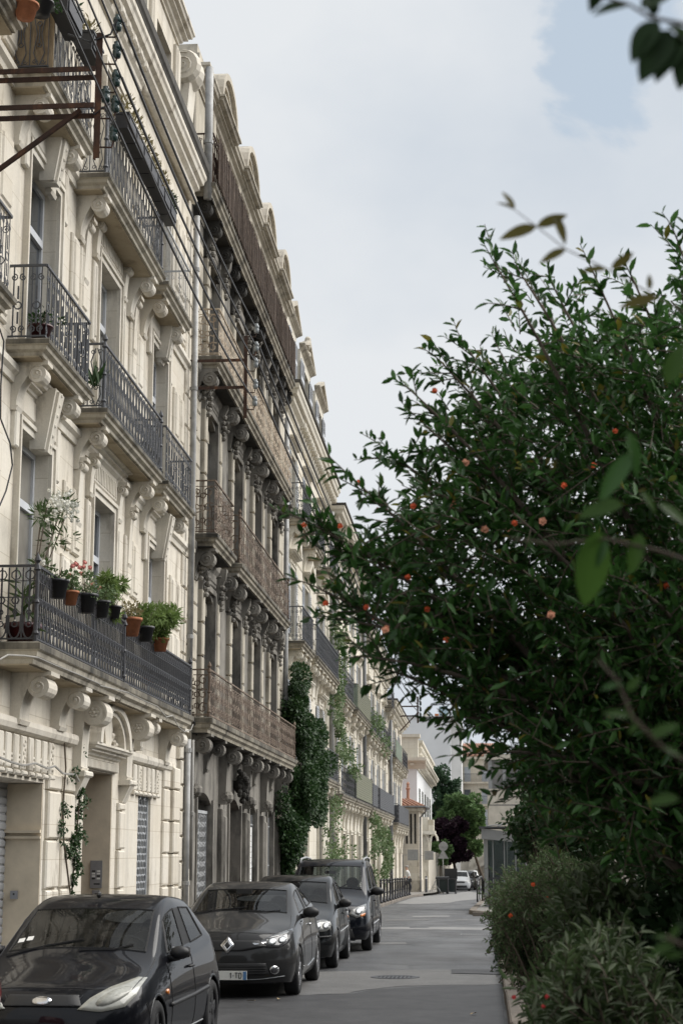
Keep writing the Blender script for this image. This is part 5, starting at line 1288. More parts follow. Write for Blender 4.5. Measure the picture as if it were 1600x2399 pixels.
    def hit_side(s, y, z, sg=1):
        h = s.bvh.ray_cast(Vector((sg * 2.0, y, z)), Vector((-sg, 0, 0)))
        return h[0] if h[0] else Vector((sg * s.P['w'] * .97, y, z))
    def hit_front(s, x, z):
        h = s.bvh.ray_cast(Vector((x, -1.0, z)), Vector((0, 1, 0)))
        return h[0] if h[0] else Vector((x, .1, z))
    def hit_top(s, x, y):
        h = s.bvh.ray_cast(Vector((x, y, 3.0)), Vector((0, 0, -1)))
        return h[0] if h[0] else Vector((x, y, .9))
    def proj(s, p, mode, off):
        if mode == 'f': h = s.hit_front(*p); return Vector((h.x, h.y - off, h.z))
        if mode == 't': h = s.hit_top(*p); return Vector((h.x, h.y, h.z + off))
        if mode == 'd':      # diagonal: from front corner
            d = Vector((-.62, .78, 0)) if p[0] > 0 else Vector((.62, .78, 0))
            o = Vector((p[0], s.dy, p[1])) - d * 2
            h = s.bvh.ray_cast(o, d); h = h[0] if h[0] else Vector((p[0], .2, p[1])); return h - d * off
        sg = -1 if mode == 'r' else 1
        h = s.hit_side(p[0], p[1], sg); return Vector((h.x + sg * off, h.y, h.z))
    def patch(s, name, poly, mode, mat, off=.006, rings=4, dens=4, parent=None):
        """panel laid on the body: star-shaped outline, refined and projected"""
        pts = []
        n0 = len(poly)
        for i in range(n0):
            a, b = poly[i], poly[(i + 1) % n0]
            for k in range(dens): t = k / dens; pts.append((a[0] + (b[0] - a[0]) * t, a[1] + (b[1] - a[1]) * t))
        cx = sum(p[0] for p in pts) / len(pts); cy = sum(p[1] for p in pts) / len(pts); n = len(pts); m = MB()
        for r in range(rings):
            q = 1 - r / rings
            for p in pts: m.v.append(tuple(s.proj((cx + (p[0] - cx) * q, cy + (p[1] - cy) * q), mode, off if r else -.012)) if r != 1 else tuple(s.proj((cx + (p[0] - cx) * .97, cy + (p[1] - cy) * .97), mode, off)))
        m.v.append(tuple(s.proj((cx, cy), mode, off)))
        for r in range(rings - 1):
            for i in range(n): m.f.append((r * n + i, r * n + (i + 1) % n, (r + 1) * n + (i + 1) % n, (r + 1) * n + i))
        for i in range(n): m.f.append(((rings - 1) * n + i, (rings - 1) * n + (i + 1) % n, rings * n))
        return lobj(name, m, M[mat] if isinstance(mat, str) else mat, parent or s.root, True)
    def line(s, name, pts, mode, mat, r=.004, off=.0, n=24):
        P_ = []
        L = [0]
        for a, b in zip(pts, pts[1:]): L.append(L[-1] + math.dist(a, b))
        for k in range(n + 1):
            d = L[-1] * k / n
            for i in range(len(pts) - 1):
                if d <= L[i + 1] + 1e-9: t = (d - L[i]) / max(1e-9, L[i + 1] - L[i]); P_.append((pts[i][0] + (pts[i + 1][0] - pts[i][0]) * t, pts[i][1] + (pts[i + 1][1] - pts[i][1]) * t)); break
        return lobj(name, MB().tube([s.proj(p, mode, off) for p in P_], r, 5), M[mat], s.root, True)
    def wheel(s, uw, sg):
        P = s.P; R = P['wr']; wz = P['wz']; x = sg * (P['w'] - .10); tw = .095
        t = lobj('wheel', MB().lathe([(R * .66, -tw), (R * .92, -tw), (R * .985, -tw * .8), (R, -tw * .45), (R, tw * .45), (R * .985, tw * .8), (R * .92, tw), (R * .66, tw), (R * .64, 0)], (x, uw, wz), 'x', 28, closed=True), M['tyre'], s.root, True)
        m = MB(); f = x + sg * tw * .82; rr = R * .66
        m.lathe([(rr, sg * .0), (rr * .93, sg * .012), (rr * .90, -sg * .05), (rr * .2, -sg * .06)], (f, uw, wz), 'x', 24, closed=True)
        ns = P.get('spokes', 5)
        for k in range(ns):
            a = 2 * math.pi * k / ns + .3
            for q in (-.16, .16) if P.get('twin') else (0,):
                b0, b1 = a + q * .5, a + q
                d0 = Vector((0, math.cos(b0), math.sin(b0))); d1 = Vector((0, math.cos(b1), math.sin(b1)))
                c = Vector((f, uw, wz)); nrm = Vector((sg, 0, 0)); tan = d1.cross(Vector((1, 0, 0)))
                h0, h1 = (.035, .024) if P.get('twin') else (.06, .045)
                A = c + d0 * rr * .16; B = c + d1 * rr * .93
                m.add([A + tan * h0, A - tan * h0, B - tan * h1, B + tan * h1, A + tan * h0 * .7 + nrm * .012, A - tan * h0 * .7 + nrm * .012, B - tan * h1 * .7 + nrm * .006, B + tan * h1 * .7 + nrm * .006], [(4, 5, 6, 7), (0, 1, 5, 4), (1, 2, 6, 5), (2, 3, 7, 6), (3, 0, 4, 7)])
        m.lathe([(rr * .24, -.0), (rr * .22, sg * .018), (.005, sg * .022)], (f, uw, wz), 'x', 14, closed=True)
        o = lobj('rim', m, M[P.get('rim', 'rim')], t)
    def interior(s):
        P = s.P; w = P['w']; c = P['cab']
        m = MB(); m.box(-w * .82, w * .82, c[0] - .25, c[1], .34, .38); m.box(-w * .80, w * .80, c[0] - .22, c[0] + .22, .38, P['dash']); lobj('dashboard', m, M['trim'], s.root)
        for sg in (-1, 1):
            q = MB(); y = c[0] + .72; x = sg * w * .42
            q.prism([(y - .1, .42), (y + .42, .42), (y + .62, 1.02), (y + .52, 1.06), (y + .36, .60), (y - .1, .58)], 'x', x - .24, x + .24)
            q.blob((x, y + .60, P.get('hz', 1.14)), .13, .07, .12, 10, 7)
            q.blob((x, y + .55, .98), .22, .08, .14, 10, 7)
            lobj('front_seat', q, M['seat_blue' if (sg < 0 and P.get('blue')) else 'seat'], s.root, False)
        q = MB(); y = c[1] - .75; q.prism([(y - .4, .42), (y + .1, .42), (y + .3, 1.0), (y + .2, 1.02), (y, .6), (y - .4, .58)], 'x', -w * .72, w * .72)
        for x in (-.4, 0, .4): q.blob((x * w, y + .27, 1.06), .12, .05, .09, 8, 6)
        lobj('rear_seat', q, M['seat'], s.root)
        q = MB(); q.tube([(w * .42 + .18 * math.cos(a), c[0] + .34 + .06 * math.sin(a), P['dash'] + .02 + .17 * math.sin(a)) for a in [2 * math.pi * k / 16 for k in range(16)]], .014, 5, closed=True); lobj('steering_wheel', q, M['trim'], s.root)
        z = P.get('mirz', P['dash'] + .33); lobj('inner_mirror', MB().box(-.11, .11, c[0] + .30, c[0] + .33, z, z + .06), M['trim'], s.root)
    def mirror(s, y, z, sg=1, mat='trim', size=1.0, sx=.13):
        h = s.hit_side(y, z, sg); x = h.x
        m = MB(); m.blob((x + sg * sx, y, z + .06), .115 * size, .075 * size, .075 * size, 12, 8); m.tube([(x - sg * .03, y + .03, z), (x + sg * .09, y + .01, z + .025)], .035, 6)
        o = lobj('wing_mirror', m, M[mat], s.root, True)
        lobj('mirror_glass', MB().box(x + sg * sx - .08, x + sg * sx + .08, y + .055, y + .072, z + .015, z + .11), M['chrome'], o)
    def wiper(s, pts):
        P_ = [s.proj(p, 't', .012) for p in pts]; lobj('wiper', MB().tube(P_, .009, 4), M['trim'], s.root)
    def handle(s, y, z, sg=1):
        a, b = s.hit_side(y - .09, z, sg), s.hit_side(y + .09, z, sg)
        lobj('door_handle', MB().tube([a, (a.x + sg * .028, a.y + .02, a.z), (b.x + sg * .028, b.y - .02, b.z), b], .013, 6), M[s.P.get('hmat', 'trim')], s.root, True)
def text_bars(parent, strokes, x, y, z, h, t, mat, face=-1):
    """lettering drawn as short flat strokes on a plate that faces the camera (plane y)"""
    for ch in strokes:
        m = MB()
        for seg in ch['s']:
            pts = [(x + ch['x'] + px * h, y, z + pz * h) for px, pz in seg]
            m.tube(pts, t, 4)
        lobj('letter', m, M[mat], parent)
LET = {'1': [[(.1, .75), (.28, 1.0), (.28, 0)]], '-': [[(.1, .45), (.3, .45)]], 'T': [[(0, 1), (.55, 1)], [(.275, 1), (.275, 0)]], 'D': [[(.03, 0), (.03, 1), (.32, 1), (.5, .8), (.5, .2), (.32, 0), (.03, 0)]],
       'A': [[(0, 0), (.25, 1), (.5, 0)], [(.1, .35), (.4, .35)]], '4': [[(.4, 0), (.4, 1), (.02, .3), (.52, .3)]]}
def hatch(L, w, H, scale=1.0, **k):
    P = dict(w=w, L=L, arch=.345, wz=.30, wr=.30, zsill=.19, axles=(.78, L - .66), cab=(1.28, L - .35), dash=.92); P.update(k); return P

# ---- the near black three-door hatchback
fw = .835
PF = hatch(3.92, fw, 1.46, arch=.345, axles=(.80, 3.29), rim='rim_dark', spokes=5, blue=True, lip='paint_black', dash=.90, hz=1.10,
  cols=[dict(t='h', u=.34, zb=.69, zc=.80, vb=.92, fl=.985), dict(t='h', u=.66, zb=.79, zc=.885, vb=.93), dict(t='h', u=1.06, ub=1.12, zb=.875, zc=.965, vb=.92, bow=.16, tag='cowl'),
        dict(t='c', u=1.32, ub=1.30, zb=.870, ut=1.80, zt=1.41, vt=.605, bow=.07, du=-.05, tag='W'), dict(t='c', u=2.30, ub=2.30, zb=.895, ut=2.24, zt=1.46, vt=.60, tag='Bf'), dict(t='c', u=2.40, ub=2.40, zb=.90, ut=2.34, zt=1.46, vt=.60, tag='Br'),
        dict(t='c', u=3.28, ub=3.30, zb=.96, ut=2.96, zt=1.43, vt=.585, du=-.06, tag='Q', vb=.925), dict(t='c', u=3.55, ub=3.50, zb=1.03, ut=3.28, zt=1.38, vt=.56, tag='R', vb=.91), dict(t='h', u=3.72, ub=3.70, zb=.98, zc=1.02, vb=.86, tag='hatch')],
  nose=dict(c=([.06, .01, .0, .05, .17], 0, [.19, .30, .46, .62, .745]), m=([.08, .03, .02, .07, .19], .50, [.19, .30, .46, .62, .74]), k=([.22, .15, .13, .17, .27], .86, [.19, .30, .46, .61, .705])),
  tail=dict(c=([3.86, 3.92, 3.92, 3.90, 3.84], 0, [.22, .34, .52, .75, .98]), m=([3.84, 3.90, 3.90, 3.88, 3.82], .5, [.22, .34, .52, .75, .98]), k=([3.74, 3.80, 3.80, 3.79, 3.76], .86, [.22, .34, .52, .75, .96])))
car1 = Car('parked_car', 'black three-door hatchback with round pale headlights, nearest parked car', PF, (-3.64, 14.35, 0), 'paint_black', glass='car_glass_dusty', rz=-.036)
hl = [(.30, .575), (.50, .555), (.68, .59), (.745, .68), (.755, .80), (.69, .81), (.53, .75), (.39, .665)]
for sg in (1, -1):
    H_ = car1.patch('headlight', [(sg * x, z) for x, z in hl], 'f', 'lamp_pale', .014, 6, 6)
    car1.patch('reflector', [(sg * .575 + .13 * math.cos(a), .675 + .055 * math.sin(a) + .05 * math.cos(a)) for a in [k * math.pi / 6 for k in range(12)]], 'f', 'lamp_inner', .018, 3, 2, H_)
car1.patch('grille', [(-.34, .60), (.34, .60), (.30, .69), (-.30, .69)], 'f', 'trim', .014, 6, 8)
m = MB()
for k in range(26):
    x = -.30 + k * .024
    for d in (-1, 1): m.tube([car1.proj((x - d * .03, .605), 'f', .012), car1.proj((x + d * .03, .685), 'f', .012)], .003, 3)
lobj('grille_mesh', m, M['iron_grey'], car1.root)
car1.patch('badge', [(.085 * math.cos(a), .645 + .034 * math.sin(a)) for a in [k * math.pi / 8 for k in range(16)]], 'f', 'chrome', .022, 4, 2)
car1.patch('bumper_intake', [(-.55, .24), (.55, .24), (.50, .36), (-.50, .36)], 'f', 'trim', .016, 6, 8)
car1.line('bonnet_edge', [(-.70, .33), (-.42, .215), (0, .195), (.42, .215), (.70, .33)], 't', 'trim', .005); car1.line('bonnet_gap', [(.70, .33), (.735, .75), (.72, 1.12)], 't', 'trim', .005)
car1.line('side_moulding', [(1.28, .52), (2.25, .53), (3.0, .55)], 's', 'trim', .022, .004); car1.line('sill_line', [(1.2, .24), (2.9, .25)], 's', 'iron_light', .008, .0)
car1.line('door_gap', [(1.33, .88), (1.36, .6), (1.32, .12)], 's', 'trim', .005); car1.line('door_gap', [(2.36, .92), (2.40, .6), (2.36, .26)], 's', 'trim', .005)
car1.line('bumper_gap', [(.42, .60), (.5, .50)], 's', 'trim', .005)
car1.patch('side_indicator', [(1.18 + .035 * math.cos(a), .64 + .026 * math.sin(a)) for a in [k * math.pi / 5 for k in range(10)]], 's', 'lamp_orange', .014, 3, 2)
car1.mirror(1.46, .90, 1, 'trim', .80, .10); car1.mirror(1.46, .90, -1, 'trim', .80, .10); car1.handle(2.22, .80); car1.handle(2.22, .80, -1)
car1.wiper([(-.62, 1.03), (-.3, 1.08), (.05, 1.16)]); car1.wiper([(.05, .99), (.35, 1.05), (.50, 1.18)])
lobj('aerial', MB().blob((0.0, 1.86, 1.46), .025, .04, .03, 8, 6), M['trim'], car1.root)
for k, x in enumerate((-.58, -.50)): lobj('windscreen_sticker', MB().add([car1.proj((x, 1.24), 't', .003), car1.proj((x + .06, 1.23), 't', .003), car1.proj((x + .06, 1.29), 't', .003), car1.proj((x, 1.30), 't', .003)], [(0, 1, 2, 3)]), M['white_paint'], car1.root)

# ---- dark grey five-door hatchback with diamond badge
cw = .865
PC = hatch(4.06, cw, 1.45, arch=.355, wr=.315, wz=.315, axles=(.85, 3.44), twin=True, spokes=5, lip='paint_grey', dash=.96, hz=1.12, hmat='chrome',
  cols=[dict(t='h', u=.40, zb=.76, zc=.90, vb=.90, fl=.985), dict(t='h', u=.70, zb=.86, zc=.965, vb=.92), dict(t='h', u=1.12, ub=1.16, zb=.955, zc=1.03, vb=.91, bow=.18, tag='cowl'),
        dict(t='c', u=1.38, ub=1.36, zb=.965, ut=1.98, zt=1.40, vt=.61, bow=.08, du=-.06, tag='W'), dict(t='c', u=2.40, ub=2.40, zb=1.00, ut=2.36, zt=1.445, vt=.60, tag='Bf'), dict(t='c', u=2.50, ub=2.50, zb=1.005, ut=2.46, zt=1.445, vt=.60, tag='Br'),
        dict(t='c', u=3.26, ub=3.26, zb=1.08, ut=3.08, zt=1.41, vt=.57, du=-.05, tag='Q', vb=.93), dict(t='c', u=3.60, ub=3.56, zb=1.06, ut=3.44, zt=1.36, vt=.55, tag='R', vb=.93), dict(t='h', u=3.86, ub=3.84, zb=.98, zc=1.03, vb=.86, tag='hatch')],
  nose=dict(c=([.08, .02, .0, .03, .12], 0, [.20, .31, .48, .68, .85]), m=([.10, .04, .03, .05, .15], .52, [.20, .31, .48, .67, .835]), k=([.27, .20, .17, .21, .33], .86, [.20, .31, .48, .66, .77])),
  tail=dict(c=([4.0, 4.06, 4.06, 4.02, 3.96], 0, [.24, .36, .54, .77, .98]), m=([3.98, 4.04, 4.04, 4.0, 3.94], .5, [.24, .36, .54, .77, .98]), k=([3.86, 3.94, 3.94, 3.92, 3.88], .86, [.24, .36, .54, .77, .96])))
car2 = Car('parked_car', 'dark grey hatchback with diamond badge and chrome grille bar, second in the row', PC, (-3.27, 22.5, 0), 'paint_grey')
for sg in (1, -1):
    H_ = car2.patch('headlight', [(sg * x, z) for x, z in [(.36, .70), (.50, .64), (.66, .635), (.765, .69), (.80, .81), (.775, .865), (.62, .82), (.46, .755)]], 'f', 'lamp_dark', .012, 5)
    for cx, cz, r in ((.56, .715, .06), (.685, .735, .055)): car2.patch('reflector', [(sg * cx + r * math.cos(a), cz + r * .8 * math.sin(a)) for a in [k * math.pi / 5 for k in range(10)]], 'f', 'lamp_bright', .018, 3, 2, H_)
    car2.patch('lamp_strip', [(sg * x, z) for x, z in [(.47, .745), (.60, .795), (.74, .835), (.74, .81), (.60, .77)]], 'f', 'lamp_clear', .018, 3, 3, H_)
    Fg = car2.patch('fog_lamp', [(sg * .60 + .062 * math.cos(a), .36 + .058 * math.sin(a)) for a in [k * math.pi / 6 for k in range(12)]], 'f', 'chrome', .010, 3, 2)
    car2.patch('fog_lens', [(sg * .60 + .045 * math.cos(a), .36 + .042 * math.sin(a)) for a in [k * math.pi / 6 for k in range(12)]], 'f', 'lamp_dark', .016, 3, 2, Fg)
car2.patch('grille', [(-.52, .66), (-.2, .60), (.2, .60), (.52, .66), (.40, .735), (-.40, .735)], 'f', 'trim', .016, 6, 8)
for sg in (1, -1): car2.patch('chrome_bar', [(sg * .16, .655), (sg * .50, .69), (sg * .50, .715), (sg * .16, .69)], 'f', 'chrome', .014, 3, 4)
Bd = car2.patch('badge', [(0, .565), (.095, .675), (0, .785), (-.095, .675)], 'f', 'chrome', .026, 4, 4)
car2.patch('badge_centre', [(0, .625), (.04, .675), (0, .725), (-.04, .675)], 'f', 'trim', .032, 3, 3, Bd)
car2.patch('lower_grille', [(-.55, .30), (.55, .30), (.50, .45), (-.50, .45)], 'f', 'trim', .016, 6, 8)
for k in range(4): car2.line('grille_bar', [(-.50, .325 + k * .03), (.50, .325 + k * .03)], 'f', 'rim_dark', .005, .018)
car2.line('lower_lip', [(-.72, .28), (-.4, .245), (0, .24), (.4, .245), (.72, .28)], 'f', 'iron_light', .006, .006)
np_ = lobj('number_plate', MB().box(-.26, .26, -.03, .02, .245, .355), M['plate'], car2.root)
lobj('plate_band', MB().box(.215, .258, -.033, -.029, .248, .352), M['plate_blue'], np_); lobj('plate_band', MB().box(-.258, -.215, -.033, -.029, .248, .352), M['plate_blue'], np_)
xx = .205
for ch in 'DT-1':                                  # the visible end of the plate, laid from its right edge inwards
    wd = {'D': .046, 'T': .05, '-': .034, '1': .036}[ch]; xx -= wd
    m = MB()
    for sgm in LET[ch]: m.tube([(xx + p * .066, -.032, .268 + z * .066) for p, z in sgm], .0062, 4)
    lobj('letter', m, M['ink'], np_)
car2.line('bonnet_edge', [(-.74, .42), (-.42, .20), (0, .15), (.42, .20), (.74, .42)], 't', 'trim', .005); car2.line('bonnet_gap', [(.72, .45), (.735, .80), (.70, 1.15)], 't', 'trim', .004); car2.line('bonnet_gap', [(-.72, .45), (-.735, .80), (-.70, 1.15)], 't', 'trim', .004)
car2.line('door_gap', [(1.38, .94), (1.42, .6), (1.36, .28)], 's', 'trim', .005); car2.line('door_gap', [(2.45, .98), (2.50, .6), (2.42, .28)], 's', 'trim', .005)
car2.line('sill_moulding', [(1.40, .33), (2.0, .30), (2.85, .36)], 's', 'chrome', .008, .004); car2.line('chrome_strip', [(1.32, .90), (1.52, .925)], 's', 'chrome', .01, .004)
car2.mirror(1.58, .98, 1, 'trim', 1.0, .13); car2.mirror(1.58, .98, -1, 'trim', 1.0, .13); car2.handle(2.32, .86)
car2.wiper([(-.62, 1.10), (-.3, 1.13), (.10, 1.20)]); car2.wiper([(.0, 1.04), (.35, 1.09), (.55, 1.20)])

# ---- small charcoal five-door, third
PT = hatch(3.92, .83, 1.47, arch=.345, wr=.31, wz=.31, axles=(.80, 3.30), spokes=7, lip='paint_char', dash=.95, hz=1.12,
  cols=[dict(t='h', u=.36, zb=.74, zc=.84, vb=.92, fl=.985), dict(t='h', u=.66, zb=.82, zc=.92, vb=.93), dict(t='h', u=1.06, ub=1.12, zb=.92, zc=1.0, vb=.92, bow=.12, tag='cowl'),
        dict(t='c', u=1.32, ub=1.30, zb=.935, ut=1.84, zt=1.43, vt=.61, bow=.06, du=-.05, tag='W'), dict(t='c', u=2.26, ub=2.26, zb=.955, ut=2.22, zt=1.47, vt=.60, tag='Bf'), dict(t='c', u=2.36, ub=2.36, zb=.96, ut=2.32, zt=1.47, vt=.60, tag='Br'),
        dict(t='c', u=3.14, ub=3.16, zb=1.0, ut=2.96, zt=1.44, vt=.58, du=-.05, tag='Q'), dict(t='c', u=3.50, ub=3.46, zb=1.02, ut=3.34, zt=1.39, vt=.56, tag='R', vb=.93), dict(t='h', u=3.72, ub=3.70, zb=.98, zc=1.02, vb=.86, tag='hatch')],
  nose=dict(c=([.05, .0, .0, .05, .14], 0, [.20, .31, .47, .65, .79]), m=([.07, .02, .02, .07, .16], .55, [.20, .31, .47, .65, .785]), k=([.22, .15, .14, .18, .27], .88, [.20, .31, .47, .64, .745])),
  tail=PF['tail'])
car3 = Car('parked_car', 'charcoal small hatchback with twin round headlights, third in the row', PT, (-3.18, 28.0, 0), 'paint_char')
for sg in (1, -1):
    H_ = car3.patch('headlight', [(sg * .615 + .15 * math.cos(a), .69 + .095 * math.sin(a)) for a in [k * math.pi / 8 for k in range(16)]], 'f', 'lamp_clear', .014, 4, 2)
    for dx in (-.065, .065): car3.patch('reflector', [(sg * (.615 + dx) + .055 * math.cos(a), .69 + .055 * math.sin(a)) for a in [k * math.pi / 5 for k in range(10)]], 'f', 'lamp_bright', .020, 3, 2, H_)
car3.patch('grille', [(-.40, .62), (.40, .62), (.44, .73), (-.44, .73)], 'f', 'trim', .016, 6, 8); car3.patch('badge', [(.055 * math.cos(a), .68 + .055 * math.sin(a)) for a in [k * math.pi / 8 for k in range(16)]], 'f', 'chrome', .016, 3, 2)
car3.patch('bumper_intake', [(-.6, .25), (.6, .25), (.55, .37), (-.55, .37)], 'f', 'trim', .016, 6, 8); car3.line('bumper_strip', [(-.76, .52), (0, .50), (.76, .52)], 'f', 'trim', .018, .004)
car3.line('side_moulding', [(1.28, .55), (2.2, .56), (3.0, .58)], 's', 'iron_light', .012, .003); car3.line('door_gap', [(1.32, .90), (1.36, .6), (1.30, .28)], 's', 'trim', .005); car3.line('door_gap', [(2.31, .94), (2.34, .6), (2.28, .28)], 's', 'trim', .005)
car3.mirror(1.52, .95, 1, 'trim', 0.95, .12); car3.mirror(1.52, .95, -1, 'trim', 0.95, .12); car3.handle(2.16, .83); car3.handle(3.02, .85); car3.wiper([(-.5, 1.06), (.1, 1.14)])
car3.line('bonnet_edge', [(-.72, .36), (-.4, .20), (0, .17), (.4, .20), (.72, .36)], 't', 'trim', .005)

# ---- tall dark people carrier with roof rails, fourth
PV = hatch(4.36, .875, 1.80, arch=.375, wr=.33, wz=.33, axles=(.88, 3.60), spokes=5, lip='trim', dash=1.10, hz=1.30, zsill=.23, cab=(1.30, 4.0), mirz=1.50,
  cols=[dict(t='h', u=.40, zb=.85, zc=.98, vb=.92, fl=.985), dict(t='h', u=.72, zb=.95, zc=1.06, vb=.93), dict(t='h', u=1.06, ub=1.10, zb=1.05, zc=1.14, vb=.92, bow=.12, tag='cowl'),
        dict(t='c', u=1.30, ub=1.28, zb=1.065, ut=1.84, zt=1.76, vt=.66, bow=.06, du=-.05, tag='W'), dict(t='c', u=2.28, ub=2.28, zb=1.08, ut=2.26, zt=1.80, vt=.66, tag='Bf'), dict(t='c', u=2.40, ub=2.40, zb=1.08, ut=2.38, zt=1.80, vt=.66, tag='Br'),
        dict(t='c', u=3.28, ub=3.28, zb=1.09, ut=3.26, zt=1.80, vt=.655, tag='Q'), dict(t='c', u=3.40, ub=3.40, zb=1.09, ut=3.38, zt=1.80, vt=.655, tag='Br2'), dict(t='c', u=4.08, ub=4.06, zb=1.09, ut=4.00, zt=1.78, vt=.64, tag='Q2'),
        dict(t='c', u=4.22, ub=4.20, zb=1.10, ut=4.14, zt=1.74, vt=.63, tag='R', vb=.93), dict(t='h', u=4.30, ub=4.28, zb=1.04, zc=1.08, vb=.90, tag='hatch')],
  nose=dict(c=([.06, .0, .0, .04, .16], 0, [.24, .34, .52, .74, .92]), m=([.08, .02, .02, .06, .18], .55, [.24, .34, .52, .74, .91]), k=([.24, .17, .15, .20, .30], .88, [.24, .34, .52, .73, .86])),
  tail=dict(c=([4.32, 4.36, 4.36, 4.34, 4.33], 0, [.27, .38, .56, .8, 1.04]), m=([4.32, 4.36, 4.36, 4.34, 4.32], .5, [.27, .38, .56, .8, 1.04]), k=([4.26, 4.31, 4.31, 4.31, 4.30], .9, [.27, .38, .56, .8, 1.03])))
car4 = Car('parked_van', 'tall blue-black people carrier with roof rails, fourth in the row', PV, (-2.98, 33.0, 0), 'paint_navy'); car4.root.scale = (1, 1, .955)
car4.root['category'] = 'van'
for sg in (1, -1):
    H_ = car4.patch('headlight', [(sg * x, z) for x, z in [(.48, .72), (.62, .66), (.76, .70), (.80, .84), (.78, .93), (.64, .88), (.52, .82)]], 'f', 'lamp_clear', .014, 5)
    car4.patch('reflector', [(sg * .66 + .07 * math.cos(a), .79 + .07 * math.sin(a)) for a in [k * math.pi / 5 for k in range(10)]], 'f', 'lamp_bright', .02, 3, 2, H_)
    car4.patch('indicator', [(sg * x, z) for x, z in [(.70, .68), (.775, .70), (.79, .76), (.70, .73)]], 'f', 'lamp_orange', .019, 3, 2, H_)
    rr = MB(); pts = [car4.proj((sg * .63, 1.96), 't', .0), car4.proj((sg * .63, 2.06), 't', .06), car4.proj((sg * .63, 3.0), 't', .065), car4.proj((sg * .62, 3.9), 't', .06), car4.proj((sg * .62, 4.0), 't', 0)]
    rr.tube(pts, .022, 6); lobj('roof_rail', rr, M['iron_light'], car4.root, True)
car4.patch('grille', [(-.45, .68), (.45, .68), (.42, .80), (-.42, .80)], 'f', 'trim', .016, 6, 8); car4.patch('bumper_intake', [(-.6, .28), (.6, .28), (.55, .45), (-.55, .45)], 'f', 'trim', .016, 6, 8)
car4.line('side_moulding', [(1.35, .50), (3.1, .52)], 's', 'iron_light', .014, .004); car4.line('door_gap', [(1.36, 1.0), (1.40, .6), (1.34, .32)], 's', 'trim', .006); car4.line('door_gap', [(2.34, 1.05), (2.36, .6), (2.34, .32)], 's', 'trim', .006)
car4.mirror(1.52, 1.09, 1, 'trim', 1.15, .13); car4.mirror(1.52, 1.09, -1, 'trim', 1.15, .13); car4.handle(2.18, .95); car4.handle(2.5, .95); car4.wiper([(-.5, 1.04), (.1, 1.12)])
# ---- tail of a silver car at the lower left edge of the picture
nr = thing('parked_car', 'silver car corner with red tail lamp at the lower left edge', 'car', (-4.47, 12.1, 0), 'cars parked along the left kerb')
m = MB(); prof = [(.0, .35), (-.02, .6), (.02, .85), (.10, 1.02), (.30, 1.10)]
vs_ = []; N = 10
for k in range(N + 1):
    a = math.pi / 2 * k / N; cx, sy = math.cos(a), math.sin(a)
    for d, z in prof: vs_.append((.55 + (.28 - d) * sy * .9, 1.0 + (.45 - d) * cx, z))
n = len(prof); m.add(vs_, [(i * n + j, (i + 1) * n + j, (i + 1) * n + j + 1, i * n + j + 1) for i in range(N) for j in range(n - 1)])
m.box(-.8, .76, -2.6, .9, .35, 1.0); lobj('body', m, M['paint_silver'], nr, True)
m = MB()
for k in range(N + 1):
    a = math.pi / 2 * k / N; cx, sy = math.cos(a), math.sin(a)
    for d, z in ((-.015, .66), (-.03, .8), (.0, .95)): m.v.append((.55 + (.28 - d) * sy * .9, 1.0 + (.45 - d) * cx, z))
for i in range(N):
    for j in range(2): m.f.append((i * 3 + j, (i + 1) * 3 + j, (i + 1) * 3 + j + 1, i * 3 + j + 1))
lobj('tail_lamp', m, M['lamp_red'], nr, True)

# ---- far cars beyond the bins
def far_car(label, x, y, mat, tall=1.0):
    P = dict(PT); P = {**PT, 'lip': mat}
    c = Car('parked_car', label, P, (x, y, zr(y)), mat, 'cars parked far down the street', lev=2)
    for sg in (1, -1): c.patch('headlight', [(sg * q, z) for q, z in [(.44, .66), (.74, .68), (.76, .78), (.5, .74)]], 'f', 'lamp_clear', .014, 4)
    c.patch('grille', [(-.42, .60), (.42, .60), (.44, .72), (-.44, .72)], 'f', 'trim', .016, 6, 8); c.patch('bumper_intake', [(-.6, .25), (.6, .25), (.55, .42), (-.55, .42)], 'f', 'trim', .016, 6, 8)
    c.mirror(1.52, .95, 1, 'trim', 0.95, .12); c.root.scale = (1.06, 1.06, tall); return c
for lab, px, yy, mt, tl in (('silver car just behind the two black bins', 1076, 141, 'paint_silver', 1.1), ('dark grey car behind the silver one beyond the bins', 1090, 150, 'paint_grey', 1.05), ('white car in the middle of the far row', 1094, 160, 'paint_white', 1.12), ('black car second from the end of the far row', 1099, 171, 'paint_char', 1.05), ('white car at the very end of the far row', 1103, 184, 'paint_white', 1.15)):
    far_car(lab, at(px, 2070, Y=yy)[0], yy, mt, tl)

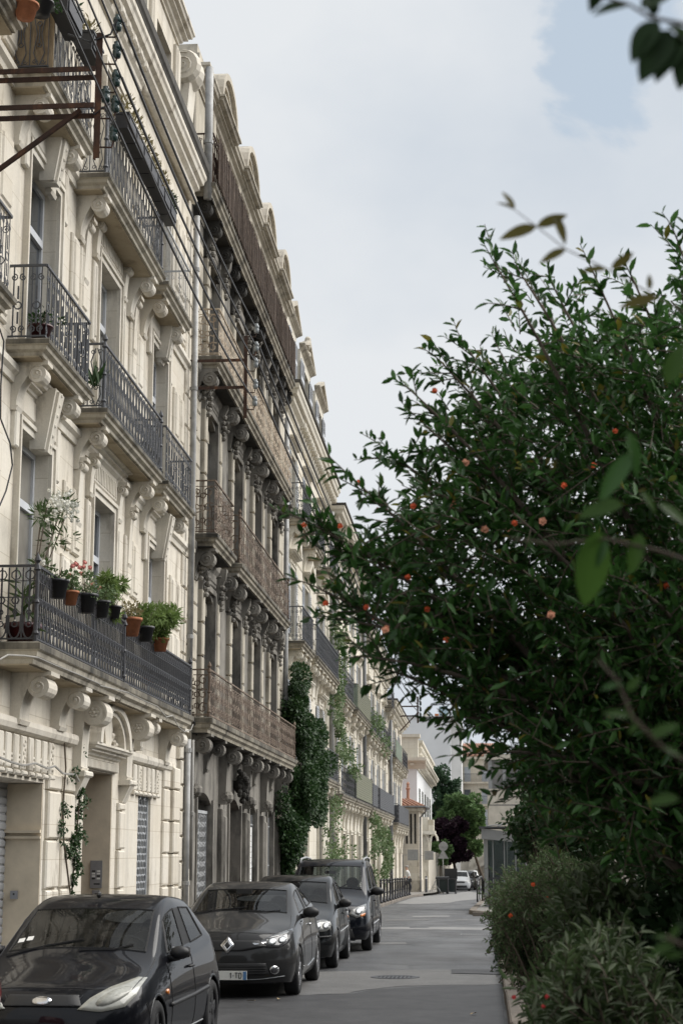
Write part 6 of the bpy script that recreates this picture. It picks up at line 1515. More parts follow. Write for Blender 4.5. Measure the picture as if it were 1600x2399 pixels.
# ------------------------------------------------------------------ foliage kit
rg = np.random.default_rng(11)
def unit(a): return a / np.maximum(np.linalg.norm(a, axis=1, keepdims=True), 1e-9)
def leaves6(name, P, D, N, ln, wd, mat, parent=None, fold=.25, curl=.25):
    """folded six-point leaves: base P, direction D, upper side N"""
    D = unit(D); S = unit(np.cross(D, N)); N = unit(np.cross(S, D)); ln = ln[:, None]; w = (wd[:, None] if hasattr(wd, 'shape') else wd) * ln
    b = P; l1 = P + D * ln * .32 + S * w * .85 + N * w * fold; r1 = P + D * ln * .32 - S * w * .85 + N * w * fold
    l2 = P + D * ln * .68 + S * w * .75 + N * (w * fold - ln * curl * .35); r2 = P + D * ln * .68 - S * w * .75 + N * (w * fold - ln * curl * .35)
    t = P + D * ln - N * ln * curl
    V = np.stack([b, l1, l2, t, r2, r1], 1).reshape(-1, 3); n = len(P); o = (np.arange(n) * 6)[:, None]
    Fc = np.concatenate([o + np.array([[0, 3, 2, 1]]), o + np.array([[0, 5, 4, 3]])], 1).ravel()
    ob = bpy.data.objects.new(name, np_mesh(name, V, Fc, 4, mat)); WM[ob.name] = Matrix.Identity(4); return link(ob, parent)
def leaves4(name, P, D, N, ln, wd, mat, parent=None):
    D = unit(D); S = unit(np.cross(D, N)); N = unit(np.cross(S, D)); ln = ln[:, None]; w = wd * ln
    V = np.stack([P, P + D * ln * .45 + S * w, P + D * ln - N * ln * .12, P + D * ln * .45 - S * w], 1).reshape(-1, 3); n = len(P)
    o = (np.arange(n) * 4)[:, None]; Fc = (o + np.array([[0, 3, 2, 1]])).ravel()
    ob = bpy.data.objects.new(name, np_mesh(name, V, Fc, 4, mat)); WM[ob.name] = Matrix.Identity(4); return link(ob, parent)
def cloud(c, r, n, shell=.5):
    """n points in an ellipsoid, pushed towards its skin"""
    d = unit(rg.normal(size=(n, 3))); q = rg.random(n) ** (1 / 3); q = q * (1 - shell) + shell * (0.75 + .25 * rg.random(n)) * np.maximum(q, .55) ** .3
    return np.array(c) + d * q[:, None] * np.array(r), d
def in_poly(x, y, poly):
    c = np.zeros(len(x), bool); n = len(poly); j = n - 1
    for i in range(n):
        xi, yi = poly[i]; xj, yj = poly[j]; c ^= ((yi > y) != (yj > y)) & (x < (xj - xi) * (y - yi) / (yj - yi + 1e-12) + xi); j = i
    return c
def sample_poly(poly, n):
    xs = [p[0] for p in poly]; ys_ = [p[1] for p in poly]; out = []
    while len(out) < n:
        x = rg.uniform(min(xs), max(xs), n * 2); y = rg.uniform(min(ys_), max(ys_), n * 2); k = in_poly(x, y, poly); out += list(zip(x[k], y[k]))
    return np.array(out[:n])
def bez(a, b, c, n=8):
    a, b, c = map(np.array, (a, b, c)); t = np.linspace(0, 1, n)[:, None]; return a * (1 - t) ** 2 + 2 * b * t * (1 - t) + c * t * t
def twig_set(starts, dirs, lens, per, lnr, wd, rngl=(.8, 1.25), droop=.15):
    """twigs with leaves set round them; returns twig polylines and leaf arrays"""
    P, D, N, L = [], [], [], []; lines = []
    for s, d, l in zip(starts, dirs, lens):
        d = d / np.linalg.norm(d); bend = rg.normal(size=3) * .12 - np.array([0, 0, droop]) * .3
        pts = [s + (d + bend * t) * l * t for t in (0, .33, .66, 1)]; lines.append(pts)
        k = max(3, int(per * l)); t = (np.arange(k) + rg.random(k) * .6) / k
        base = s + (d + bend * t[:, None]) * (l * t)[:, None]
        side = rg.normal(size=(k, 3)); side -= (side @ d)[:, None] * d; side = unit(side)
        dd = side * rg.uniform(.5, 1.0, (k, 1)) + d * rg.uniform(.35, .9, (k, 1)) + np.array([0, 0, .08])
        P.append(base); D.append(dd); N.append(side * .3 + np.array([0, 0, 1.0]) + rg.normal(size=(k, 3)) * .45); L.append(lnr * rg.uniform(*rngl, k))
    return lines, np.concatenate(P), np.concatenate(D), np.concatenate(N), np.concatenate(L)
def flower_blob(name, p, r, mat, parent, rn):
    m = MB()
    for k in range(6):
        a = k * 1.05 + rn.random(); d = Vector((math.cos(a), rn.uniform(-.6, .6), math.sin(a))).normalized(); c = Vector(p)
        s = d.cross(Vector((0, 1, 0))).normalized(); m.add([c, c + d * r * .6 + s * r * .5, c + d * r * 1.05, c + d * r * .6 - s * r * .5], [(0, 1, 2, 3)])
    m.blob(p, r * .55, r * .55, r * .55, 7, 5); return obj(name, m, mat, parent)

# ---- pomegranate tree overhanging the road on the right
PT_ = thing('pomegranate_tree', 'large dark green pomegranate tree with orange flowers overhanging the road', 'tree', (1.75, 8.3, .12))
poly = [(1600, 545), (1560, 640), (1480, 640), (1420, 600), (1380, 660), (1300, 655), (1215, 610), (1155, 590), (1150, 660), (1170, 740), (1100, 770), (1075, 800), (1000, 820), (985, 860), (955, 900), (940, 940), (1000, 990), (1010, 1060), (910, 1030), (880, 1070), (915, 1120), (850, 1110), (815, 1160), (870, 1190), (770, 1200), (715, 1225), (740, 1270), (800, 1300), (730, 1375), (770, 1410), (800, 1450), (790, 1490), (870, 1540), (950, 1570), (1020, 1590), (1090, 1680), (1160, 1760), (1240, 1860), (1290, 1990), (1400, 2050), (1700, 2100), (1700, 545)]
lobes = [(1162, 622), (1225, 650), (1030, 845), (1090, 810), (968, 920), (908, 1055), (825, 1120), (725, 1225), (760, 1290), (740, 1375), (800, 1450), (870, 1540), (940, 1580), (1060, 1680), (1125, 1765), (1390, 640), (1480, 650), (1585, 560), (1300, 680), (1205, 1840), (1000, 1000), (1100, 930), (1250, 900), (1200, 1200), (1050, 1350), (1350, 1100), (1500, 900), (1300, 1500), (1450, 1350)]
wood = MB(); root = np.array([1.75, 8.3, .1]); starts, dirs, lens = [], [], []
trunk = [root, root + [-.1, -.1, .8], root + [-.25, -.25, 1.5]]
wood.tube(trunk, [.10, .085, .07], 8); wood.tube([root + [.15, .2, 0], root + [.2, .4, 1.2], root + [.0, .3, 2.4]], [.08, .06, .05], 7)
for i, (px, py) in enumerate(lobes):
    tip = np.array(at(px, py, Y=rg.uniform(6.7, 8.2) if i > 19 else rg.uniform(6.9, 7.7)))
    b0 = trunk[2] if i % 3 else trunk[1]; mid = b0 * .35 + tip * .65 + np.array([.15, .1, .12 if py < 1300 else .32])
    c = bez(b0, mid, tip, 12); wood.tube([tuple(p) for p in c], list(np.linspace(.032, .004, 12)), 5)
    for k in range(4, 12):
        for _ in range(6 if 5 <= i <= 12 else 3 if i < 20 else 4):
            t = rg.random(); p = c[k - 1] * (1 - t) + c[k] * t; fwd = c[k] - c[k - 1]; fwd /= np.linalg.norm(fwd)
            d = fwd * rg.uniform(.4, 1.0) + rg.normal(size=3) * .5 + np.array([-.1, 0, .22]); starts.append(p); dirs.append(d); lens.append(rg.uniform(.12, .34) * (1.15 - .045 * k))
    starts.append(c[-1]); dirs.append(c[-1] - c[-2]); lens.append(.14)
q = sample_poly(poly, 2500)
core = [(1130, 900), (1300, 760), (1700, 720), (1700, 2080), (1300, 1960), (1080, 1690), (900, 1500), (860, 1330), (960, 1130)]
for px, py in q:
    inside = in_poly(np.array([px]), np.array([py]), core)[0]
    if not inside and rg.random() > .14: continue
    p = np.array(at(px, py, Y=rg.uniform(6.9, 9.5))); d = np.array([-.55, -.1, .35 if py < 1450 else .1]) + rg.normal(size=3) * .5
    l = rg.uniform(.15, .36) if inside else rg.uniform(.09, .2)
    starts.append(p - d / np.linalg.norm(d) * l * .7); dirs.append(d); lens.append(l)
lines, P, D, N, L = twig_set(starts, dirs, lens, 60, .060, .19, (.6, 1.35))
tw = MB()
for l in lines: tw.tube([tuple(p) for p in l], [.0042, .0034, .0025, .0016], 3, cap=False)
obj('trunk', wood, M['bark'], PT_, True); stuff(obj('twig', tw, M['twig'], PT_))
stuff(leaves6('crown', P, D, N, L, .20, M['leaf_pom'], PT_, .3, .12))
rf_ = random.Random(21)
fl = [(763, 1413, 'o'), (903, 1474, 'p'), (918, 1458, 'p'), (858, 1422, 'o'), (868, 1450, 'o'), (955, 1352, 'o'), (967, 1186, 'o'), (1060, 1182, 'p'), (968, 1185, 'o'), (1090, 1083, 'p'), (1192, 1237, 'p'), (1270, 1221, 'p'), (1390, 1090, 'o'), (1135, 1240, 'p'), (712, 1230, 'o'), (797, 1232, 'o'), (1000, 1427, 'o'), (838, 1130, 'o'), (886, 1195, 'o'), (1045, 1498, 'o'), (1135, 1612, 'o'), (1560, 1372, 'o'), (1320, 1137, 'o'), (1018, 915, 'o'), (1205, 1225, 'o'), (1440, 1010, 'o'), (1290, 1440, 'p')]
for px, py, k in fl: flower_blob('flower', at(px, py, Y=6.85 + rf_.random() * .55), .014 if k == 'o' else .019, M['petal_orange' if k == 'o' else 'petal_peach'], PT_, rf_)

# ---- dark hedge behind and below it, along the planting bed
Hd = thing('hedge', 'tall near-black evergreen hedge filling the lower right', 'hedge', (2.2, 9, .12))
P, D = [], []
for c, r, n in (((1.75, 9.6, 1.9), (1.15, 1.6, 2.1), 17000), ((2.0, 11.5, 3.2), (1.5, 1.6, 2.6), 12000), ((1.25, 8.2, 1.0), (.75, 1.2, .95), 9000), ((2.2, 7.2, 2.2), (1.3, 1.5, 2.3), 9000), ((2.0, 14, 1.6), (1.4, 2.5, 2.0), 9000), ((1.55, 6.6, .9), (.85, 1.3, .9), 7000)):
    p, d = cloud(c, r, n, .35); P.append(p); D.append(d + rg.normal(size=d.shape) * .8)
P, D = np.concatenate(P), np.concatenate(D)
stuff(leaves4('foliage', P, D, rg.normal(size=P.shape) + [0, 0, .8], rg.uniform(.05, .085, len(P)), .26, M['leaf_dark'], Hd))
m = MB()
for k in range(16): x, y = 1.3 + rnd.random() * 1.6, 6.2 + rnd.random() * 9; m.tube([(x, y, .1), (x + .1, y - .1, 1.2), (x - .1, y, 2.6)], [.04, .03, .015], 6)
obj('stem', m, M['bark'], Hd)

# ---- shrubs at the kerb
def shrub(label, base, poly, ydep, n, per, ln, wd, lens_, mat, up=.9, six=True, flowers=(), fmat='petal_red', lean=(-.25, -.1), cat='shrub', name='shrub', group='shrubs in the planting bed'):
    t = thing(name, label, cat, base, group); q = sample_poly(poly, n); st, dr, le = [], [], []
    stems = MB()
    for i, (px, py) in enumerate(q):
        p = np.array(at(px, py, Y=rg.uniform(*ydep))); d = np.array([lean[0], lean[1], up]) + rg.normal(size=3) * .45; l = rg.uniform(*lens_)
        st.append(p - d / np.linalg.norm(d) * l * .6); dr.append(d); le.append(l)
        if i % 7 == 0:
            b = np.array([max(.55, p[0] + .25), p[1] + rg.uniform(-.2, .4), .1]); stems.tube([tuple(v) for v in bez(b, (b * .4 + p * .6) + [.1, 0, .1], p, 6)], list(np.linspace(.011, .004, 6)), 4)
    lines, P, D, N, L = twig_set(st, dr, le, per, ln, wd, droop=.3)
    for l in lines: stems.tube([tuple(p) for p in l], [.004, .003, .002, .0015], 3, cap=False)
    stuff(obj('stem', stems, M['twig'], t))
    stuff((leaves6('foliage', P, D, N, L, wd, M[mat], t, .22, .3) if six else leaves4('foliage', P, D, N, L, wd, M[mat], t)))
    rn = random.Random(3)
    for px, py in flowers: flower_blob('flower', at(px, py, Y=ydep[0] - .03), .010 * ydep[0] / 7, M[fmat], t, rn)
    return t
shrub('grey-green sage-like shrub with long soft leaves at the bottom of the picture', (1.0, 6.6, .12), [(1265, 2440), (1255, 2370), (1290, 2310), (1330, 2230), (1400, 2200), (1500, 2260), (1560, 2330), (1600, 2440)], (6.2, 7.8), 420, 60, .062, .13, (.18, .34), 'leaf_sage', flowers=[(1280, 2335), (1203, 2336), (1272, 2358)])
shrub('pale flowering shrub with tiny leaves spilling over the kerb beside the shelter', (.75, 13.5, .12), [(1158, 2110), (1185, 2060), (1255, 2030), (1300, 2000), (1370, 2040), (1400, 2090), (1390, 2190), (1340, 2240), (1270, 2290), (1215, 2275), (1170, 2215)], (11.5, 14.5), 1500, 85, .030, .22, (.18, .42), 'leaf_shrub', six=False, up=.7, flowers=[(1195, 2145), (1248, 2072), (1320, 2085), (1280, 2105), (1365, 2095), (1373, 2090), (1330, 2114), (1318, 2125)], fmat='petal_orange')
shrub('deep green shrub hanging low over the kerb below the flowering one', (.8, 11, .12), [(1165, 2190), (1240, 2170), (1340, 2190), (1360, 2270), (1290, 2310), (1240, 2290), (1190, 2255)], (11.8, 13.2), 420, 90, .034, .24, (.15, .3), 'leaf_vine', six=False, up=.1)
shrub('silvery leafy shrub in front of the dark hedge', (1.2, 8.2, .12), [(1290, 2180), (1330, 2100), (1420, 2060), (1500, 2120), (1500, 2230), (1400, 2260)], (8.3, 9.6), 300, 65, .06, .17, (.2, .4), 'leaf_sage')
shrub('bright green vine shrub climbing beside the glass shelter', (.95, 16, .12), [(1200, 1930), (1240, 1850), (1300, 1830), (1380, 1900), (1400, 2010), (1300, 2040), (1230, 2010)], (14.5, 17), 700, 70, .05, .34, (.2, .4), 'leaf_vine', six=False, up=.3)

# ---- single sprigs close to the lens
leaf_me = None
def leaf_proto():
    V = np.array([[0, 0, 0]]); o = leaves6('leaf_shape', V, np.array([[0, 1.0, 0]]), np.array([[0, 0, 1.0]]), np.array([1.0]), .20, M['leaf_near'], None, .25, .12)
    me = o.data; bpy.data.objects.remove(o); return me
def curved_leaf(mat, wd):
    """one leaf with a rounded outline, eight ribs long, length 1 along +Y"""
    m = MB(); n = 8
    for k in range(n + 1):
        t = k / n; w = wd * (math.sin(math.pi * t ** .8)) ** .8; z = -.14 * t * t
        m.v += [(-w, t, z + w * .35), (0, t, z), (w, t, z + w * .35)]
    for k in range(n):
        for j in (0, 1): m.f.append((k * 3 + j, k * 3 + j + 1, k * 3 + j + 4, k * 3 + j + 3))
    return mesh_of('leaf', m.v, m.f, mat, True)
LM = {k: curved_leaf(M[k], w) for k, w in (('leaf_near', .20), ('leaf_olive', .17), ('leaf_pom', .16))}
LM['leaf_big'] = curved_leaf(M['leaf_dark'], .27)
def sprig(label, stem, Y, leaves, rad=.0025, group='sprigs close to the lens'):
    """stem as picture positions at depth Y; leaves: (base px, tip px, kind, twist)"""
    P = [at(x, y, Y=Y + dy) for x, y, dy in stem]; t = thing('near_branch', label, 'branch', P[-1], group)
    obj('stem', MB().tube(P, [rad * (.4 + .6 * k / max(1, len(P) - 1)) for k in range(len(P))], 6), M['twig'], t, True)
    for (bx, by), (tx, ty), kind, tw_, dy in leaves:
        b = Vector(at(bx, by, Y=Y)); e = Vector(at(tx, ty, Y=Y + dy)); d = e - b; l = d.length
        o = bpy.data.objects.new('leaf', LM[kind]); COL.objects.link(o); WM[o.name] = Matrix.Identity(4)
        y = d.normalized(); z = Vector((math.sin(tw_), -1.0, .3 + math.cos(tw_) * .6)); z = (z - y * z.dot(y)).normalized(); x = y.cross(z)
        mat = Matrix(((x.x, y.x, z.x, b.x), (x.y, y.y, z.y, b.y), (x.z, y.z, z.z, b.z), (0, 0, 0, 1))) @ Matrix.Diagonal((l, l, l, 1))
        o.parent = t; o.matrix_parent_inverse = WM[t.name].inverted(); o.matrix_basis = mat
    return t
sprig('thin blurred twig with a few brown leaves against the sky', [(1200, 488, 0), (1257, 531, 0), (1325, 584, .02), (1422, 631, .04), (1540, 697, .06), (1650, 760, .1)], 2.55,
      [((1204, 491), (1178, 444), 'leaf_olive', .3, 0), ((1204, 491), (1163, 470), 'leaf_olive', 1.2, 0), ((1257, 531), (1168, 556), 'leaf_olive', 1.4, 0), ((1257, 531), (1330, 500), 'leaf_olive', 1.5, 0), ((1298, 505), (1328, 570), 'leaf_olive', .1, 0), ((1325, 584), (1262, 613), 'leaf_olive', 1.0, 0), ((1422, 631), (1357, 632), 'leaf_olive', 1.2, 0), ((1430, 630), (1486, 590), 'leaf_olive', 1.5, 0), ((1520, 680), (1521, 640), 'leaf_olive', .2, 0), ((1540, 697), (1450, 715), 'leaf_olive', 1.3, 0)], .0016)
sprig('out of focus big dark leaves at the top right corner', [(1380, -20, 0), (1476, 12, 0), (1520, 40, 0), (1620, 60, 0), (1700, 60, .1)], 1.75,
      [((1476, 12), (1387, 26), 'leaf_big', .5, 0), ((1400, -60), (1388, 26), 'leaf_big', .9, 0), ((1540, 48), (1475, 140), 'leaf_big', .2, 0), ((1570, 70), (1497, 186), 'leaf_big', .4, 0), ((1600, 80), (1530, 184), 'leaf_big', .1, 0), ((1560, 60), (1640, 110), 'leaf_big', .3, 0), ((1620, 90), (1590, 205), 'leaf_big', .2, 0), ((1530, 40), (1520, -20), 'leaf_big', .2, 0), ((1500, 20), (1580, -30), 'leaf_big', .6, 0), ((1590, 60), (1600, 150), 'leaf_near', .6, 0)], .003)
sprig('blurred bright green leaves hanging at the right edge above the hedge', [(1190, 1260, .1), (1300, 1275, .05), (1420, 1262, 0), (1540, 1290, 0), (1660, 1330, 0)], 2.3,
      [((1420, 1262), (1395, 1330), 'leaf_pom', .3, 0), ((1400, 1240), (1370, 1430), 'leaf_near', .2, .05), ((1500, 1250), (1475, 1345), 'leaf_near', .2, 0), ((1460, 1180), (1350, 1205), 'leaf_near', .9, 0), ((1500, 1150), (1540, 1200), 'leaf_near', .4, 0), ((1480, 1060), (1400, 1175), 'leaf_pom', .4, 0), ((1540, 1180), (1620, 1230), 'leaf_near', .3, 0), ((1470, 1010), (1500, 1120), 'leaf_pom', .5, 0), ((1560, 900), (1600, 800), 'leaf_near', .3, 0), ((1300, 1080), (1290, 1100), 'leaf_olive', .3, 0)], .003)
sprig('blurred arching twig with pale leaves at the lower right', [(1400, 1545, 0), (1445, 1595, 0), (1480, 1680, 0), (1550, 1750, 0), (1640, 1810, .05)], 2.0,
      [((1460, 1600), (1405, 1612), 'leaf_pom', .4, 0), ((1470, 1620), (1500, 1580), 'leaf_near', .4, 0), ((1480, 1680), (1410, 1665), 'leaf_near', .5, 0), ((1500, 1690), (1470, 1720), 'leaf_near', .3, 0), ((1520, 1730), (1590, 1690), 'leaf_near', .3, 0), ((1550, 1750), (1600, 1770), 'leaf_near', .3, 0), ((1590, 1870), (1510, 1880), 'leaf_near', .7, 0)], .003)
sprig('blurred yellow-green leaves low at the right edge', [(1690, 2260, 0), (1600, 2215, 0), (1560, 2195, 0)], 1.9, [((1570, 2200), (1530, 2190), 'leaf_near', .4, 0), ((1570, 2200), (1590, 2165), 'leaf_near', .3, 0), ((1580, 2210), (1520, 2235), 'leaf_near', .5, 0), ((1600, 2235), (1550, 2242), 'leaf_near', .4, 0)], .003)

# ---- climbers on the facades
def vine(label, spots, mat, ln, wd, stems=(), base=(0, 0, 0), six=False, extra=None, group='climbers on the facades'):
    t = thing('climbing_vine', label, 'vine', base, group); P, D = [], []
    for c, r, n in spots:
        for _ in range(6):
            o = unit(rg.normal(size=(1, 3)))[0] * rg.uniform(.3, .95) * np.array(r); f = rg.uniform(.25, .62)
            p, d = cloud(np.array(c) + o, np.array(r) * f, max(4, int(n * f / 2.6)), .35); P.append(p); D.append(d + rg.normal(size=d.shape) * .8 + [.35, 0, -.25])
    P, D = np.concatenate(P), np.concatenate(D)
    (leaves6 if six else leaves4)('foliage', P, D, np.array([.9, -.2, .5]) + rg.normal(size=P.shape) * .5, rg.uniform(ln * .7, ln * 1.3, len(P)), wd, M[mat], t)['kind'] = 'stuff'
    m = MB()
    for s in stems: m.tube(s, .012, 5)
    if stems: obj('stem', m, M['twig'], t)
    return t
V0 = lambda x, y, X=-5.42: at(x, y, X=X)
sp = []
for px, py, r, n in ((192, 1700, .10, 30), (190, 1760, .07, 40), (165, 1830, .06, 30), (150, 1900, .10, 110), (145, 1950, .12, 160), (160, 1990, .12, 170), (188, 1860, .09, 110), (192, 1905, .12, 190), (185, 1950, .15, 320), (175, 1985, .17, 380), (180, 2030, .12, 240), (172, 2065, .10, 170), (168, 2095, .09, 120), (197, 1960, .10, 80), (178, 1810, .06, 50), (205, 1880, .07, 40)):
    c = V0(px, py); sp.append((c, (.07, r, r * 1.25), int(n * .7)))
vine('thin leafy creeper climbing the cream pier beside the street door', sp, 'leaf_vine', .048, .34, [[V0(x, y, -5.44) for x, y in ((168, 2110), (176, 2000), (185, 1900), (192, 1780), (190, 1650))], [V0(x, y, -5.44) for x, y in ((165, 2090), (150, 1970), (148, 1890), (155, 1800), (150, 1700))]], (X0 + .1, 23, .1))
sp = []
for px, py, X, ry, rz, n in ((690, 1610, -5.2, 1.3, .8, 1200), (700, 1680, -5.1, 1.5, .9, 1700), (725, 1750, -4.95, 1.9, .9, 2300), (740, 1820, -4.8, 2.3, 1.0, 2900), (715, 1870, -4.85, 1.6, 1.0, 2300), (700, 1930, -4.95, 1.2, 1.0, 2000), (690, 1990, -5.05, 1.0, 1.0, 1700), (685, 2040, -5.1, .8, .7, 1100), (752, 1790, -4.8, 1.4, .7, 900), (672, 1650, -5.3, .6, .8, 500), (670, 1960, -5.2, .5, 1.2, 700)):
    c = at(px, py, X=X); sp.append((c, (.44, ry * 1.1, rz), int(n * 2.1)))
vine('massive dark green ivy covering the wall between the sooted and the pale house', sp, 'leaf_vine', .10, .36, [[(-5.3, 48.6, .1), (-5.2, 48.5, 2.5), (-5.1, 49.5, 4.5), (-5.2, 48.4, 6.6)]], (-5.2, 48.6, .1))
sp = []
for px, py, ry, rz, n in ((792, 1480, .9, .8, 420), (800, 1540, .9, .9, 330), (795, 1610, .9, .9, 420), (788, 1660, .8, .8, 330), (795, 1700, .9, .7, 400), (800, 1745, .8, .6, 250)):
    sp.append((at(px, py, X=-5.1), (.3, ry, rz), n))
vine('light green creeper hanging down past the grey double balcony', sp, 'leaf_shrub', .12, .32, [[at(x, y, X=-5.35) for x, y in ((790, 1840), (788, 1740), (792, 1640), (795, 1480))]], (-5.3, 62, .1))
sp = []
for px, py, ry, rz, n in ((805, 1770, 2.2, .6, 450), (820, 1800, 2.2, .5, 330), (795, 1880, 1.3, .9, 260), (785, 1950, 1.0, 1.0, 260), (775, 2000, .9, .7, 300), (800, 2000, 1.0, .8, 300)): sp.append((at(px, py, X=-4.95), (.4, ry, rz), n))
vine('straggling creeper trailing from the lower balcony of the pale house', sp, 'leaf_shrub', .12, .3, [[at(x, y, X=-5.3) for x, y in ((785, 2060), (783, 1960), (795, 1850))]], (-5.3, 62, .1))
sp = []
for px, py, ry, rz, n in ((880, 1950, 3.2, .8, 700), (900, 1985, 2.6, 1.0, 800), (905, 2030, 2.0, .9, 500), (870, 2010, 1.4, 1.1, 400)): sp.append((at(px, py, X=-4.9), (.4, ry, rz), n))
vine('round green bush of creeper over the far street door', sp, 'leaf_shrub', .15, .34, [[(-5.2, 84, -.5), (-5.1, 84, 1.5)]], (-5.2, 84, -.5))
sp = []
for px, py, ry, rz, n in ((875, 1690, 1.4, .7, 260), (890, 1715, 1.6, .7, 300), (905, 1745, 1.4, .6, 200)): sp.append((at(px, py, X=-4.9), (.35, ry, rz), n))
vine('balcony plants spilling over the upper far railing', sp, 'leaf_shrub', .14, .3, (), (-5, 86, 7.6))

# ---- trees at the end of the street
def tree(name, label, base, blobs, mat, ln, trunk_r=.2, h=None, wd=.38):
    t = thing(name, label, 'tree', base, 'trees at the end of the street'); P, D = [], []
    for c, r, n in blobs:
        for _ in range(7):
            o = unit(rg.normal(size=(1, 3)))[0] * rg.uniform(.3, 1.2) * np.array(r); f = rg.uniform(.2, .58)
            p, d = cloud(np.array(c) + o, np.array(r) * f, max(8, int(n * f / 3.2)), .5); P.append(p); D.append(d + rg.normal(size=d.shape) * .6)
    m = MB(); top = blobs[0][0]; m.tube([base, ((base[0] * 2 + top[0]) / 3, base[1], (base[2] * 2 + top[2]) / 3), top], [trunk_r, trunk_r * .7, trunk_r * .3], 7)
    for c, r, n in blobs[1:]: m.tube([((base[0] + top[0]) / 2, base[1], (base[2] + top[2]) / 2), c], [trunk_r * .4, trunk_r * .1], 5)
    obj('trunk', m, M['bark'], t); P, D = np.concatenate(P), np.concatenate(D)
    stuff(leaves4('crown', P, D, D * .5 + [0, 0, .6] + rg.normal(size=P.shape) * .4, rg.uniform(ln * .7, ln * 1.3, len(P)), wd, M[mat], t)); return t
def blobs(spec, Y, dep): return [(at(x, y, Y=Y + dy), (r, dep, rz), n) for x, y, r, rz, n, dy in spec]
tree('green_tree', 'fresh green broadleaf tree in front of the far cream house', (0.5, 175, zr(175)), blobs([(1085, 1925, 2.0, 1.6, 2600, 0), (1060, 1900, 1.3, 1.1, 1500, 0), (1105, 1900, 1.2, 1.0, 1300, 0), (1080, 1880, 1.3, .8, 1200, 0), (1110, 1950, 1.0, 1.2, 1200, 0), (1105, 1985, .9, .8, 900, 0), (1045, 1930, 1.0, 1.0, 900, 0), (1075, 1960, 1.5, 1.0, 1400, 0), (1118, 1990, .6, .6, 500, 0)], 175, 1.8), 'leaf_tree', .34)
tree('dark_tree', 'tall dark grey-green tree against the white block', (-3.6, 190, zr(190)), blobs([(1018, 1880, 1.4, 2.6, 2400, 0), (1020, 1830, 1.1, 1.6, 1500, 0), (1025, 1808, .6, .8, 500, 0), (1010, 1930, 1.0, 2.2, 1400, 0), (1062, 1850, .9, 1.3, 900, 0), (1068, 1838, .5, .9, 400, 0), (1045, 1870, 1.2, 1.6, 1300, 0)], 190, 1.4), 'leaf_tree2', .30)
tree('plum_tree', 'purple-leaved plum tree over the far parked cars', (-1.9, 158, zr(158)), blobs([(1050, 1965, 1.5, 1.5, 3200, 0), (1075, 1985, 1.0, 1.1, 1700, 0), (1030, 1945, 1.0, .9, 1500, 0), (1060, 1940, 1.1, .9, 1500, 0), (1060, 2005, 1.1, .7, 1300, 0), (1088, 2005, .6, .6, 500, 0), (1026, 1975, .6, .8, 600, 0)], 158, 1.3), 'leaf_plum', .26)
tree('garden_bush', 'small yellow-green bush behind the round sign', (-3.4, 150, zr(150)), blobs([(1028, 1985, .9, .6, 900, 0), (1040, 2000, .7, .6, 600, 0), (1038, 2012, .5, .5, 400, 0)], 150, .6), 'leaf_tree', .22, .06)

# ---- garden trees, mostly out of view, added to block sky light and reflections
for k, (x, y, z, r) in enumerate(((4.4, 15, 4.2, 2.3), (4.6, 22, 4.6, 2.5), (4.2, 29, 4.0, 2.2), (4.5, 36, 4.4, 2.4), (5.0, 6, 4.5, 2.6), (3.9, .5, 4.6, 2.5), (2.6, -5.5, 5.2, 2.8))):
    t = thing('sky_blocking_tree', ['unseen garden tree added to block sky, second from the camera', 'unseen garden tree added to block sky, third from the camera', 'unseen garden tree added to block sky, fourth from the camera', 'unseen garden tree added to block sky, farthest of the row', 'unseen garden tree added beside the camera to block sky', 'unseen garden tree added right of the camera to block sky', 'unseen garden tree added behind the camera to block sky'][k], 'tree', (x, y, .1), 'unseen trees added to block sky')
    obj('trunk', MB().tube([(x, y, .1), (x + .1, y, 1.8), (x, y, z)], [.16, .12, .06], 7), M['bark'], t)
    P, D = [], []
    for q in range(5):
        c = (x + rg.normal() * .6, y + rg.normal() * .9, z * .62 + rg.uniform(-.2, .45) * z * .8); p, d = cloud(c, (r * .7, r * .9, r * .75), 1500, .45); P.append(p); D.append(d + rg.normal(size=d.shape) * .7)
    P, D = np.concatenate(P), np.concatenate(D); stuff(leaves4('crown', P, D, D * .5 + [0, 0, .7] + rg.normal(size=P.shape) * .4, rg.uniform(.14, .26, len(P)), .36, M['leaf_dark'], t))

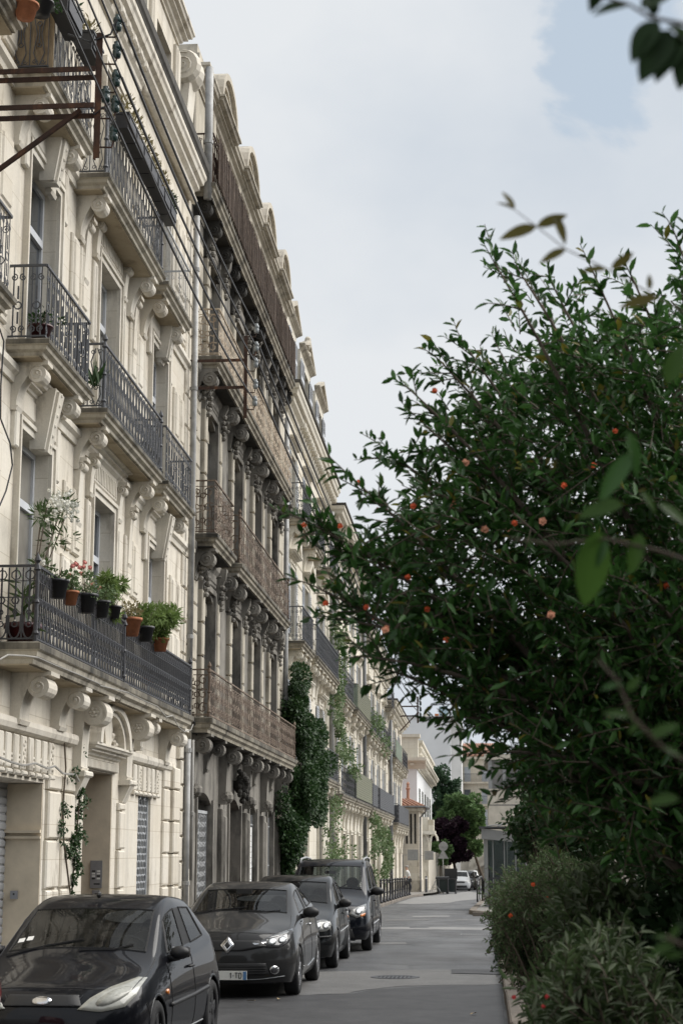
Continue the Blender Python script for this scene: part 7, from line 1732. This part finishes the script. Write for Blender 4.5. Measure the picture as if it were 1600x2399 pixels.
# ------------------------------------------------------------------ pots and boxes on the near balconies
def pot(label, px, py, r, h, mat, X=-4.97, plant=None, tilt=0, group='pots hung on the first-floor railing', flowers=0, fmat='petal_pink', pr=.2, cat='plant pot', square=False, n=260, lw=.05):
    r, h = r * .84, h * .86; p = at(px, py, X=X); t = thing('flower_pot', label, cat, (p[0], p[1], p[2] - h), group)
    m = MB()
    if square: m.prism([(-r, 0), (r, 0), (r * 1.1, h), (-r * 1.1, h)], 'y', -r * 2.2, r * 2.2)
    else: m.lathe([(r * .70, 0), (r * .98, h * .84), (r * 1.10, h * .84), (r * 1.10, h), (r * .98, h), (r * .9, h * .9)], (0, 0, 0), n=18)
    lobj('pot', m, M[mat], t, not square); lobj('earth', MB().lathe([(.001, h * .9), (r * .95, h * .9)], (0, 0, 0), n=12, closed=True), M['soil'], t)
    if plant:
        wp = (p[0], p[1], p[2] + pr * .45)
        Ps, Ds = [], []
        for k in range(7):
            c = (wp[0] + rg.normal() * pr * .35, wp[1] + rg.normal() * pr * .6, wp[2] + rg.uniform(-.7, .75) * pr * (1.2 if plant == 'leaf_fern' else .6)); q = pr * rg.uniform(.22, .55)
            u, v = cloud(c, (q * .8, q, q * .7), max(6, n // 7), .15); Ps.append(u); Ds.append(v)
        P, D = np.concatenate(Ps), np.concatenate(Ds); D = D + rg.normal(size=D.shape) * .7 + ([0, 0, -.25] if plant == 'leaf_fern' else [0, 0, .25])
        stuff(leaves4('foliage', P, D, rg.normal(size=P.shape) + [.6, 0, .6], rg.uniform(lw * .6, lw * 1.4, len(P)), .30 if plant != 'leaf_fern' else .12, M[plant], t))
        m = MB()
        for k in range(7): m.tube([(p[0], p[1], p[2] - .02), (p[0] + rnd.uniform(-pr, pr) * .5, p[1] + rnd.uniform(-pr, pr) * .7, p[2] + pr * rnd.uniform(.4, .9))], .004, 4)
        obj('stem', m, M['twig'], t)
        for k in range(flowers): flower_blob('flower', (p[0] + rnd.uniform(-.1, .12), p[1] + rnd.uniform(-pr, pr) * .9, p[2] + pr * rnd.uniform(.7, 1.5)), .035, M[fmat], t, rnd)
    return t
pot('black plastic pot tilted out at the corner of the first-floor railing', 137, 1358, .15, .26, 'black_plastic', plant='leaf_oleander', pr=.16, n=90)
pot('terracotta pot with pink geraniums, left of the two black pots', 166, 1385, .12, .20, 'terracotta', plant='leaf_shrub', flowers=4, pr=.22)
pot('large black pot with pink geraniums on the railing', 203, 1392, .17, .28, 'black_plastic', plant='leaf_shrub', flowers=5, pr=.28, n=320)
pot('square black planter right of the geraniums', 238, 1408, .14, .26, 'black_plastic', plant='leaf_shrub', pr=.2, flowers=2)
pot('small black pot under feathery green asparagus fern', 268, 1420, .12, .20, 'black_plastic', plant='leaf_fern', pr=.34, n=1300, lw=.10)
pot('large plain terracotta pot hung on the railing', 308, 1448, .18, .30, 'terracotta', plant='leaf_dry', pr=.26, n=220)
pot('black planter right of the large terracotta pot', 342, 1468, .15, .26, 'black_plastic', plant='leaf_fern', pr=.30, n=700, lw=.09)
pot('terracotta box overgrown by bright fern at the right end', 376, 1495, .16, .24, 'terracotta', plant='leaf_fern', pr=.42, n=1700, lw=.11)
pot('dried plant in a small terracotta pot at the foot of the balcony', 350, 1585, .10, .16, 'terracotta', X=-5.2, plant='leaf_dry', pr=.14, n=60, group='pots standing on balconies')
pot('glazed maroon pot with a spiky yucca on the first-floor balcony', 55, 1462, .24, .42, 'maroon', X=-5.22, plant=None, group='pots standing on balconies')
pot('maroon bowl of cactus on the second-floor balcony', 96, 765, .17, .18, 'maroon', X=-5.15, plant='leaf_vine', pr=.20, n=160, group='pots standing on balconies')
pot('terracotta pot hanging at the top left balcony', 62, 10, .16, .2, 'terracotta', X=-4.9, plant='leaf_vine', pr=.2, group='pots on the third-floor balcony')
pot('fern pot trailing green over the reed-screened top balcony', 98, 5, .16, .2, 'black_plastic', X=-4.9, plant='leaf_vine', pr=.30, n=500, group='pots on the third-floor balcony')
yc = at(55, 1462, X=-5.22); t = thing('yucca_plant', 'spiky yucca rising from the maroon pot behind the railing', 'plant', yc)
P = np.array([yc] * 34) + [0, 0, .25] + rg.normal(size=(34, 3)) * [.03, .03, .12]; D = rg.normal(size=(34, 3)) + [0, 0, .9]
leaves4('foliage', P, D, rg.normal(size=P.shape), rg.uniform(.22, .36, 34), .06, M['leaf_oleander'], t)['kind'] = 'stuff'; obj('stem', MB().tube([yc, (yc[0], yc[1], yc[2] + .35)], .018, 6), M['twig'], t)
# aloe in the corner of the second-floor balcony
ac = at(225, 905, X=-5.15); t = thing('aloe_plant', 'spiky green aloe at the corner of the central second-floor balcony', 'plant', ac)
P = np.array([ac] * 16) + rg.normal(size=(16, 3)) * [.04, .06, .02]; D = rg.normal(size=(16, 3)) * .6 + [0, 0, 1]; leaves4('foliage', P, D, rg.normal(size=P.shape), rg.uniform(.28, .45, 16), .08, M['leaf_vine'], t)['kind'] = 'stuff'
# white oleander standing behind the railing
oc = at(80, 1330, X=-5.15); O = thing('oleander', 'white-flowering oleander on thin stems above the first-floor railing', 'shrub', (oc[0], oc[1], 4.2))
st = MB(); tips = [(135, 1215), (110, 1190), (160, 1195), (95, 1235), (150, 1170)]
stp = [at(x, y, X=-5.12) for x, y in tips]
for p in stp: st.tube([(oc[0], oc[1], 4.2), ((oc[0] + p[0]) / 2, oc[1] * .5 + p[1] * .5 - .05, (4.2 + p[2]) / 2 + .2), p], .009, 5)
obj('stem', st, M['twig'], O)
P, D = [], []
for x, y, r, n in ((120, 1205, .16, 110), (150, 1190, .15, 90), (95, 1205, .10, 60), (125, 1260, .12, 40), (165, 1255, .10, 26), (100, 1325, .10, 40)):
    p, d = cloud(at(x, y, X=-5.1), (.1, r, r), n, .2); P.append(p); D.append(d + rg.normal(size=d.shape) * .4 + [0, 0, .3])
P, D = np.concatenate(P), np.concatenate(D); stuff(leaves4('foliage', P, D, rg.normal(size=P.shape), rg.uniform(.09, .15, len(P)), .11, M['leaf_oleander'], O))
for k in range(70): p = at(rnd.gauss(148, 17), rnd.gauss(1186, 17), X=-5.0 + rnd.random() * .1); flower_blob('flower', p, .03, M['petal_white'], O, rnd)
for k in range(6): p = at(rnd.gauss(105, 8), rnd.gauss(1315, 5), X=-5.05); flower_blob('flower', p, .024, M['petal_white'], O, rnd)
# black planter boxes along the third-floor railing
def planter(label, y, z, X, L_, h=.22, d=.2, plant='leaf_dry', n=140, tilt=0, pr=.2):
    t = thing('planter_box', label, 'planter', (X, y, z), 'black planters on the third floor')
    lobj('box', MB().prism([(-d * .42, 0), (d * .42, 0), (d * .5, h), (-d * .5, h)], 'y', 0, L_).box(-d * .55, d * .55, -.01, L_ + .01, h - .03, h + .002), M['black_plastic'], t)
    lobj('rim', MB().box(d * .44, d * .52, .04, L_ - .04, .04, h - .05), M['iron'], t)
    if plant:
        P, D = cloud((X, y + L_ / 2, z + h + pr * .4), (.12, L_ * .5, pr), n, .2); D = D + rg.normal(size=D.shape) * .6 + [0, 0, .7]
        stuff(leaves4('foliage', P, D, rg.normal(size=P.shape), rg.uniform(.05, .12, len(P)), .14, M[plant], t))
for k in range(7):
    planter(['leftmost black planter box of the row on the central third-floor railing', 'second black planter box from the left in the third-floor row', 'third black planter box from the left in the third-floor row', 'middle black planter box of the row of seven', 'third black planter box from the right in the row', 'second black planter box from the right in the row', 'rightmost black planter box of the row, under a green tuft'][k], 22.35 + k * .56, 11.92, -4.90, .53, .24, .2, 'leaf_dry' if k < 6 else 'leaf_vine', 150 if k < 6 else 420, pr=.26 if k < 6 else .18)
p = at(150, 60, X=-4.9); planter('big black planter box at the top left corner balcony', p[1] - .35, p[2], -4.88, .75, .26, .24, 'leaf_vine', 120)
p = at(205, 140, X=-4.9); planter('black planter box on the railing left of the cable post', p[1] - .3, p[2], -4.88, .6, .26, .24, 'leaf_dry', 160)
bs = thing('reed_mat', 'tan reed mat on the inside of the top left balcony railing', 'reed screen', (-5.2, 18.82, 11.14)); m = MB(); x = -.28
while x < .20: m.box(x, x + .012, .01, .02, 0, .86 + rnd.uniform(-.02, .02)); x += .0145
stuff(lobj('reed', m, M['bamboo'], bs))

# ------------------------------------------------------------------ overhead cables and their wall brackets
def insulator(parent, p, mat, side=1, s=1.0):
    o = obj('insulator', MB().lathe([(.015, -.10 * s), (.045 * s, -.09 * s), (.05 * s, -.02 * s), (.038 * s, 0), (.052 * s, .01 * s), (.052 * s, .05 * s), (.03 * s, .07 * s), (.035 * s, .09 * s), (.01, .10 * s)], p, n=12), M[mat], parent, True)
    return o
BR = []
def bracket(label, Y, xw, xp, ytop, ybot, arms, ins, strut=None, mat='insulator', rustm='rust_dark', s=1.0):
    a, b = at(xp, ytop, Y=Y), at(xp, ybot, Y=Y); t = thing('cable_bracket', label, 'cable bracket', (X0, Y, b[2]), 'cable brackets on the facades')
    w = .035 * s
    obj('upright', MB().box(a[0] - w, a[0] + w, Y - w, Y - w * .5, b[2], a[2]).box(a[0] - w, a[0] - w * .5, Y - w * .5, Y + w, b[2], a[2]), M[rustm], t)
    for k, py in enumerate(arms):
        z = at(xp, py, Y=Y)[2]; dz = (.012 if k % 2 else -.012)
        obj('arm', MB().box(X0 - .05, a[0] - w, Y + (.05 if k % 2 else -.06) * s, Y + (.07 if k % 2 else -.04) * s, z - w * .8, z + w * .8), M[rustm], t)
    if strut: 
        p, q = strut; obj('strut', MB().tube([at(*p, Y=Y), at(*q, Y=Y)], w * .9, 4), M[rustm], t)
    out = []
    for py, dx in ins:
        z = at(xp, py, Y=Y)[2]; p = (a[0] + dx, Y, z)
        obj('pin', MB().tube([(a[0], Y, z - .16 * s), (a[0] + dx * .9, Y, z - .17 * s), (a[0] + dx, Y, z - .10 * s)], .011 * s, 5), M[rustm], t)
        insulator(t, p, mat, s=s); out.append(p)
    return t, out
t1, I1 = bracket('rusty steel cable bracket with six green glass insulators at the upper left', 17.2, 0, 236, 80, 372, (165, 175, 250, 265), [(55, .19), (118, .19), (184, .19), (245, .19), (312, .18), (222, .08)], ((190, 258), (-60, 440)))
t2, I2 = bracket('rusty cable bracket with grey insulators in front of the sooted house', 31.5, 418, 577, 788, 980, (845, 905), [(770, .20), (812, .20), (850, .19), (900, .19), (940, .18)], None, 'insulator_grey')
t3, I3 = bracket('distant cable bracket at the end of the house row', 112.0, 937, 978, 1632, 1694, (1655, 1677), [(1634, .18), (1647, .18), (1661, .18), (1675, .18)], ((978, 1670), (937, 1713)), 'insulator', s=1.6)
def cable(label, pts_a, pts_b, sag, r=.010, n=22, mat='cable', grp='overhead cables'):
    a, b = Vector(pts_a), Vector(pts_b); P = []
    for k in range(n + 1): t = k / n; p = a.lerp(b, t); P.append((p.x, p.y, p.z - sag * 4 * t * (1 - t)))
    return tag(obj('overhead_cable', MB().tube(P, r, 5), M[mat]), label, 'cable', grp)
names = ['topmost', 'second', 'third', 'fourth', 'lowest']
for k in range(5):
    i2 = I2[min(k, len(I2) - 1)]; e = (.06, 0, 0)
    src = Vector(I1[[0, 1, 2, 3, 4][k]]) + Vector(e)
    st = src + (src - Vector(i2)) * .45 + Vector((0, 0, .4))
    cable(f'{names[k]} black cable from the upper left bracket back past the top edge', st, src, .05, .012)
    cable(f'{names[k]} black cable between the two near brackets', src, Vector(i2) + Vector((-.02, -.1, .02)), .18, .018)
    if k < 4: cable(f'{names[k]} black cable running from the second bracket to the far end', Vector(i2) + Vector((.05, .1, 0)), Vector(I3[k]) + Vector((.06, 0, 0)), .9, .022, 40)
for k, (a, b, c) in enumerate((((160, 80), (260, 80), (275, 45)), ((200, 230), (245, 250), (272, 300)))):
    P = [at(*q, Y=17.15) for q in (a, ((a[0] + b[0]) / 2, b[1] + 18), b, c)]
    tag(obj('jumper_cable', MB().tube([tuple(p) for p in P], .012, 5), M['cable']), ['looping black jumper cable above the near bracket', 'grey looped cable at the middle of the near bracket'][k], 'cable', 'jumper cables')
P = [at(x, y, X=-4.93) for x, y in ((0, 1545), (20, 1534), (60, 1536), (90, 1540), (130, 1558), (180, 1578), (232, 1601), (236, 1606), (300, 1622), (340, 1642), (370, 1655), (390, 1680), (405, 1676), (418, 1702), (432, 1714), (448, 1710), (453, 1697))]
tag(obj('facade_wire', MB().tube(P, .009, 5), M['cable_grey']), 'thin pale wire drooping along the edge of the long first-floor slab', 'wire')
P = [at(x, y, X=-5.38) for x, y in ((0, 1774), (30, 1786), (55, 1793), (85, 1788), (112, 1800), (130, 1795), (148, 1812), (178, 1815), (186, 1830))]
tag(obj('facade_wire', MB().tube(P, .014, 5), M['cable_grey']), 'twisted grey cable looping above the garage opening', 'wire')
P = [at(x, y, X=-5.3) for x, y in ((455, 1690), (462, 1725), (478, 1742), (500, 1748), (530, 1722), (548, 1722), (560, 1755), (578, 1760), (590, 1740))]
tag(obj('facade_wire', MB().tube(P, .016, 5), M['cable']), 'black cable slung under the rusty first-floor balcony', 'wire')
P = [at(x, y, X=-5.2) for x, y in ((0, 770), (10, 800), (3, 900), (2, 980), (25, 1040), (30, 1090), (15, 1150), (0, 1185))]
tag(obj('facade_wire', MB().tube(P, .010, 5), M['cable']), 'black wire hanging loose at the left edge of the cream house', 'wire')

# ------------------------------------------------------------------ street furniture
for k in range(12):
    y = 76.5 + k * 2.6; x = XL(y) - .12; lab = ['black cast bollard nearest in the row along the pavement', 'second black bollard of the pavement row', 'third black bollard of the pavement row', 'fourth black bollard of the pavement row', 'fifth black bollard of the pavement row', 'sixth black bollard of the pavement row', 'seventh black bollard of the pavement row', 'eighth black bollard of the pavement row', 'ninth black bollard, left of the pedestrian', 'tenth black bollard beside the pedestrian', 'eleventh black bollard just past the pedestrian', 'last black bollard of the row by the corner'][k]
    z = zr(y) + .12
    if k == 0:
        b0 = thing('bollard', lab, 'bollard', (x, y, z), 'bollards along the left pavement')
        lobj('shaft', MB().lathe([(.09, 0), (.09, .10), (.06, .14), (.05, .85), (.075, .87), (.05, .90), (.045, .94)], (0, 0, 0), n=10), M['iron'], b0, True); lobj('finial', MB().blob((0, 0, 1.0), .065, .065, .075, 10, 7), M['iron'], b0, True)
        lobj('collar', MB().lathe([(.07, .42), (.075, .45), (.07, .48)], (0, 0, 0), n=10), M['iron'], b0, True)
    else: copy_thing(b0, (x, y, z), 0, lab)
p = at(998, 2070, Y=121); gb = thing('bollard', 'single grey bollard on the corner pavement', 'bollard', (p[0], 121, zr(121) + .1), 'bollards along the left pavement')
lobj('shaft', MB().lathe([(.10, 0), (.09, .1), (.08, 1.05), (.06, 1.12), (.01, 1.15)], (0, 0, 0), n=10), M['iron_grey'], gb, True); lobj('band', MB().lathe([(.088, .95), (.09, 1.0), (.088, 1.03)], (0, 0, 0), n=10, closed=True), M['white_paint'], gb)
def bin_(label, px, Y, lid_open):
    p = at(px, 2080, Y=Y); t = thing('wheelie_bin', label, 'bin', (p[0], Y, zr(Y)), 'bins at the kerb')
    lobj('body', MB().add([(-.36, -.30, .12), (.36, -.30, .12), (.36, .30, .12), (-.36, .30, .12), (-.44, -.40, 1.05), (.44, -.40, 1.05), (.44, .40, 1.05), (-.44, .40, 1.05)], [(3, 2, 1, 0), (0, 1, 5, 4), (1, 2, 6, 5), (2, 3, 7, 6), (3, 0, 4, 7)]), plain('dark_green_bin' + label[:3], (.018, .028, .027), .5), t)
    lobj('rim', MB().tube([(-.46, -.42, 1.05), (.46, -.42, 1.05), (.46, .42, 1.05), (-.46, .42, 1.05)], .03, 6, closed=True), M['black_plastic'], t)
    lobj('lid', MB().box(-.46, .46, .40, .46, 1.05, 1.75) if lid_open else MB().prism([(-.44, 1.06), (.44, 1.06), (.40, 1.16), (0, 1.2), (-.40, 1.16)], 'x', -.46, .46), M['black_plastic'], t)
    for x in (-.33, .33): lobj('wheel', MB().lathe([(.10, -.03), (.11, -.02), (.11, .02), (.10, .03)], (x, .26, .11), 'x', 12), M['tyre'], t)
    lobj('handle', MB().tube([(-.3, -.44, .98), (-.3, -.49, .98), (.3, -.49, .98), (.3, -.44, .98)], .018, 5), M['black_plastic'], t)
bin_('left black wheelie bin with closed lid by the kerb', 1036, 124, False); bin_('right black wheelie bin with its lid thrown open', 1056, 125, True)
for k, px in enumerate((1027, 1049, 1067)):
    p = at(px, 2080, Y=123.2); t = thing('bin_rail', ['left black post of the rail round the bins', 'middle black post of the rail round the bins', 'right black post of the rail round the bins'][k], 'post', (p[0], 123.2, zr(123)), 'posts round the bins'); lobj('shaft', MB().lathe([(.05, 0), (.045, 1.0), (.02, 1.03)], (0, 0, 0), n=8), M['iron'], t); lobj('foot', MB().lathe([(.09, 0), (.09, .03), (.05, .05)], (0, 0, 0), n=8), M['iron'], t)
p = at(1018, 2062, Y=123); af = thing('a_frame_stand', 'thin folding metal stand left of the bins', 'stand', (p[0], 123, zr(123)))
for k, (a, b) in enumerate((((-.45, 0, 0), (.12, 0, 1.0)), ((.45, 0, .1), (-.05, 0, .85)), ((-.3, .4, 0), (.12, .3, 1.0)))): lobj('leg', MB().tube([a, b], .018, 5), M['zinc'], af)
lobj('crossbar', MB().tube([(-.2, 0, .45), (.2, 0, .45)], .014, 5), M['zinc'], af)
# signs seen from behind
def sign(label, px, pbot, Y, kind, sx, sy, arm=0):
    b = at(px, pbot, Y=Y); t = thing('road_sign', label, 'sign', (b[0], Y, zr(Y)), 'signs seen from behind'); hz = at(sx, sy, Y=Y); dx, z = hz[0] - b[0], hz[2] - zr(Y)
    lobj('pole', MB().tube([(0, 0, 0), (0, 0, z + (.05 if arm else .35))], .035, 8) if not arm else MB().tube([(0, 0, 0), (0, 0, z), (dx, 0, z)], .035, 8), M['zinc'], t, True)
    if kind == 'round':
        lobj('disc', MB().lathe([(.32, .0), (.33, .01), (.33, .03), (.32, .04)], (dx, -.05, z), 'y', 20), M['zinc'], t); lobj('stiffener', MB().box(dx - .28, dx + .28, -.07, -.05, z - .02, z + .02), M['grey_alu'], t)
    elif kind == 'tri': lobj('triangle', MB().prism([(dx - .40, z - .26), (dx + .40, z - .26), (dx, z + .42)], 'y', -.07, -.04), M['zinc'], t)
    else:
        lobj('board', MB().box(dx - .32, dx + .32, -.07, -.04, z - .32, z + .32), M['grey_alu'], t); lobj('stiffener', MB().box(dx - .02, dx + .03, -.09, -.07, z - .3, z + .3), M['zinc'], t)
        for q in (-.22, .22): lobj('clamp', MB().box(dx - .28, dx + .28, -.085, -.07, z + q - .02, z + q + .02), M['zinc'], t)
sign('round sign seen from behind above the triangle', 1038, 2075, 126, 'round', 1038, 1983); sign('triangular give-way sign seen from behind on a bent arm', 1024, 2078, 125.9, 'tri', 1037.5, 2003, 1)
sign('square sign board from behind on an arm, above the pedestrian', 944, 2100, 106, 'sq', 967, 2003, 1); sign('second square sign board from behind, by the gate pier', 985, 2085, 128, 'sq', 1005, 2004, 1)
# glass shelter at the corner on the right
sy0 = 70.0; s0 = at(1133, 2135, Y=sy0); xs = s0[0]; zs = zr(sy0) + .12; ztop = at(1133, 1940, Y=sy0)[2]; z2 = at(1133, 1965, Y=sy0)[2]
Sh = thing('glass_shelter', 'grey metal and glass shelter standing on the corner pavement', 'shelter', (xs, sy0, zs))
for dx, dy in ((.12, 0), (1.75, 0), (.12, 3.2), (1.75, 3.2)): obj('post', MB().box(xs + dx - .075, xs + dx + .075, sy0 + dy - .075, sy0 + dy + .075, zs, z2), M['grey_alu'], Sh)
for k in range(3): obj('mullion', MB().box(xs + .4 + k * .45 - .02, xs + .4 + k * .45 + .02, sy0 - .03, sy0 + .03, zs + .1, z2), M['grey_alu'], Sh)
obj('fascia', MB().add([(xs - .05, sy0 - .3, z2), (xs + 2.1, sy0 - .3, z2 - .22), (xs + 2.1, sy0 - .3, ztop - .32), (xs - .05, sy0 - .3, ztop), (xs - .05, sy0 + 3.5, z2), (xs + 2.1, sy0 + 3.5, z2 - .22), (xs + 2.1, sy0 + 3.5, ztop - .32), (xs - .05, sy0 + 3.5, ztop)], [(0, 1, 2, 3), (7, 6, 5, 4), (3, 2, 6, 7), (0, 3, 7, 4), (1, 5, 6, 2), (4, 5, 1, 0)]), M['grey_alu'], Sh)
obj('roof_edge', MB().box(xs - .15, xs + 2.2, sy0 - .42, sy0 + 3.6, ztop + .003, ztop + .06), M['iron_grey'], Sh)
for k in range(3): obj('roof_strut', MB().tube([(xs + .2 + k * .4, sy0, ztop + .08), (xs + 2.0, sy0 + .4, ztop + .35 + k * .07)], .025, 5), M['zinc'], Sh)
for k in range(2): obj('pane', MB().box(xs + .2 + k * .78, xs + .95 + k * .78, sy0 - .008, sy0 + .008, zs + .25, z2 - .05), M['shelter_glass'], Sh)
obj('side_pane', MB().box(xs + .112, xs + .128, sy0 + .1, sy0 + 3.1, zs + .25, z2 - .05), M['shelter_glass'], Sh); obj('back_pane', MB().box(xs + .2, xs + 1.7, sy0 + 3.19, sy0 + 3.21, zs + .25, z2 - .05), M['shelter_glass'], Sh)
obj('kick_panel', MB().box(xs + .2, xs + 1.7, sy0 - .015, sy0 + .015, zs + .02, zs + .24), M['grey_alu'], Sh)
p = at(1147, 2145, Y=66.5); t = thing('black_railing', 'black steel railing post in front of the glass shelter', 'railing', (p[0], 66.5, zr(66.5) + .12)); lobj('upright', MB().box(-.04, .04, -.04, .04, 0, 1.1), M['iron'], t); lobj('top_rail', MB().box(-.04, .5, -.03, .03, 1.1, 1.16), M['iron'], t)
p = at(1122, 2112, Y=82); t = thing('hoop_barrier', 'black hoop barrier at the kerb left of the shelter', 'railing', (p[0], 82, zr(82) + .12))
lobj('hoop', MB().tube([(-.08, 0, 0), (-.08, 0, .9), (.0, .3, 1.1), (.12, .9, 1.15), (.16, 1.6, 1.0), (.16, 1.7, 0)], .04, 6), M['iron'], t, True); lobj('crossbar', MB().tube([(-.08, 0, .5), (.15, 1.65, .5)], .025, 6), M['iron'], t); lobj('bar', MB().tube([(.02, .6, .1), (.02, .6, 1.1)], .025, 6), M['iron'], t)
p = at(1131, 2100, Y=84); t = thing('scooter', 'parked dark scooter half hidden behind the shelter post', 'scooter', (p[0] + .1, 84, zr(84) + .12))
for y in (-.55, .6): w_ = lobj('wheel', MB().lathe([(.15, -.05), (.22, -.05), (.24, 0), (.22, .05), (.15, .05)], (0, y, .24), 'x', 16, closed=True), M['tyre'], t)
lobj('body', MB().prism([(-.35, .35), (.75, .35), (.85, .75), (.2, .78), (.1, .5), (-.25, .5), (-.45, 1.0), (-.52, .95)], 'x', -.14, .14), M['paint_char'], t); lobj('seat', MB().blob((0, .5, .80), .14, .38, .07, 10, 6), M['trim'], t); lobj('handlebar', MB().tube([(-.33, -.42, 1.02), (0, -.46, 1.06), (.33, -.42, 1.02)], .018, 6), M['trim'], t); lobj('tail_lamp', MB().blob((0, .86, .66), .08, .03, .05, 8, 6), M['lamp_orange'], t)
bag = at(1018 / 1, 2030, Y=128)
# pedestrian walking away on the pavement
def person():
    Y = 103.0; p = at(955, 2098, Y=Y); t = thing('person', 'pedestrian in a white shirt and dark trousers walking on the pavement with a shoulder bag', 'person', (p[0], Y, zr(Y) + .125))
    J = [(0, 0, .92), (0, .0, 1.10), (0, -.02, 1.30), (0, -.03, 1.44), (0, -.05, 1.53), (0, -.06, 1.63), (0, -.05, 1.72),
         (.10, 0, .88), (.13, .16, .50), (.14, .02, .10), (.14, -.12, .05), (-.10, 0, .88), (-.12, -.20, .50), (-.12, -.08, .10), (-.12, -.22, .05),
         (.19, -.02, 1.40), (.25, .06, 1.14), (.22, -.10, .95), (.21, -.17, .90), (-.19, -.02, 1.40), (-.25, -.02, 1.14), (-.20, -.20, 1.02), (-.16, -.27, 1.0)]
    Rr = [.155, .150, .165, .12, .055, .088, .075, .095, .065, .045, .04, .095, .065, .045, .04, .065, .045, .035, .03, .065, .045, .035, .03]
    E = [(0, 1), (1, 2), (2, 3), (3, 4), (4, 5), (5, 6), (0, 7), (7, 8), (8, 9), (9, 10), (0, 11), (11, 12), (12, 13), (13, 14), (2, 15), (15, 16), (16, 17), (17, 18), (2, 19), (19, 20), (20, 21), (21, 22)]
    me = bpy.data.meshes.new('figure'); me.from_pydata(J, E, []); o = bpy.data.objects.new('figure', me); COL.objects.link(o)
    o.modifiers.new('sk', 'SKIN')
    for i, r in enumerate(Rr): me.skin_vertices[0].data[i].radius = (r, r * (.72 if i in (0, 1, 2, 3) else 1))
    me.skin_vertices[0].data[0].use_root = True
    sd = o.modifiers.new('sd', 'SUBSURF'); sd.levels = 2; sd.render_levels = 2
    dg = bpy.context.evaluated_depsgraph_get(); ev = bpy.data.meshes.new_from_object(o.evaluated_get(dg)); bpy.data.objects.remove(o)
    mats = [plain('skin', (.45, .27, .19), .6, var=.1), plain('white_shirt', (.68, .69, .70), .85, var=.06), plain('dark_trousers', (.025, .027, .035), .85, var=.15), M['trim']]
    ev.materials.clear()
    for m_ in mats: ev.materials.append(m_)
    for f in ev.polygons:
        f.use_smooth = True; c = f.center; a = abs(c.x)
        f.material_index = 0 if c.z > 1.475 else 3 if c.z < .09 else 2 if (c.z < .93 and a < .19) else 0 if (a > .17 and c.z < 1.13) else 1
    b = bpy.data.objects.new('body', ev); COL.objects.link(b); b.parent = t; WM[b.name] = WM[t.name]
    m = MB(); m.blob((0, -.045, 1.69), .098, .105, .085, 12, 8); lobj('hair', m, plain('grey_hair', (.30, .29, .27), .8), t, True)
    m = MB()
    for sg in (-1, 1): m.blob((sg * .09, -.06, 1.63), .014, .022, .03, 6, 5)
    m.blob((0, -.155, 1.62), .014, .022, .022, 6, 5); lobj('face_detail', m, mats[0], t, True)
    m = MB(); m.box(.15, .27, -.1, .16, .78, 1.0); lobj('shoulder_bag', m, M['trim'], t); lobj('bag_strap', MB().tube([(.21, 0, 1.0), (.16, -.15, 1.25), (.0, -.10, 1.46), (-.15, .06, 1.42), (.05, .14, 1.2), (.21, .05, 1.0)], .012, 5), M['trim'], t)
    t.rotation_euler = (0, 0, math.radians(-70)); return t
person()
# fallen leaves on the asphalt
for k, (px, py) in enumerate(((652, 2345), (600, 2349), (1115, 2378))):
    p = at(px, py, Z=0.0); o = bpy.data.objects.new('fallen_leaf', LM['leaf_olive'].copy()); o.data.materials[0] = M['straw']; COL.objects.link(o); o.location = (p[0], p[1], .022); o.scale = (.13, .13, .13); o.rotation_euler = (.1, .15, k * 1.3)
    tag(o, ['dry curled leaf on the asphalt left of the road centre', 'tiny dry leaf beside the grey hatchback on the road', 'pale dry leaf on the asphalt near the right kerb'][k], 'leaf', 'dry leaves on the road')
